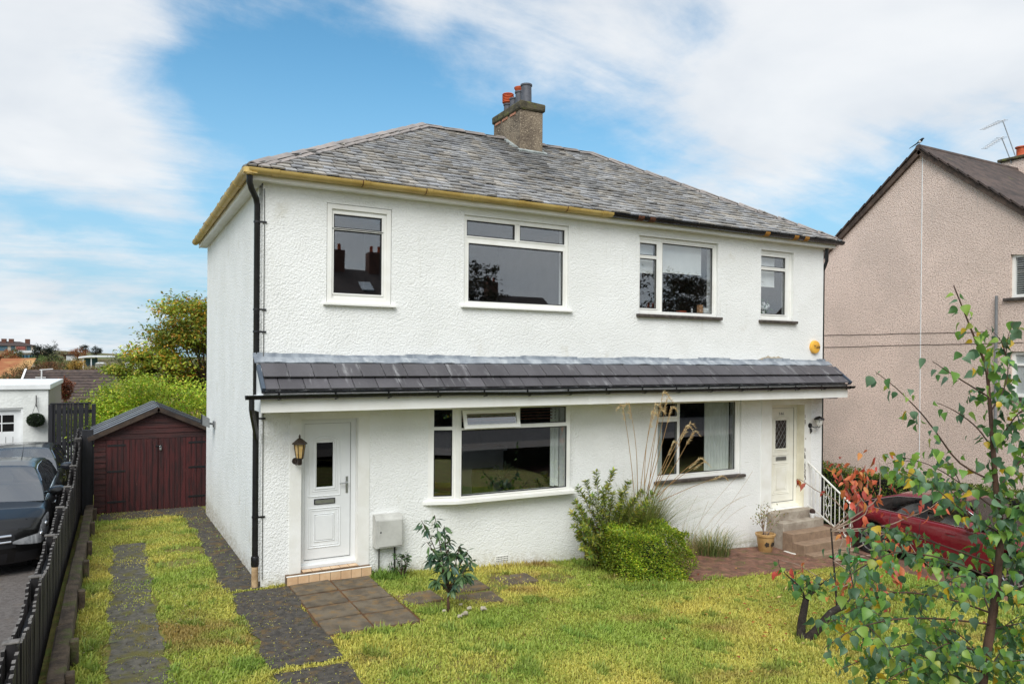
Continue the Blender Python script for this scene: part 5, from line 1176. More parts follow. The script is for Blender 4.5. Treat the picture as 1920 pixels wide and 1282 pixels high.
clump = n2(x, y, 7., 71)+.5*n2(x, y, 15., 72); hgt = hgt*np.where(clump > .8, 1.9, 1.)*np.where(np.hypot(x-5.63, (y+1.12)) < .85, 1.6, 1.); hgt = np.clip(hgt, .018, .22)
az = rng.uniform(0, 6.283, n); lean = rng.normal(0, 1.15, n); wd_ = rng.uniform(.0026, .0050, n)*np.clip(dist.mean()/7, 1, 1.6)
ax_ = np.stack([np.cos(az), np.sin(az), 0*az], 1); tp = P_+np.stack([np.cos(az+1.4)*lean*hgt, np.sin(az+1.4)*lean*hgt, hgt*np.sqrt(np.clip(1-(lean*.5)**2, .12, 1))], 1)
md = (P_+tp)/2+np.stack([0*az, 0*az, hgt*.12], 1)
V_ = np.stack([P_-ax_*wd_[:, None]-[0, 0, .01], P_+ax_*wd_[:, None]-[0, 0, .01], md+ax_*wd_[:, None]*.8, md-ax_*wd_[:, None]*.8, tp], 1).reshape(-1, 3); i = np.arange(n)*5
F_ = np.concatenate([np.stack([i, i+1, i+2], 1), np.stack([i, i+2, i+3], 1), np.stack([i+3, i+2, i+4], 1)])
pal = np.array([S(192, 196, 74), S(160, 186, 64), S(212, 196, 98), S(170, 138, 80), S(124, 164, 56), S(226, 216, 138)])
g_ = 1.3*n2(x, y, 1.6, 41)+.7*n2(x, y, 4.5, 42); pr = np.stack([np.full(n, .34), .26+.22*(g_ > .25), .20+.2*(g_ < -.1), .07+.16*(g_ < -.45)+.2*hard, .14+.2*(g_ > .5), .06+.08*(g_ < -.2)], 1)
drive = (x < 0); pr[:, 2] += .22*drive*(n2(x, y, 3., 44) > -.1); pr[:, 4] += .25*tuft
pr /= pr.sum(1, keepdims=True); ci = (rng.random((n, 1)) > np.cumsum(pr, 1)).sum(1).clip(0, 5); 
def l3(a, b_, f): return a*(1-f[:, None])+b_*f[:, None]
ga = np.clip(.44+.45*n2(x, y, 1.3, 41)+.35*n2(x, y, 4.2, 42)+rng.normal(0, .16, n), 0, 1); gb = np.clip(1.15*(n2(x, y, 2.1, 46)+.6*n2(x, y, 6., 47)-.42)+.25*hard+.35*np.exp(-((y+.35)/.35)**2)*(x > 1.5)+rng.normal(0, .12, n), 0, 1)
C_ = l3(np.array(S(158, 179, 76))[None], np.array(S(218, 206, 104))[None], ga); C_ = l3(C_, np.array(S(170, 140, 84))[None], gb*.85); C_ = l3(C_, np.array(S(112, 150, 58))[None], np.where(tuft, .8, np.where(clump > .8, .55, .0))); C_ = np.clip(C_*(1+rng.normal(0, .11, (n, 1))), .01, 1)
me = fastmesh('grass', V_, F_, np.repeat(C_, 5, 0), MATS['grass_blade']); gr = link(bpy.data.objects.new('grass', me), None, 'stuff'); tag(gr, 'rough yellow-green grass of the lawn and drive', 'grass')
# cut grass, moss crumbs and fallen leaves lying about
n = 15000; x = rng.uniform(-2.05, 10.6, n); y = rng.uniform(-6.3, 7.4, n); k = ((x < .34) | (y < -.2)) & ~((x > 0) & (x < W) & (y > -.05)) & ((x < .4) | (rng.random(n) < .10)); x, y = x[k], y[k]; P_ = np.stack([x, y, gzv(x, y)+.012+.03*(~bare(x, y))], 1); n = len(x)
A_ = rng.normal(size=(n, 3))*[1, 1, .12]; leafobj('litter', None, leafset(P_, A_, rdirs(n)*.35+[0, 0, 1], rng.uniform(.015, .055, n), rng.uniform(.006, .016, n), pick([(134, 116, 76), (104, 90, 54), (176, 168, 132), (104, 108, 60), (84, 66, 46)], n)), kind='stuff').update_tag()
tag(bpy.data.objects['litter'], 'grass clippings and crumbs strewn over the drive and lawn', 'litter')
fl = [(6.9+random.gauss(0, 1.1), -3.6+random.gauss(0, .9)) for _ in range(170)]; P_ = np.array([(a, b_, gz(a, b_)+.045) for a, b_ in fl]); n = len(fl)
leafobj('fallen_leaves', None, leafset(P_, rng.normal(size=(n, 3))*[1, 1, .15], rdirs(n)*.3+[0, 0, 1], rng.uniform(.05, .09, n), rng.uniform(.03, .05, n), pick([(196, 120, 66), (206, 150, 86), (170, 84, 52), (216, 186, 130)], n)), kind='stuff')
tag(bpy.data.objects['fallen_leaves'], 'orange and tan leaves fallen under the red sapling', 'fallen leaves')
# pale stones around the young shrub
for i, (px, py) in enumerate(((864, 1135), (880, 1142), (906, 1143), (833, 1147), (862, 1157), (872, 1152))):
    p = atZ(px, py, gz(1.9, -1.9)+.02); m = MB(); blob(m, (0, 0, 0), .020+.008*(i % 3), i*2.3, 5, 7, .5); m.v = [(a*1.3+p[0], b_*.9+p[1], c*.7+p[2]+.02) for a, b_, c in m.v]
    tag(m.build('stone', 'stone_pale', None), ('large pale stone just right of the young shrub stem', 'upright pale stone, second to the right of the young shrub', 'pale stone farthest to the right of the young shrub', 'pale stone lying left of the young shrub stem', 'pale stone nearest the viewer below the young shrub', 'small pale stone in the middle of the stones by the young shrub')[i], 'stone', 'pale stones by the young shrub')

# ------------------------------------------------------------------ shrubs beside the house
def stems_bush(name, label, cat, base, stems, leafn, ll, ww, cols, m='leaf', droop=.3, bark='bark', rad=.008, up=.5, whorl=0, spread=1., sizes=None, group=None):
    """stems: list of polylines; leaves sit along the outer part of each stem"""
    t = thing(name, label, cat, base, 0, group)
    for s_ in stems:
        q = MB(); r0 = rad*(1 if len(s_) > 3 else .6); q.tube(s_, [r0*(1-.75*i/(len(s_)-1)) for i in range(len(s_))], 6); q.build('stem', bark, t, smooth='all')
    PP, AA, LL = [], [], []
    for s_ in stems:
        s_ = np.array(s_); 
        for k in range(leafn):
            f = (.25+.75*math.sqrt(random.random()))*(len(s_)-1); i = min(int(f), len(s_)-2); p = s_[i]+(s_[i+1]-s_[i])*(f-i); d = s_[i+1]-s_[i]; d = d/np.linalg.norm(d); r_ = np.array([random.gauss(0, 1) for _ in range(3)]); r_ -= d*(r_@d); r_ /= np.linalg.norm(r_)
            PP.append(p); AA.append(r_*spread+d*up+np.array([0, 0, -droop])); LL.append(random.uniform(.7, 1.15))
    n = len(PP); LL = np.array(LL); leafobj('foliage', t, leafset(PP, AA, rdirs(n)*.5+[0, 0, 1], LL*ll, LL*ww, pick(cols, n)), m); return t
def arc(b_, tip, bend=.15, n=7):
    b_, tip = np.array(b_, float), np.array(tip, float); side = np.array([random.gauss(0, 1), random.gauss(0, 1), 0])*bend*np.linalg.norm(tip-b_)*.5
    return [b_+(tip-b_)*t+side*math.sin(math.pi*t)*.6+np.array([0, 0, bend*np.linalg.norm(tip-b_)*math.sin(math.pi*t)*.5]) for t in np.linspace(0, 1, n)]
# young evergreen shrub on the lawn: many drooping lance-shaped leaves
sb = np.array([1.93, -1.93, gz(1.93, -1.93)]); tips = [(790, 975), (815, 965), (833, 985), (842, 1010), (800, 1015), (862, 1022), (878, 1030), (885, 1050), (870, 1075), (845, 1060), (815, 1085), (880, 1078), (826, 1050), (850, 1098), (838, 1030), (806, 1040)]
stm = [[sb, sb+(-.01, 0, .16), sb+(.01, 0, .28)]]
for px, py in tips:
    tp_ = atY(px, py, -1.93+random.uniform(-.14, .14)); mid = sb+np.array([0, 0, .22+random.uniform(0, .1)]); stm.append(arc(mid, tp_, .10))
t = thing('young_shrub', 'young evergreen shrub with drooping leaves standing alone in the lawn', 'shrub', tuple(sb)); PP, AA = [], []
for i, s_ in enumerate(stm): q = MB(); q.tube(s_, [(.022 if i == 0 else .009)*(1-.6*k/(len(s_)-1)) for k in range(len(s_))], 7); q.build('stem', 'bark', t, smooth='all')
LV = []
for s_ in stm[1:]:
    s_ = np.array(s_)
    for k in range(26):
        f = (len(s_)-1)*(1-abs(random.gauss(0, .28))); f = min(max(f, 1.), len(s_)-1.001); i = int(f); p = s_[i]+(s_[i+1]-s_[i])*(f-i); a = random.uniform(0, 6.283); LV.append((p, np.array([math.cos(a)*.75, math.sin(a)*.75, random.uniform(-1.0, .15)])))
def leaf_mesh(name, outline, col, mname, fold=.2, curl=0.):
    """flat leaf outline (half-widths along the length), folded on the midrib"""
    m = MB(); m.cur = col; V_ = []; n = len(outline)
    for x, w_ in outline: zc = -curl*x*x; V_ += [(x, 0, zc), (x, w_, zc+w_*fold), (x, -w_, zc+w_*fold)]
    F_ = []
    for i in range(n-1):
        a, b_ = 3*i, 3*i+3; F_ += [(a, b_, b_+1, a+1), (a, a+2, b_+2, b_)]
    m.add(V_, F_); o = m.build(name, mname, None, smooth='all', col=True); me = o.data; bpy.data.objects.remove(o); return me
lance = [(0, .001), (.12, .006), (.3, .13), (.55, .17), (.8, .10), (1., .004)]; lance = [(x, w_*.9) for x, w_ in lance]
lm = [leaf_mesh('leaf', lance, np.array(S(*c)), 'leaf_gloss', .35, .25) for c in ((88, 120, 84), (108, 138, 92), (76, 104, 80), (124, 152, 104), (98, 128, 120))]
def lquat(a, roll=None):
    a = Vector(a).normalized(); up = Vector((random.gauss(0, .9), random.gauss(0, .9), 1)); y_ = up.cross(a).normalized(); z_ = a.cross(y_); return Matrix((a, y_, z_)).transposed().to_quaternion()
random.shuffle(LV)
for p, a in LV[:300]: s_ = random.uniform(.11, .165); inst('leaf', random.choice(lm), t, p, quat=lquat(a), scale=(s_, s_, s_))
n = len(LV[300:]); 
if n: leafobj('leaves', t, leafset([p for p, a in LV[300:]], [a for p, a in LV[300:]], rdirs(n)*.4+[0, 0, 1], rng.uniform(.10, .15, n), .036, pick([(78, 108, 76), (96, 126, 84), (66, 92, 70)], n)), 'leaf_gloss', 'stuff')
b2 = np.array([1.95, -.25, gz(1.95, -.25)])
stems_bush('low_seedling', 'small seedling shrub against the white wall behind the young shrub', 'shrub', tuple(b2), [arc(b2, b2+(random.uniform(-.22, .25), random.uniform(-.15, .05), random.uniform(.15, .38))) for _ in range(9)], 24, .07, .02, [(64, 96, 50), (84, 120, 60), (50, 76, 44)], droop=.5)
# clipped hedge block
hx0, hx1, hy0, hy1, hz0, hz1 = 5.10, 6.16, -1.62, -.62, -.36, .43
hedge = thing('clipped_shrub', 'clipped yellow-green box-shaped shrub in front of the white wall', 'shrub', (5.7, -1.1, -.32))
n = 26000; u_ = rng.uniform(-1, 1, (n, 3)); fce = rng.integers(0, 5, n); ax__ = np.array([0, 0, 1, 1, 2])[fce]; sg_ = np.array([-1, 1, -1, 1, 1])[fce]; u_[np.arange(n), ax__] = sg_*rng.uniform(.80, 1.04, n)
hc = np.array([(hx0+hx1)/2, (hy0+hy1)/2, (hz0+hz1)/2]); hh = np.array([(hx1-hx0)/2, (hy1-hy0)/2, (hz1-hz0)/2]); rnd = np.linalg.norm(np.abs(u_)**5, axis=1)**.2; u_ = u_/np.maximum(1, rnd[:, None]/1.06)
P_ = hc+u_*hh*(1+.12*n2(u_[:, 0]*2+u_[:, 2], u_[:, 1]*2-u_[:, 2], 3., 51)[:, None]+np.where(rng.random(n) < .04, rng.uniform(.04, .16, n), 0)[:, None]); nr = u_**5+rdirs(n)*.5
leafobj('foliage', hedge, leafset(P_, rdirs(n)+u_**3*.9+[0, 0, .2], nr, rng.uniform(.024, .042, n), rng.uniform(.014, .022, n), np.clip(pick([(170, 188, 52), (144, 172, 48), (118, 150, 46), (198, 200, 70), (200, 180, 70), (92, 120, 42)], n, [.28, .26, .2, .13, .04, .09])*(1+.32*n2(P_[:, 0]+P_[:, 2], P_[:, 1]*1.1-P_[:, 2], 9., 52)[:, None]), .01, 1)))
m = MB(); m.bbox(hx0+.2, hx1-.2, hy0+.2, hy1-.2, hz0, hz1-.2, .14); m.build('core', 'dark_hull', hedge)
for k in range(8): a, b_ = random.uniform(hx0+.2, hx1-.2), random.uniform(hy0+.2, hy1-.2); m = MB(); m.tube([(a, b_, hz0-.15), (a+.03, b_, hz0+.2)], .014, 6); m.build('stem', 'bark_dark', hedge)
# loose whorled shrub to its left
nb = np.array([5.25, -.55, gz(5.2, -.5)]); tips = [(1083, 912), (1098, 900), (1118, 885), (1152, 880), (1075, 985), (1085, 950), (1110, 930), (1140, 905), (1165, 920), (1180, 900), (1105, 975), (1130, 955), (1160, 945), (1190, 935), (1100, 1005), (1125, 1000), (1150, 980), (1175, 965), (1200, 950), (1205, 920), (1215, 945), (1225, 925), (1140, 1020), (1120, 1030), (1160, 1000), (1090, 970), (1072, 960), (1185, 985), (1210, 965), (1150, 925), (1130, 915), (1082, 1000), (1090, 1025), (1105, 1040), (1078, 940), (1095, 985)]
stm = [arc(nb+(random.uniform(-.12, .2), random.uniform(-.1, .1), 0), atY(px, py, -.62+random.uniform(-.4, .25)), .08) for px, py in tips]
t = stems_bush('loose_shrub', 'loose shrub with whorls of pointed leaves left of the clipped shrub', 'shrub', tuple(nb), stm, 150, .09, .026, [(146, 166, 66), (178, 186, 74), (116, 146, 66), (202, 192, 88), (128, 136, 86)], droop=.05, up=.5)
# ornamental grass with plumes
def blades(name, base, n, h, spread, cols, parent, w_=.006, r0=.12, m='straw'):
    V_, F_, C_ = [], [], []; cc = pick(cols, n)
    for i in range(n):
        a = random.uniform(0, 6.283); rr_ = r0*math.sqrt(random.random()); p = np.array(base)+np.array([math.cos(a)*rr_, math.sin(a)*rr_, 0]); ll = h*random.uniform(.55, 1.1); d = np.array([math.cos(a+random.gauss(0, .5)), math.sin(a+random.gauss(0, .5)), 0]); sp_ = spread*random.uniform(.3, 1.2); s_ = np.cross(d, (0, 0, 1)); n0 = len(V_)
        for k in range(5):
            f = k/4; q = p+d*sp_*ll*f**1.8+np.array([0, 0, ll*(f-.42*sp_*f**2.6)]); ww = w_*(1-f*.9); V_ += [q-s_*ww, q+s_*ww]; C_ += [cc[i], cc[i]]
        F_ += [(n0+2*k, n0+2*k+1, n0+2*k+3, n0+2*k+2) for k in range(4)]
    o_ = np.array(ORG[parent.name]); me = fastmesh(name, np.array(V_)-o_, F_, np.array(C_), MATS[m]); return link(bpy.data.objects.new(name, me), parent)
og = np.array([6.10, -.46, gz(6.1, -.4)]); tg = thing('plume_grass', 'tall ornamental grass with dry feathery plumes against the wall', 'grass plant', tuple(og))
blades('blades', og, 1500, 1.5, .62, [(118, 134, 64), (142, 150, 78), (94, 114, 56), (168, 158, 96)], tg, .0065, .24, 'grass_blade')
plumes = [((1200, 930), (1228, 760)), ((1205, 930), (1243, 738)), ((1212, 925), (1250, 748)), ((1195, 930), (1180, 758)), ((1190, 935), (1168, 762)), ((1215, 930), (1236, 770)), ((1222, 920), (1262, 830)), ((1225, 925), (1286, 800)), ((1230, 930), (1300, 810)), ((1232, 935), (1310, 860)), ((1230, 930), (1318, 866)), ((1220, 935), (1292, 795)), ((1208, 930), (1222, 775)), ((1213, 930), (1258, 765)), ((1235, 940), (1352, 892))]
for (bx, by), (tx, ty) in plumes:
    yy = -.5+random.uniform(-.12, .12); a, b_ = np.array(atY(bx, by, yy)), np.array(atY(tx, ty, yy-random.uniform(0, .25))); pts = arc(a, b_, .06, 9); q = MB(); q.cur = S(176, 140, 92); q.tube(pts, [.0065-.0004*i for i in range(9)], 5); st_ = q.build('stalk', 'straw', tg, smooth='all', col=True)
    d = (b_-a)/np.linalg.norm(b_-a); side = np.array([math.copysign(1, tx-bx), 0, 0]); nn_ = 130; f = rng.random(nn_); f2 = np.clip((f-.55)/.45, 0, 1); P_ = b_-np.outer((1-np.clip(f/.55, 0, 1))*.26, d)+np.outer(f2*.13, d*.35+side*.8)-np.outer(f2**2*.10, [0, 0, 1.]); A_ = d*.6+np.outer(.25+f2, side*.7)-np.outer(.1+f2, [0, 0, .9])+rdirs(nn_)*.4
    leafobj('plume', tg, leafset(P_, A_, rdirs(nn_), rng.uniform(.035, .085, nn_), .0045, pick([(226, 200, 150), (206, 172, 116), (236, 220, 180)], nn_)), 'straw')
t2 = np.array([7.85, -.30, gz(7.8, -.3)]); tg2 = thing('grass_tuft', 'low tuft of green grass at the wall below the right front window', 'grass plant', tuple(t2))
blades('blades', t2, 420, .62, .95, [(112, 134, 72), (140, 150, 86), (92, 112, 60), (186, 172, 120)], tg2, .006, .34)
t3 = np.array([7.15, -.35, gz(7.1, -.3)]); tg3 = thing('grass_tuft', 'sparse straw-coloured tuft between the plume grass and the green tuft', 'grass plant', tuple(t3))
blades('blades', t3, 150, .75, .8, [(170, 156, 104), (140, 146, 84), (196, 178, 128)], tg3, .005, .25)
for k in range(7):
    a, b_ = t3+(random.uniform(-.3, .6), 0, 0), np.array(atY(1290+random.uniform(0, 130), 880+random.uniform(0, 90), -.5)); q = MB(); q.cur = S(172, 150, 116); q.tube(arc(a, b_, .2, 7), .0025, 4); q.build('dry_stalk', 'straw', tg3, col=True)
m = MB(); sp_ = (5.28, -.14); m.bbox(5.22, 5.345, -.20, -.08, -.5, .02, .008); tag(m.build('timber_stub', 'stump'), 'short dark brown timber stub standing against the wall', 'post')
# potted plant, small pot, green mat
pp_ = np.array([9.12, -.42, gz(9.12, -.42)]); tp2 = thing('potted_plant', 'leggy plant in an ochre pot with dark flower motif beside the steps', 'potted plant', tuple(pp_))
m = MB(); m.lathe([(.11, 0), (.125, .02), (.165, .30), (.185, .31), (.19, .35), (.165, .355), (.15, .30), (.02, .29)], pp_, 20); pot = m.build('pot', 'pot_ochre', tp2, smooth=True)
for a in (-2.2, -1.45, -.7):
    c = pp_+np.array([math.cos(a)*.149, math.sin(a)*.149, .17]); m = MB(); s1 = np.array([-math.sin(a), math.cos(a), 0]); u1 = np.array([math.cos(a)*.12, math.sin(a)*.12, 1.]); o1 = np.array([math.cos(a), math.sin(a), 0])*.006
    m.add([c+o1+s1*.05*math.cos(k*math.pi/5)*(1 if k % 2 else .72)+u1*.055*math.sin(k*math.pi/5)*(1 if k % 2 else .72) for k in range(10)], [tuple(range(10))]); m.build('flower_motif', 'ink_dark', pot)
m = MB(); m.lathe([(.148, .28), (.15, .30), (.0, .31)], pp_, 16); m.build('soil', 'soil', tp2)
stm = [arc(pp_+(random.uniform(-.05, .05), random.uniform(-.05, .05), .3), pp_+(random.uniform(-.22, .30), random.uniform(-.2, .2), random.uniform(.55, .88)), .12) for _ in range(9)]; PP = []
for s_ in stm: q = MB(); q.tube(s_, [.009*(1-.1*i) for i in range(len(s_))], 6); q.build('stem', 'twig_pale', tp2, smooth='all')
PP = np.array([np.array(s_[-1])*f+np.array(s_[-3])*(1-f)+np.array([random.gauss(0, .05) for _ in range(3)]) for s_ in stm for f in np.linspace(-.3, 1.15, 18)]); n = len(PP)
leafobj('foliage', tp2, leafset(PP, rdirs(n), rdirs(n)+[0, 0, 1], rng.uniform(.035, .06, n), .024, pick([(132, 138, 66), (108, 122, 60), (166, 146, 74), (150, 112, 62)], n)))
sp0 = atY(1523, 975, -.3); sp0 = np.array([sp0[0], -.30, -.013]); tsp = thing('small_pot', 'tiny white pot with a brown plant on the second step', 'pot', tuple(sp0)); m = MB(); m.lathe([(.04, 0), (.055, .075), (.058, .09), (.045, .09)], sp0, 14); m.build('pot', 'feather_white', tsp, smooth=True); m = MB(); blob(m, sp0+(0, 0, .12), .055, 5.); m.build('dry_plant', 'stump', tsp, smooth=True)
m = MB(); m.add([(9.93, -1.56, gz(9.9, -1.5)+.045), (10.49, -1.60, gz(10.4, -1.5)+.045), (10.52, -1.13, gz(10.4, -1.1)+.045), (9.98, -1.10, gz(9.9, -1.1)+.045)], [(0, 1, 2, 3)]); m.v += [(a, b_, c-.01) for a, b_, c in m.v[:4]]; m.c += m.c; m.f += [(7, 6, 5, 4), (0, 4, 5, 1), (1, 5, 6, 2), (2, 6, 7, 3), (3, 7, 4, 0)]; tag(m.build('door_mat', 'mat_green'), 'bright green mat on the ground at the foot of the steps', 'mat')
# ------------------------------------------------------------------ foreground birch
heart = [(0, .002), (.05, .20), (.16, .36), (.30, .42), (.48, .36), (.68, .22), (.86, .08), (1., .003)]
BC = [((94, 136, 76), 5), ((118, 160, 70), 6), ((80, 116, 82), 5), ((146, 176, 76), 4), ((112, 142, 112), 6), ((214, 178, 52), 1), ((150, 160, 60), 2)]
bleaf = []
for c, wgt in BC: bleaf += [leaf_mesh('leaf', heart, np.array(S(*c)), 'leaf_gloss' if c[0] < 100 else 'leaf', .34, .42)]*wgt
def limb(parent, pts, r0, r1, name='branch', m='bark', n=6):
    q = MB(); k = len(pts)-1; q.tube(pts, [r0+(r1-r0)*i/k for i in range(k+1)], n); return q.build(name, m, parent, smooth='all')
def smooth_path(P_, n): return list(catmull(P_, n))
DB = 4.2
tr_px = [(1838, 1420, 0), (1842, 1282, 0), (1862, 1150, 0), (1872, 1060, 0), (1876, 990, 0), (1868, 920, 0), (1862, 842, 0), (1856, 760, 0), (1849, 690, 0), (1832, 645, -.03), (1812, 595, -.05), (1788, 535, -.08)]
tp = [atD(px, py, DB+d) for px, py, d in tr_px]; p0 = tp[0].copy(); base = np.array([p0[0]-.02, p0[1]-.02, gz(p0[0], p0[1])])
birch = thing('birch_sapling', 'young birch with green and yellow heart-shaped leaves at the right front', 'tree', tuple(base))
tpath = smooth_path([base, base+(p0-base)*.5]+tp, 60); q = MB(); q.tube(tpath, [.003+.032*(1-i/59)**1.25 for i in range(60)], 10); trunk = q.build('trunk', 'bark', birch, smooth='all')
LVS = []
def hang(path, n, f0=.15, size=.058, jit=.028):
    path = np.array(path); k = len(path)-1
    for j in range(n):
        f = (f0+(1-f0)*(j+random.random()*.8)/n)*k; f = min(f, k-.001); i = int(f); p = path[i]+(path[i+1]-path[i])*(f-i); d = path[i+1]-path[i]; d = d/(np.linalg.norm(d)+1e-9)
        s_ = np.cross(d, (0, 0, 1)); s_ = s_/(np.linalg.norm(s_)+1e-6)*(1 if j % 2 else -1); off = s_*random.uniform(.01, .04)+np.array([random.gauss(0, jit), random.gauss(0, jit), random.gauss(-.012, jit)])
        a = s_*random.uniform(.1, .8)+d*random.uniform(.0, .5)+np.array([random.gauss(0, .25), random.gauss(0, .25), -random.uniform(.35, 1.2)]); LVS.append((p+off, a, size*random.uniform(.55, 1.25), p))
# boughs seen in the photograph: list of (pixel, pixel, depth offset) from trunk outwards
BR = [[(1868, 905, 0), (1800, 868, -.05), (1755, 810, -.10), (1725, 772, -.12), (1680, 727, -.14), (1642, 697, -.15)],
      [(1856, 745, 0), (1815, 720, -.05), (1780, 698, -.1), (1748, 677, -.1)], [(1862, 842, 0), (1830, 800, .1), (1790, 770, .15), (1757, 755, .2)],
      [(1874, 960, 0), (1800, 905, .05), (1740, 870, .1), (1675, 853, .1)], [(1876, 1000, 0), (1810, 960, -.1), (1740, 905, -.15), (1690, 880, -.2)],
      [(1872, 1060, 0), (1790, 1030, .1), (1700, 1000, .2), (1640, 985, .25), (1610, 1000, .3)], [(1870, 1090, 0), (1780, 1050, -.1), (1690, 1035, -.2), (1640, 1050, -.25), (1590, 1080, -.3)],
      [(1862, 1150, 0), (1770, 1120, .1), (1680, 1110, .15), (1620, 1130, .2), (1570, 1160, .2), (1535, 1170, .25)], [(1858, 1170, 0), (1770, 1160, -.2), (1680, 1160, -.3), (1600, 1180, -.35), (1545, 1215, -.4)],
      [(1850, 1225, 0), (1770, 1205, .1), (1690, 1210, .15), (1620, 1235, .2), (1575, 1255, .2)], [(1846, 1260, 0), (1780, 1240, -.2), (1710, 1250, -.3), (1650, 1285, -.35)],
      [(1842, 1330, 0), (1780, 1290, .1), (1700, 1275, .2), (1630, 1270, .25)],
      [(1858, 770, 0), (1880, 735, .05), (1890, 690, .1), (1878, 640, .1)], [(1862, 840, 0), (1890, 800, 0), (1915, 770, -.05), (1945, 760, -.1)], [(1868, 920, 0), (1900, 880, .1), (1930, 850, .15), (1975, 840, .2)],
      [(1876, 985, 0), (1910, 950, -.1), (1950, 930, -.2)], [(1872, 1060, 0), (1910, 1040, .1), (1960, 1030, .2)], [(1866, 1120, 0), (1905, 1110, -.1), (1950, 1090, -.2)], [(1856, 1180, 0), (1900, 1170, .1), (1950, 1160, .2)], [(1846, 1250, 0), (1890, 1240, -.1), (1940, 1235, -.2)],
      [(1870, 1075, 0), (1840, 1000, .4), (1800, 940, .6), (1770, 905, .7)], [(1860, 1160, 0), (1830, 1090, .4), (1780, 1060, .6), (1720, 1050, .75)], [(1848, 1240, 0), (1800, 1190, .4), (1740, 1160, .6), (1690, 1090, .7)],
      [(1850, 1240, 0), (1820, 1215, -.2), (1780, 1205, -.4), (1740, 1225, -.5)], [(1866, 1120, 0), (1840, 1090, -.2), (1800, 1080, -.4), (1750, 1100, -.5)], [(1845, 1270, 0), (1880, 1215, .2), (1905, 1190, .3)], [(1840, 1330, 0), (1870, 1290, .1), (1900, 1270, .2)], [(1840, 1320, 0), (1800, 1270, -.2), (1750, 1262, -.3)], [(1874, 1020, 0), (1895, 1000, .2), (1915, 990, .3)], [(1838, 1380, 0), (1780, 1300, -.1), (1700, 1240, -.2), (1640, 1225, -.2)]]
for bi, pts in enumerate(BR):
    path = smooth_path([atD(px, py, DB+d) for px, py, d in pts], 16); r_ = .0058 if len(pts) > 4 else .005; bo = limb(birch, path, r_, .0018)
    hang(path, 26 if bi == 0 else (10 if bi in (1, 2) else 22+5*len(pts) if bi > 3 else 24), .22 if bi < 4 else .12)
    if bi >= 3:
        for k in range(3 if len(pts) > 4 else 2):           # side twigs
            f = random.uniform(.3, .85); i = int(f*15); a = np.array(path[i]); d = np.array(path[i+1])-a; d /= np.linalg.norm(d); e = d*.6+np.array([random.gauss(0, .5), random.gauss(0, .5), random.uniform(-.35, .5)]); e /= np.linalg.norm(e); ll = random.uniform(.12, .26); tw = arc(a, a+e*ll, .12, 6); limb(bo, tw, .003, .001, 'twig', n=5); hang(tw, 14, .2)
hang(tpath[26:52], 110, .0, .058, .05); hang(tpath[50:59], 16, .1, .052, .008); hang(tpath[14:40], 80, .0, .058, .08)
LVS.sort(key=lambda q: np.linalg.norm(q[0]-POS)); rest_l = []
inview = [q for q in LVS if proj_ok(q[0][None], 10)[0]]; chosen = set(id(q) for q in random.sample(inview, min(300, len(inview))))
for q_ in LVS:
    p, a, s_, at_ = q_
    if id(q_) in chosen: inst('leaf', random.choice(bleaf), birch, p, quat=lquat(a), scale=(s_, s_, s_))
    else: rest_l.append(q_)
def joined_leaves(name, parent, lst, outline, cols, m, fold=.34, curl=.42):
    n = len(outline); V_, F_, C_ = [], [], []; o_ = np.array(ORG[parent.name]); pw = np.array([c[1] for c in cols], float); pw /= pw.sum(); cc = pick([c[0] for c in cols], len(lst), pw, .12)
    tmpl = np.array([v for x, w_ in outline for v in ((x, 0, -curl*x*x), (x, w_, -curl*x*x+w_*fold), (x, -w_, -curl*x*x+w_*fold))])
    fs_ = []
    for i in range(n-1): a, b_ = 3*i, 3*i+3; fs_ += [(a, b_, b_+1, a+1), (a, a+2, b_+2, b_)]
    fs_ = np.array(fs_)
    for k, (p, a, s_, at_) in enumerate(lst):
        mm = np.array(lquat(a).to_matrix()); V_.append((tmpl*s_)@mm.T+p-o_); F_.append(fs_+k*len(tmpl)); C_.append(np.repeat(cc[k][None], len(tmpl), 0))
    me = fastmesh(name, np.concatenate(V_), np.concatenate(F_), np.concatenate(C_), MATS[m], smooth=True); return link(bpy.data.objects.new(name, me), parent, 'stuff')
joined_leaves('leaves', birch, rest_l, heart, BC, 'leaf_gloss')

# ------------------------------------------------------------------ pruned two-stemmed shrub and the red sapling
pb = np.array([5.68, -4.15, gz(5.68, -4.15)]); DP = float((pb-POS)@CD)
pr_ = thing('pruned_shrub', 'gnarled pruned shrub forking into two dark stems on the lawn', 'shrub', tuple(pb)); LVS = []
P2 = lambda pts, d0=DP: smooth_path([atD(px, py, d0+d) for px, py, d in pts], 14)
limb(pr_, P2([(1502, 1196, 0), (1503, 1170, 0), (1508, 1140, 0), (1512, 1120, 0)]), .058, .036, 'stem', 'bark_dark', 9); limb(pr_, P2([(1512, 1198, 0), (1530, 1182, -.05), (1548, 1160, -.1), (1562, 1145, -.1), (1585, 1135, -.05)]), .060, .035, 'stem', 'bark_dark', 9)
m = MB(); m.lathe([(.046, 0), (.03, .02), (.0, .022)], atD(1512, 1119, DP), 8); m.build('stub', 'bark_dark', pr_)
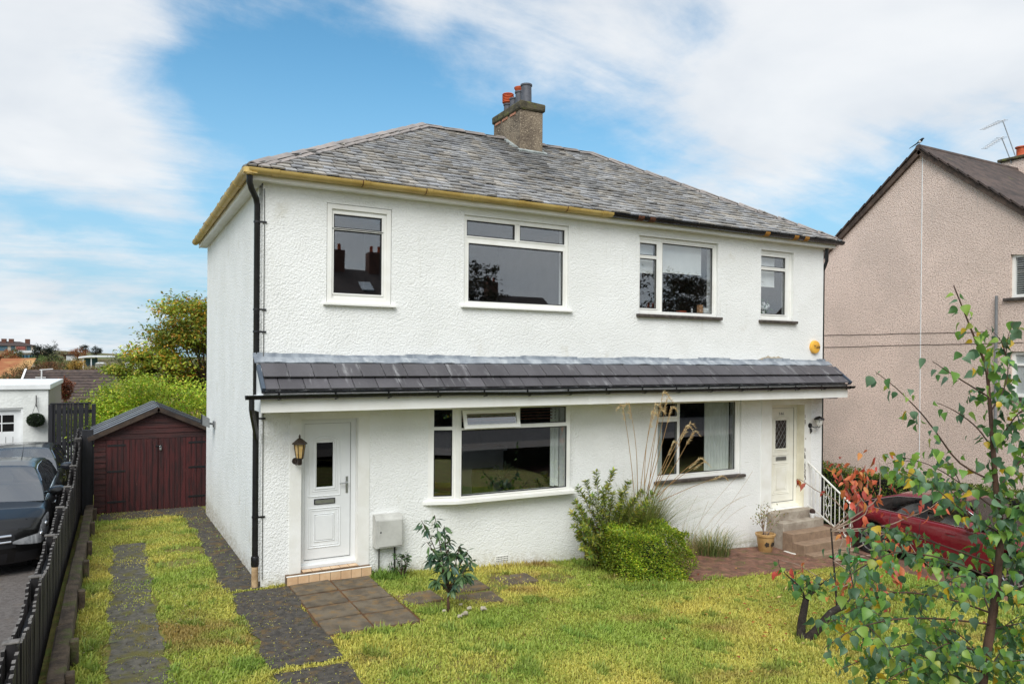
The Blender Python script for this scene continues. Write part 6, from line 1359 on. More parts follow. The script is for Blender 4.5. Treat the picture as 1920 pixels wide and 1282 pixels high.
for pts in ([(1511, 1125, 0), (1500, 1100, -.1), (1478, 1080, -.1), (1462, 1062, -.15), (1460, 1048, -.15)], [(1511, 1122, 0), (1530, 1100, .1), (1560, 1082, .1), (1570, 1070, .15)], [(1585, 1136, -.05), (1600, 1105, 0), (1592, 1060, .1), (1594, 1010, .1), (1592, 960, .1)], [(1585, 1136, -.05), (1620, 1120, .1), (1640, 1090, .2)], [(1540, 1168, -.1), (1580, 1180, -.3), (1610, 1200, -.4)], [(1511, 1120, 0), (1520, 1095, .1), (1505, 1075, .2)]):
    path = P2(pts); limb(pr_, path, .011 if len(pts) > 4 else .010, .003, 'branch', 'bark_dark'); hang(path, 9, .3, .10, .03)
for k in range(10): a = P2([(1511, 1122, 0), (1500+random.uniform(-20, 40), 1100, 0), (1490+random.uniform(-25, 80), 1085+random.uniform(-20, 40), random.uniform(-.3, .3))]); limb(pr_, a, .006, .002, 'twig', 'bark_dark', 5); hang(a, 3, .4, .10, .04)
def clear_of(p, boxes):                              # keeps these two thin shrubs open where the steps and the mat show through
    q = p-POS; z = q@CD; x, y = CX+FPX*(q@CR)/z, CY-FPX*(q@CU)/z; return not any(a < x < b_ and c < y < d for a, b_, c, d in boxes)
GAP = [(1538, 1632, 1030, 1070), (1440, 1572, 940, 1050)]
LVS = [q for q in LVS if clear_of(q[0], GAP)]
for p, a, s_, at_ in LVS: inst('leaf', random.choice(bleaf[:22]), pr_, p, quat=lquat(a), scale=(s_, s_, s_))
oval = [(0, .003), (.08, .06), (.25, .20), (.5, .25), (.75, .16), (.92, .05), (1, .003)]
RC = [((222, 112, 78), 4), ((234, 138, 94), 4), ((206, 86, 76), 3), ((188, 100, 84), 3), ((220, 148, 84), 3), ((172, 108, 72), 2), ((236, 112, 92), 1)]
rleaf = []
for c, wgt in RC: rleaf += [leaf_mesh('leaf', oval, np.array(S(*c)), 'leaf', .35, .55)]*wgt
rb = np.array([7.1, -3.55, gz(7.1, -3.55)]); DRD = float((rb-POS)@CD); red = thing('red_leaf_sapling', 'slender sapling with hanging red and orange autumn leaves in front of the steps', 'tree', tuple(rb)); LVS = []
P3 = lambda pts: smooth_path([atD(px, py, DRD+d) for px, py, d in pts], 14)
rbp = POS+(rb-POS); bx, by = [float(v) for v in (CX+FPX*((rb-POS)@CR)/DRD, CY-FPX*((rb-POS)@CU)/DRD)]
limb(red, P3([(bx, by, 0), (bx-4, by-60, 0), (bx-8, 1040, 0), (bx-12, 990, 0)]), .015, .010, 'stem', 'bark_dark', 8)
T0 = (bx-8, 1050, 0); T1 = (bx-12, 995, 0)
for pts, n in (([T1, (1625, 960, -.1), (1600, 915, -.1), (1598, 880, -.1)], 16), ([T1, (1640, 940, 0), (1650, 900, .1), (1648, 862, .1)], 8), ([T1, (1600, 985, 0), (1572, 945, .1), (1555, 930, .1), (1532, 920, .1), (1500, 898, .15), (1493, 900, .15)], 0),
               ([T1, (1610, 960, .2), (1590, 920, .2), (1578, 890, .2), (1570, 870, .2)], 12), ([T0, (1580, 1010, 0), (1560, 985, 0), (1545, 960, 0)], 13), ([T1, (1660, 985, 0), (1700, 970, 0), (1740, 955, -.1), (1770, 930, -.1)], 9), ([T0, (1650, 1040, 0), (1665, 1060, .1), (1680, 1075, .1)], 10),
               ([T0, (1610, 1050, -.1), (1590, 1070, -.1), (1580, 1095, -.1)], 13), ([T0, (1640, 1010, .2), (1660, 1000, .2), (1690, 1010, .2)], 13), ([T1, (1620, 930, 0), (1625, 890, 0), (1615, 872, 0)], 14), ([T0, (1600, 1080, -.1), (1570, 1100, -.2), (1500, 1060, -.2), (1465, 1050, -.2)], 8), ([T0, (1640, 1090, .1), (1650, 1130, .1)], 9), ([T1, (1680, 1000, -.2), (1720, 1040, -.3), (1760, 1075, -.3)], 9)):
    path = P3(pts); limb(red, path, .011, .003, 'branch', 'twig_pale')
    if n: hang(path, int(n*2.4), .3, .125, .09)
    else:
        for c in (path[-1], path[-4], path[-2], path[-1]): LVS.append((np.array(c), np.array([random.gauss(0, .6), random.gauss(0, .4), -.5]), .13, c))
LVS = [q for q in LVS if clear_of(q[0], GAP)]
for p, a, s_, at_ in LVS: inst('leaf', random.choice(rleaf), red, p, quat=lquat(a), scale=(s_, s_, s_))

# ------------------------------------------------------------------ trees behind the shed
def tree(name, label, base, crown, rad, n, ll, cols, p=None, clumps=60, group=None, kindm='leaf', trunk_r=.12, lumps=.35, flat=.5, seed=1):
    base, crown, rad = np.array(base, float), np.array(crown, float), np.array(rad, float); t = thing(name, label, 'tree', tuple(base), 0, group); r_ = np.random.default_rng(seed)
    d = r_.normal(size=(clumps, 3)); d /= np.linalg.norm(d, axis=1, keepdims=True); rr_ = r_.uniform(.45, 1., (clumps, 1))**.6*(1+lumps*r_.normal(0, .45, (clumps, 1))); C0 = crown+d*rad*rr_
    q = MB(); q.tube(smooth_path([base, base+(crown-base)*.4+[.05, 0, 0], base+(crown-base)*.8], 8), [trunk_r*(1-.07*i) for i in range(8)], 8)
    tk = q.build('trunk', 'bark', t, smooth='all'); q = MB()
    for c in C0[:min(26, clumps)]: q.tube(arc(base+(crown-base)*random.uniform(.45, .85), c, .08, 5), [trunk_r*.3, trunk_r*.22, trunk_r*.16, trunk_r*.1, .006], 5)
    q.build('limbs', 'bark', t, smooth='all', kind='stuff')
    ci = r_.integers(0, clumps, n); cr = rad.mean()*r_.uniform(.16, .34, clumps); off = r_.normal(size=(n, 3))*[1, 1, flat]*cr[ci][:, None]*.62; P_ = C0[ci]+off
    tone = (1+.28*r_.normal(size=clumps))[ci][:, None]; A_ = rdirs(n)*[1, 1, .6]+off*1.2/cr[ci][:, None]*.4+[0, 0, -.25]
    leafobj('crown', t, leafset(P_, A_, rdirs(n)*.7+[0, 0, 1], ll*r_.uniform(.7, 1.25, n), ll*.5, np.clip(pick(cols, n, p)*tone, .004, 1)), kindm); return t
tree('garden_tree', 'bushy yellow-green tree rising behind the timber shed', (-.6, 13.3, -.6), (-.85, 13.3, 1.2), (2.25, 1.3, 1.42), 34000, .085, [(180, 200, 62), (152, 184, 56), (204, 206, 78), (122, 152, 50), (214, 188, 76)], [.32, .28, .2, .12, .08], 110, 'trees behind the shed', seed=5)
tree('garden_tree', 'low bright green bush tight against the back of the shed', (-1.9, 12.7, -.6), (-1.75, 12.6, .85), (.6, .5, .6), 5000, .07, [(146, 198, 64), (120, 174, 54), (172, 206, 80)], None, 26, 'trees behind the shed', seed=6, trunk_r=.05)
tree('garden_tree', 'taller tree with green and orange-tinged leaves beside the house corner', (1.6, 20, -1.6), (1.25, 20, 3.1), (1.95, 1.6, 2.35), 27000, .15, [(146, 164, 64), (172, 176, 72), (118, 138, 56), (206, 160, 64), (180, 130, 58)], [.3, .26, .2, .14, .1], 84, 'trees behind the shed', seed=9, trunk_r=.14)
tree('garden_tree', 'open side bough of green leaves left of the taller tree', (-.9, 19.5, -1.6), (-1.0, 19.5, 2.75), (1.05, .8, .5), 3600, .14, [(146, 164, 64), (172, 176, 72), (118, 138, 56), (180, 166, 68)], None, 26, 'trees behind the shed', seed=12, trunk_r=.06)
# ------------------------------------------------------------------ neighbour on the right: pebbledashed gable
nb_ = thing('gable_house', 'pinkish pebbledash house with a plain gable end on the right', 'house', (15, .34, -1.1)); NX = 15.0; AY, AZ = .343, 8.12; EYF, EYB = -4.35, 5.05; slp = .80; EZ_ = AZ-slp*(AY-EYF)
m = MB(); m.add([(NX, EYF, -1.4), (NX, EYB, -1.4), (NX, EYB, EZ_), (NX, AY, AZ), (NX, EYF, EZ_)], [(4, 3, 2, 1, 0)])
m.v = []; m.f = []; m.c = []
holes = [(-3.3, -1.66, 4.50, 5.42), (-3.3, -1.68, 2.40, 3.36)]
def gable_face(mb, X):
    ys_ = sorted({EYF, EYB, *[h[0] for h in holes], *[h[1] for h in holes]}); zs_ = sorted({-1.4, EZ_, *[h[2] for h in holes if h[2] < EZ_], *[h[3] for h in holes if h[3] < EZ_]})
    zc = [-1.4, 2.40, 3.36, 4.40]
    def cell(a, b_, c, d): mb.add([(X, a, c), (X, a, d), (X, b_, d), (X, b_, c)], [(0, 1, 2, 3)])
    cell(-1.66, EYB, -1.4, 4.367); cell(EYF, -3.3, -1.4, 4.367); cell(-3.3, -1.68, -1.4, 2.40); cell(-3.3, -1.68, 3.36, 4.367); mb.add([(X, -1.68, -1.4), (X, -1.68, 4.367), (X, -1.66, 4.367), (X, -1.66, -1.4)], [(0, 1, 2, 3)])
    zt = lambda y: AZ-slp*abs(y-AY)
    # upper part: strips between breakpoints, above the 4.367 line
    yb = [EYF, -3.3, -1.66, AY, EYB]
    for a, b_ in zip(yb[:-1], yb[1:]):
        if a == -3.3: mb.add([(X, a, 4.367), (X, a, 4.50), (X, b_, 4.50), (X, b_, 4.367)], [(0, 1, 2, 3)]); mb.add([(X, a, min(5.42, zt(a))), (X, a, zt(a)), (X, b_, zt(b_)), (X, b_, 5.42)], [(0, 1, 2, 3)])
        else: mb.add([(X, a, 4.367), (X, a, max(4.367, zt(a))), (X, b_, max(4.367, zt(b_))), (X, b_, 4.367)], [(0, 1, 2, 3)])
gable_face(m, NX); m.build('gable_wall', 'pebbledash_pink', nb_)
m = MB(); m.box(NX+.3, NX+11, EYF+.02, EYF+.3, -1.4, EZ_-.05); m.box(NX+.3, NX+11, EYB-.3, EYB-.02, -1.4, EZ_-.05); m.box(NX+10.7, NX+11, EYF+.31, EYB-.31, -1.4, EZ_-.05); m.build('wall', 'pebbledash_pink', nb_)
m = MB(); m.box(NX+.12, NX+.3, -3.6, -1.3, 2.2, 5.6); m.build('room', 'interior_wall', nb_)
for y0, y1, z0, z1 in holes:
    q = MB(); X = NX+.06
    q.ring(y0, y1, z0, z1, .07, 0, .06); q.box((y0+y1)/2-.03, (y0+y1)/2+.03, 0, .06, z0+.07, z1-.07)
    if z0 < 3: q.box(y0+.07, (y0+y1)/2-.03, .005, .055, z1-.30, z1-.25); q.box((y0+y1)/2+.03, y1-.07, .005, .055, z1-.30, z1-.25)
    q.v = [(X+b_, a, c) for a, b_, c in q.v]; w = q.build('window', 'upvc', nb_)
    q = MB(); q.box(X+.03, X+.036, y0+.05, y1-.05, z0+.05, z1-.05); q.build('pane', 'glass', w)
    q = MB(); q.bbox(NX-.07, NX+.05, y0-.10, y1+.12, z0-.07, z0-.004, .008); q.build('sill', 'sill_stone_dark', w)
    q = MB(); q.box(NX+.002, NX+.058, y1+.0005, y1+.002, z0, z1); q.build('reveal', 'pebbledash_pink', w)
    if z0 < 3: q = MB(); q.box(NX+.10, NX+.105, y0+.06, y1-.06, z0+.05, z1-.05); q.build('blind', 'net_fabric', w)
    else:
        for k in range(18): q = MB(); q.box(NX+.10, NX+.116, y0+.06, y1-.06, z0+.06+.047*k, z0+.07+.047*k); q.build('blind_slat', 'net_fabric', w)
for s_ in (-1, 1):                                   # roof slopes as courses of tiles
    d = np.array([0, s_*1., -slp]); d /= np.linalg.norm(d); nn = np.array([0, s_*slp, 1.]); nn /= np.linalg.norm(nn); half = (AY-EYF+.35)*math.hypot(1, slp)
    m = MB(); c = np.array([NX+5.5, AY, AZ])+d*half/2+nn*.02; m.obox(c, (1, 0, 0), d, nn, 5.56, half/2, .02); sl_o = m.build('roof', 'roof_under', nb_)
    k = 0; g = .285
    while k*g < half:
        c = np.array([NX+5.47, AY, AZ])+d*(k*g+.17)+nn*(.055); m = MB(); dd = d-nn*.0; ax2 = d*math.cos(R(-4))+nn*math.sin(R(-4)); n2_ = np.cross((1, 0, 0), ax2)*s_*-1; m.obox(c, (1, 0, 0), ax2, nn, 5.60, .175, .017); m.build('tile_course', 'brown_tile', sl_o); k += 1
    m = MB(); c = np.array([NX-.045, AY, AZ])+d*half/2-nn*.035; m.obox(c, (1, 0, 0), d, nn, .043, half/2, .055); m.build('verge_board', 'verge', nb_)
m = MB(); m.tube([(NX-.11, AY, AZ+.06), (NX+11, AY, AZ+.06)], .075, 10); m.build('ridge', 'brown_tile', nb_, smooth=True)
m = MB(); m.box(NX-.008, NX-.0005, .292, .310, -1., AZ-.12); m.build('joint_strip', 'white_trim', nb_)
for (pa, pb_) in (((1543, 629), (1853, 622)), ((1543, 651), (1919, 642))):
    pts = []
    for f in np.linspace(0, 1, 26):
        px, py = pa[0]+(pb_[0]-pa[0])*f, pa[1]+(pb_[1]-pa[1])*f+random.uniform(-.5, .5); q_ = ray(px, py); t_ = (NX-.004-POS[0])/q_[0]; pts.append(POS+q_*t_)
    m = MB(); m.tube(pts, .008, 4); m.build('crack', 'crack', nb_)
m = MB(); m.tube([(NX-.05, -1.41, 4.56), (NX-.05, -1.42, -1.)], .030, 8); m.build('pipe', 'grey_pipe', nb_, smooth=True)
nch = MB(); nch.bbox(19.05, 19.8, -.0, .7, 7.3, 8.46, .01); cho = nch.build('chimney', 'pebbledash_pink', nb_)
m = MB(); m.bbox(18.98, 19.87, -.07, .77, 8.465, 8.54, .015); m.build('coping', 'chimney_cap', cho)
m = MB(); m.lathe([(.14, 8.54), (.12, 8.6), (.12, 8.8), (.15, 8.81), (.15, 8.84), (.09, 8.84)], (19.35, .35, 0), 14); m.build('chimney_pot', 'terracotta', cho, smooth=True)
def px_at(px, py, X): q_ = ray(px, py); return POS+q_*((X-POS[0])/q_[0])
for i, (foot, head, tip, lab) in enumerate((((1905, 296), (1880, 226), (1843, 243), 'upper television aerial leaning from the right-hand chimney'), ((1897, 306), (1878, 258), (1846, 279), 'lower television aerial leaning from the right-hand chimney'))):
    f_, h_, t_ = px_at(*foot, 19.04), px_at(*head, 18.9), px_at(*tip, 18.5); ta = thing('tv_aerial', lab, 'aerial', tuple(f_)); m = MB(); m.tube([f_, h_], .014, 6); m.build('mast', 'aerial', ta); m = MB(); m.tube([h_+(h_-t_)*.12, t_], .009, 6); bm_ = m.build('boom', 'aerial', ta)
    for k in np.linspace(0, 1, 9): c = h_+(t_-h_)*k; m = MB(); m.tube([c+(-.09*(1-.4*k), .09*(1-.4*k), 0.), c+(.09*(1-.4*k), -.09*(1-.4*k), 0)], .0045, 4); m.build('element', 'aerial', bm_)
bd = px_at(1724, 268, NX-.05); tb = thing('magpie', 'black and white bird perched on the apex of the pebbledash gable', 'bird', (bd[0], bd[1], AZ+.16)); bo = np.array([bd[0]+.02, AY+.02, AZ+.21]); BS = .72
m = MB(); m.tube([bo+BS*np.array((0, .16, -.07)), bo+BS*np.array((0, .05, -.02)), bo+BS*np.array((0, .0, .0)), bo+BS*np.array((0, -.06, .03)), bo+BS*np.array((0, -.10, .07)), bo+BS*np.array((0, -.13, .07)), bo+BS*np.array((0, -.165, .065))], [.005, .022, .036, .036, .025, .02, .003], 8); m.build('body', 'feather', tb, smooth='all')
m = MB(); m.tube([bo+BS*np.array((0, .12, -.05)), bo+BS*np.array((0, .36, -.14))], [.016, .006], 5); m.build('tail', 'feather', tb)
m = MB(); blob(m, bo+BS*np.array((-.02, -.03, -.01)), .032, 1.); m.build('belly', 'feather_white', tb, smooth=True)
for s_ in (-.018, .018): m = MB(); m.tube([bo+BS*np.array((s_, -.0, -.03)), bo+BS*np.array((s_, -.0, -.10))], .004, 4); m.build('leg', 'feather', tb)
# hedge along the drive below the gable
hg = thing('privet_hedge', 'clipped green hedge along the drive below the pebbledash gable', 'hedge', (14.5, 0, -1.)); n = 15000
yy = rng.uniform(-4.5, 4.5, n); top_ = rng.random(n) < .4; xx = np.where(top_, rng.uniform(14.25, 14.85, n), 14.25+rng.uniform(-.05, .10, n)); zz = np.where(top_, .38+rng.uniform(-.07, .05, n), rng.uniform(-.95, .40, n)); zz = zz+.06*n2(yy, xx, 2.5, 61)+(.09*np.clip(-yy, 0, 3)/3)
leafobj('foliage', hg, leafset(np.stack([xx, yy, zz], 1), rdirs(n)+[-.3, -.2, .4], rdirs(n)+[-.5, 0, .6], rng.uniform(.045, .075, n), .03, pick([(110, 132, 42), (90, 114, 40), (134, 148, 52), (150, 128, 52), (70, 92, 36)], n, [.3, .28, .22, .06, .14])))
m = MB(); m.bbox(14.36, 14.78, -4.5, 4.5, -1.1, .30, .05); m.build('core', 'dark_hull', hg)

# ------------------------------------------------------------------ beyond the back gardens
bg_ = thing('bungalow', 'brown tiled roof of a white bungalow beyond the garage', 'house', (-8, 40, -4)); A_ = atY(48, 695, 40); B_ = atY(215, 695, 40); zR = A_[2]; m = MB(); m.box(A_[0]+.3, B_[0]-.3, 38.2, 43, -5, zR-1.9); m.build('wall', 'far_white', bg_)
dd = np.array([0, -1., -.62]); dd /= np.linalg.norm(dd); nn = np.array([0, -.62, 1.]); nn /= np.linalg.norm(nn)
m = MB(); m.add([(A_[0], 40, zR), (B_[0], 40, zR), (B_[0], 36.6, zR-2.1), (A_[0]-.4, 36.6, zR-2.1), (A_[0], 43.4, zR-2.1), (B_[0], 43.4, zR-2.1)], [(0, 3, 2, 1), (0, 1, 5, 4)]); bro = m.build('roof', 'house_roof', bg_)
for k in range(13): m = MB(); c = np.array([(A_[0]+B_[0])/2, 40, zR])+dd*(.30*k+.16)+nn*.05; m.obox(c, (1, 0, 0), dd*math.cos(.09)-nn*math.sin(-.09)*1, nn, (B_[0]-A_[0])/2, .165, .03); m.build('tile_course', 'brown_tile', bro)
m = MB(); m.bar((A_[0]+.02, 40, zR+.08), (A_[0]-.35, 36.6, zR-2.0), .10, .12); m.build('verge_board', 'white_trim', bg_)
fa = atY(78, 700, 39); ta = thing('tv_aerial', 'pale television aerial standing on the brown bungalow roof', 'aerial', tuple(fa+np.array([0, 0, -.6]))); m = MB(); m.tube([fa+(0, 0, -.8), fa+(0, 0, .22)], .04, 6); m.build('mast', 'far_white', ta); m = MB(); m.tube([fa+(-.1, 0, .2), fa+(.55, 0, .25)], .03, 6); m.build('boom', 'far_white', ta); m = MB(); m.box(fa[0]-.3, fa[0]+.2, 39, 39.05, fa[2]-.25, fa[2]-.2); m.build('reflector', 'far_white', ta)
def ftree(label, px, py, Yd, wpx, hpx, cols, n=1500, name='distant_tree', seed=1, lump=.3):
    c = atY(px, py, Yd); s_ = (np.array([c[0], c[1], c[2]])-POS)@CD/FPX; r_ = np.array([wpx*s_/2, wpx*s_/2, hpx*s_/2]); base = (c[0], c[1], c[2]-hpx*s_*.9)
    return tree(name, label, base, c, r_, n, max(.12, min(r_[0], r_[2])*.22), cols, None, 34, 'distant trees across the valley', seed=seed, trunk_r=.1*r_[0]+.05, lumps=lump, flat=.8)
brown = [(122, 92, 62), (140, 104, 66), (104, 88, 62), (112, 102, 60)]; rust_ = [(158, 96, 58), (176, 112, 62), (136, 88, 60)]; dark = [(52, 62, 52), (62, 72, 56), (44, 52, 48)]; olive = [(104, 112, 62), (122, 124, 70), (88, 98, 62)]; gold = [(176, 138, 62), (160, 124, 66), (190, 156, 84)]
for i, a in enumerate((('rust-brown bush at the far left below the flats', 12, 672, 210, 36, 34, rust_), ('green-brown bush beside the flats', 30, 664, 215, 20, 26, olive), ('large dark evergreen right of the flats', 80, 664, 205, 34, 40, dark), ('smaller pointed dark evergreen', 103, 660, 206, 14, 34, dark),
                       ('pale olive bush in front of the evergreens', 100, 680, 190, 34, 26, olive), ('light green bush before the large evergreen', 68, 676, 185, 34, 18, [(112, 132, 72), (128, 146, 82)]), ('rust coloured round tree on the skyline', 146, 661, 240, 36, 18, rust_), ('dark windswept trees on the skyline', 160, 654, 260, 18, 14, dark), ('dark leaning tree right of the rust tree', 180, 658, 262, 20, 16, dark), ('low brown scrub along the far skyline', 122, 664, 250, 26, 10, brown),
                       ('dark olive thicket in the valley', 130, 684, 160, 40, 22, olive), ('wide brown hedge trees behind the bungalow', 60, 697, 80, 80, 34, brown), ('brown-red thicket behind the bungalow', 92, 690, 85, 50, 26, [(132, 92, 66), (116, 84, 62), (148, 104, 70)]), ('golden bush right of the brown thicket', 143, 688, 90, 38, 24, gold), ('dull brown scrub below the station canopy', 190, 694, 75, 56, 20, brown), ('grey-brown scrub at the left edge', 20, 712, 70, 44, 24, [(104, 96, 66), (92, 88, 62), (122, 108, 70)]), ('green-brown trees right of the canopy', 235, 676, 120, 50, 26, olive), ('reddish sapling in front of the bungalow roof', 120, 728, 26, 26, 34, [(150, 92, 66), (128, 78, 58)]))):
    ftree(a[0], a[1], a[2], a[3], a[4], a[5], a[6], n=1500, seed=40+i)
fl_ = thing('apartment_block', 'long three-storey block of flats with brown roof on the far hill', 'building', tuple(atY(20, 665, 300))); Yb = 300.; a, b_ = atY(-60, 641, Yb), atY(62, 641, Yb); zb, ze_, zr_ = atY(20, 672, Yb)[2], atY(20, 648, Yb)[2], atY(20, 639.5, Yb)[2]
m = MB(); m.box(a[0], b_[0], Yb, Yb+12, zb-3, ze_); m.build('wall', 'house_render', fl_)
m = MB(); m.add([(a[0]-1, Yb-.6, ze_), (b_[0]+1, Yb-.6, ze_), (b_[0]+1, Yb+12.6, ze_), (a[0]-1, Yb+12.6, ze_), (a[0]+1, Yb+6, zr_), (b_[0]-4.5, Yb+6, zr_)], [(0, 1, 5, 4), (1, 2, 5), (2, 3, 4, 5), (3, 0, 4)]); fr_ = m.build('roof', 'house_roof', fl_)
for px in (4, 18, 49): c = atY(px, 640, Yb); m = MB(); m.box(c[0]-.7, c[0]+.7, Yb+4, Yb+6, zr_-1.5, zr_+.9); m.build('chimney', 'house_brick', fr_)
for px in (2, 10, 24, 54):
    for py in (650.5, 655.5): c = atY(px, py, Yb-.1); m = MB(); m.box(c[0]-.6, c[0]+.6, Yb-.12, Yb-.02, c[2]-.4, c[2]+.4); m.build('window', 'teal_paint', fl_)
for py in (652, 657.5): c0_, c1_ = atY(31, py, Yb), atY(48, py, Yb); m = MB(); m.box(c0_[0], c1_[0], Yb-1.2, Yb-.02, c0_[2]-.45, c0_[2]+.45); m.build('balcony', 'balcony_red', fl_)
wb = thing('white_hall', 'low white building below the hill flats', 'building', tuple(atY(45, 668, 230))); a, b_ = atY(28, 660, 230), atY(67, 660, 230); m = MB(); m.box(a[0], b_[0], 230, 238, a[2]-4, a[2]-.2); m.build('wall', 'house_render', wb); m = MB(); m.box(a[0]-.4, b_[0]+.4, 229.4, 238.5, a[2]-.19, a[2]+.5); m.build('roof', 'far_white', wb)
for k in range(5): m = MB(); x = a[0]+.8+(b_[0]-a[0]-1.6)*k/4; m.box(x-.5, x+.5, 229.9, 229.98, a[2]-1.6, a[2]-.7); m.build('window', 'teal_paint', wb)
sn = thing('station_canopy', 'white curved canopy on pale posts by the railway', 'canopy', tuple(atY(180, 684, 150))); a, b_ = atY(147, 669, 150), atY(215, 671, 150); m = MB(); xs_ = np.linspace(a[0], b_[0], 12); V_ = []
for x in xs_: f = (x-a[0])/(b_[0]-a[0]); z = a[2]+.25*math.sin(min(1, f*2.5)*math.pi/2)-.05; V_ += [(x, 149, z), (x, 153, z+.1), (x, 149, z-.22), (x, 153, z-.12)]
m.add(V_, [q for i in range(11) for q in ((4*i, 4*i+4, 4*i+5, 4*i+1), (4*i+2, 4*i+3, 4*i+7, 4*i+6), (4*i, 4*i+2, 4*i+6, 4*i+4))]); m.build('roof', 'far_white', sn)
for px in (156, 171): c = atY(px, 680, 149.5); m = MB(); m.box(c[0]-.09, c[0]+.09, 149.4, 149.6, c[2]-1.2, a[2]); m.build('post', 'far_white', sn)
c0_, c1_ = atY(158, 676, 152), atY(183, 686, 152); m = MB(); m.box(c0_[0], c1_[0], 151.9, 152.1, c1_[2], c0_[2]+.5); m.build('screen', 'teal_paint', sn)
m = MB(); c0_, c1_ = atY(184, 674, 151), atY(213, 684, 151); m.box(c0_[0], c1_[0], 151, 152, c1_[2]-.5, c0_[2]-.05); m.build('wall', 'house_render', sn)
for k, (px, w_) in enumerate(((133, 12), (188, 14), (250, 22))):
    hc_ = atY(px, 666 if k == 0 else 682, 240 if k == 0 else 110); t = thing('white_cottage', ('small white house below the rust skyline tree', 'low white roof right of the canopy', 'white building half hidden by the taller tree')[k], 'house', tuple(hc_)); s_ = 240/FPX if k == 0 else 110/FPX; hw = w_*s_/2*1.1
    m = MB(); m.prism([(hc_[0]-hw, hc_[2]-3*s_*3), (hc_[0]+hw, hc_[2]-3*s_*3), (hc_[0]+hw, hc_[2]), (hc_[0]-hw, hc_[2])], 'y', hc_[1], hc_[1]+6); m.build('wall', 'far_white', t); m = MB(); m.prism([(hc_[0]-hw*1.1, hc_[2]+.01), (hc_[0]+hw*1.1, hc_[2]+.01), (hc_[0]+hw*.7, hc_[2]+2.2*s_), (hc_[0]-hw*.7, hc_[2]+2.2*s_)], 'y', hc_[1]-.3, hc_[1]+6.3); m.build('roof', 'far_white' if k else 'house_roof', t)
fa0 = atY(-30, 676, 130); fa1 = atY(60, 676, 130); m = MB(); m.add([(fa0[0], 128, fa0[2]-6.), (atY(24, 690, 128)[0], 128, fa0[2]-6.), (fa1[0]-1., 150, fa0[2]+.4), (fa0[0], 150, fa0[2]+.3)], [(0, 1, 2, 3)]); m.add([(fa0[0], 150, fa0[2]-8), (fa1[0], 150, fa0[2]-8)], []); tag(m.build('field', 'far_field'), kind='structure')

# ------------------------------------------------------------------ across the street (seen as reflections in the panes)
sheet('pavement', ar(-60, 80, 10), ar(-13.4, -11.6, .9), .11, 'tarmac', zf=lambda x, y: 0.)
sheet('road', ar(-60, 80, 10), ar(-20.4, -13.42, 1.), .0, 'asphalt', zf=lambda x, y: 0.)
sh_ = thing('street_hedge', 'long dark garden hedge across the street, mirrored in the ground-floor panes', 'hedge', (18, -21.4, 0)); n = 16000; P_ = np.stack([rng.uniform(-8, 48, n), -21.4+rng.uniform(-.1, .55, n), rng.uniform(0, 2.0, n)], 1); P_[:, 2] += .15*n2(P_[:, 0], P_[:, 1], 1.2, 91)
leafobj('foliage', sh_, leafset(P_, rdirs(n)+[0, .5, .2], rdirs(n)+[0, 1, .3], .17, .11, pick([(58, 66, 38), (74, 76, 42), (92, 62, 42)], n)))
m = MB(); m.box(-8, 48, -21.9, -21.4, -.2, 1.85); m.build('core', 'dark_hull', sh_)
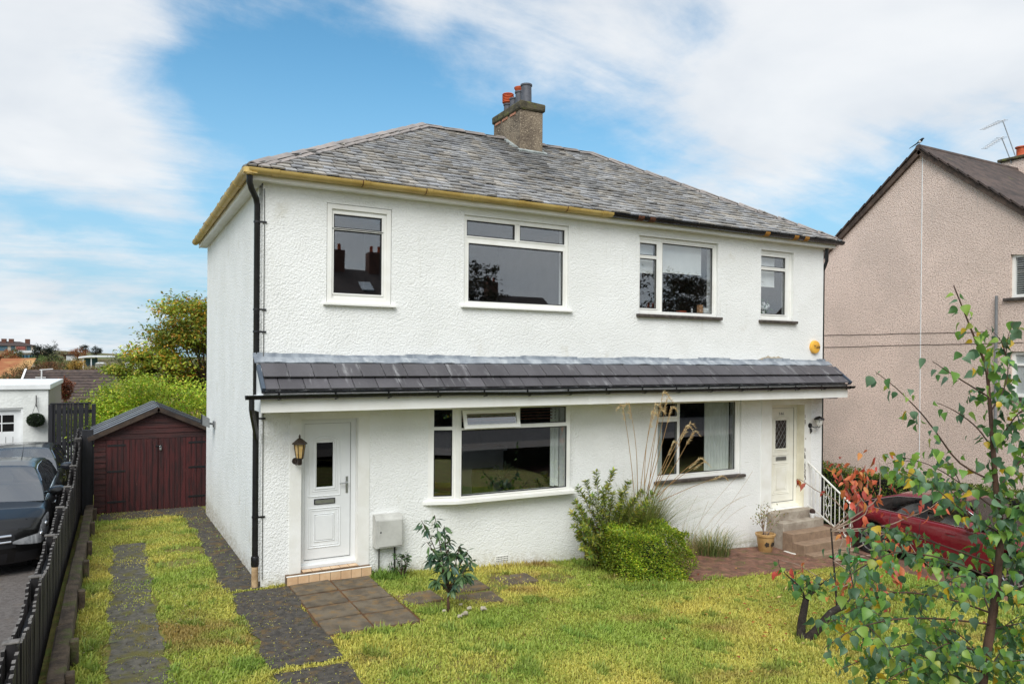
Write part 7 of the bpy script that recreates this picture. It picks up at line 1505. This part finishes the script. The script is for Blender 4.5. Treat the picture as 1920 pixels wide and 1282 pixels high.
def street_house(label, x0, x1, y, ze__, zr__, chim, wall='house_brick', sky_l=()):
    t = thing('street_house', label, 'house', ((x0+x1)/2, y, -.2), 0, 'houses across the street'); yb = y-7
    m = MB(); m.box(x0, x1, yb, y, -.4, ze__); m.build('wall', wall, t); m = MB(); m.add([(x0-.3, y+.3, ze__), (x1+.3, y+.3, ze__), (x1+.3, yb-.3, ze__), (x0-.3, yb-.3, ze__), (x0+.3, y-3.5, zr__), (x1-.3, y-3.5, zr__)], [(0, 4, 5, 1), (1, 5, 2), (2, 5, 4, 3), (3, 4, 0)]); r_ = m.build('roof', 'house_roof', t)
    for c in chim: m = MB(); m.bbox(c-.5, c+.5, y-3.9, y-3.1, zr__-.8, zr__+1.1, .02); co = m.build('chimney', 'house_brick', r_); m = MB(); [m.lathe([(.11, zr__+1.1), (.1, zr__+1.5)], (c+d, y-3.5, 0), 8) for d in (-.25, .25)]; m.build('chimney_pots', 'terracotta', co, kind='stuff')
    for s_ in sky_l: m = MB(); f = .45; m.obox((s_, y+.3-(3.8)*f, ze__+(zr__-ze__)*f+.08), (1, 0, 0), (0, -3.8, zr__-ze__), (0, zr__-ze__, 3.8), .35, .5, .04); m.build('skylight', 'far_white', r_)
    n_ = max(2, int((x1-x0)/2.6))
    for k in range(n_):
        x = x0+(x1-x0)*(k+.5)/n_
        for z in (1.0, 3.6):
            if z+1.3 < ze__: m = MB(); m.ring(x-.6, x+.6, z, z+1.3, .08, y+.002, y+.06); w = m.build('window', 'upvc', t); m = MB(); m.box(x-.52, x+.52, y+.01, y+.03, z+.08, z+1.22); m.build('pane', 'car_glass_dark', w)
    return t
street_house('dark brick house with skylights mirrored in the narrow left upstairs window', 6.5, 13.2, -30, 6.2, 8.5, (9.9, 12.4), sky_l=(8.6, 11.2))
street_house('dark roofed house mirrored at the left of the wide left upstairs window', 17.2, 24.5, -34, 5.2, 7.4, (19.4,), 'house_render')
street_house('paler house mirrored at the right of the wide left upstairs window', 25.6, 32, -42, 5.4, 8.6, (26.5,), 'house_render')
street_house('house mirrored low in the right-hand panes', 36, 46, -36, 4.8, 6.6, (39,), 'house_brick')
for i, (x, y, zc, r_, lab) in enumerate(((16.0, -27, 6.2, (1.4, 1.4, 2.4), 'thin tree mirrored at the left of the wide left upstairs window'), (27.5, -24, 6.2, (2.6, 2.2, 2.2), 'dark tree mirrored in the wide right upstairs window'), (31.2, -26, 5.6, (2.2, 2, 2.6), 'second dark tree mirrored in the wide right upstairs window'), (36, -27, 6.6, (2.6, 2, 2.6), 'dark tree mirrored in the narrow right upstairs window'), (11, -22, 1.4, (3.6, 1.4, 1.6), 'dark garden hedge tree mirrored in the bay window'))):
    tree('street_tree', lab, (x, y, -.2), (x, y, zc), r_, 2600, .28, [(44, 48, 34), (58, 56, 36), (70, 52, 36)], None, 40, 'trees across the street', seed=80+i, trunk_r=.14, lumps=.5)
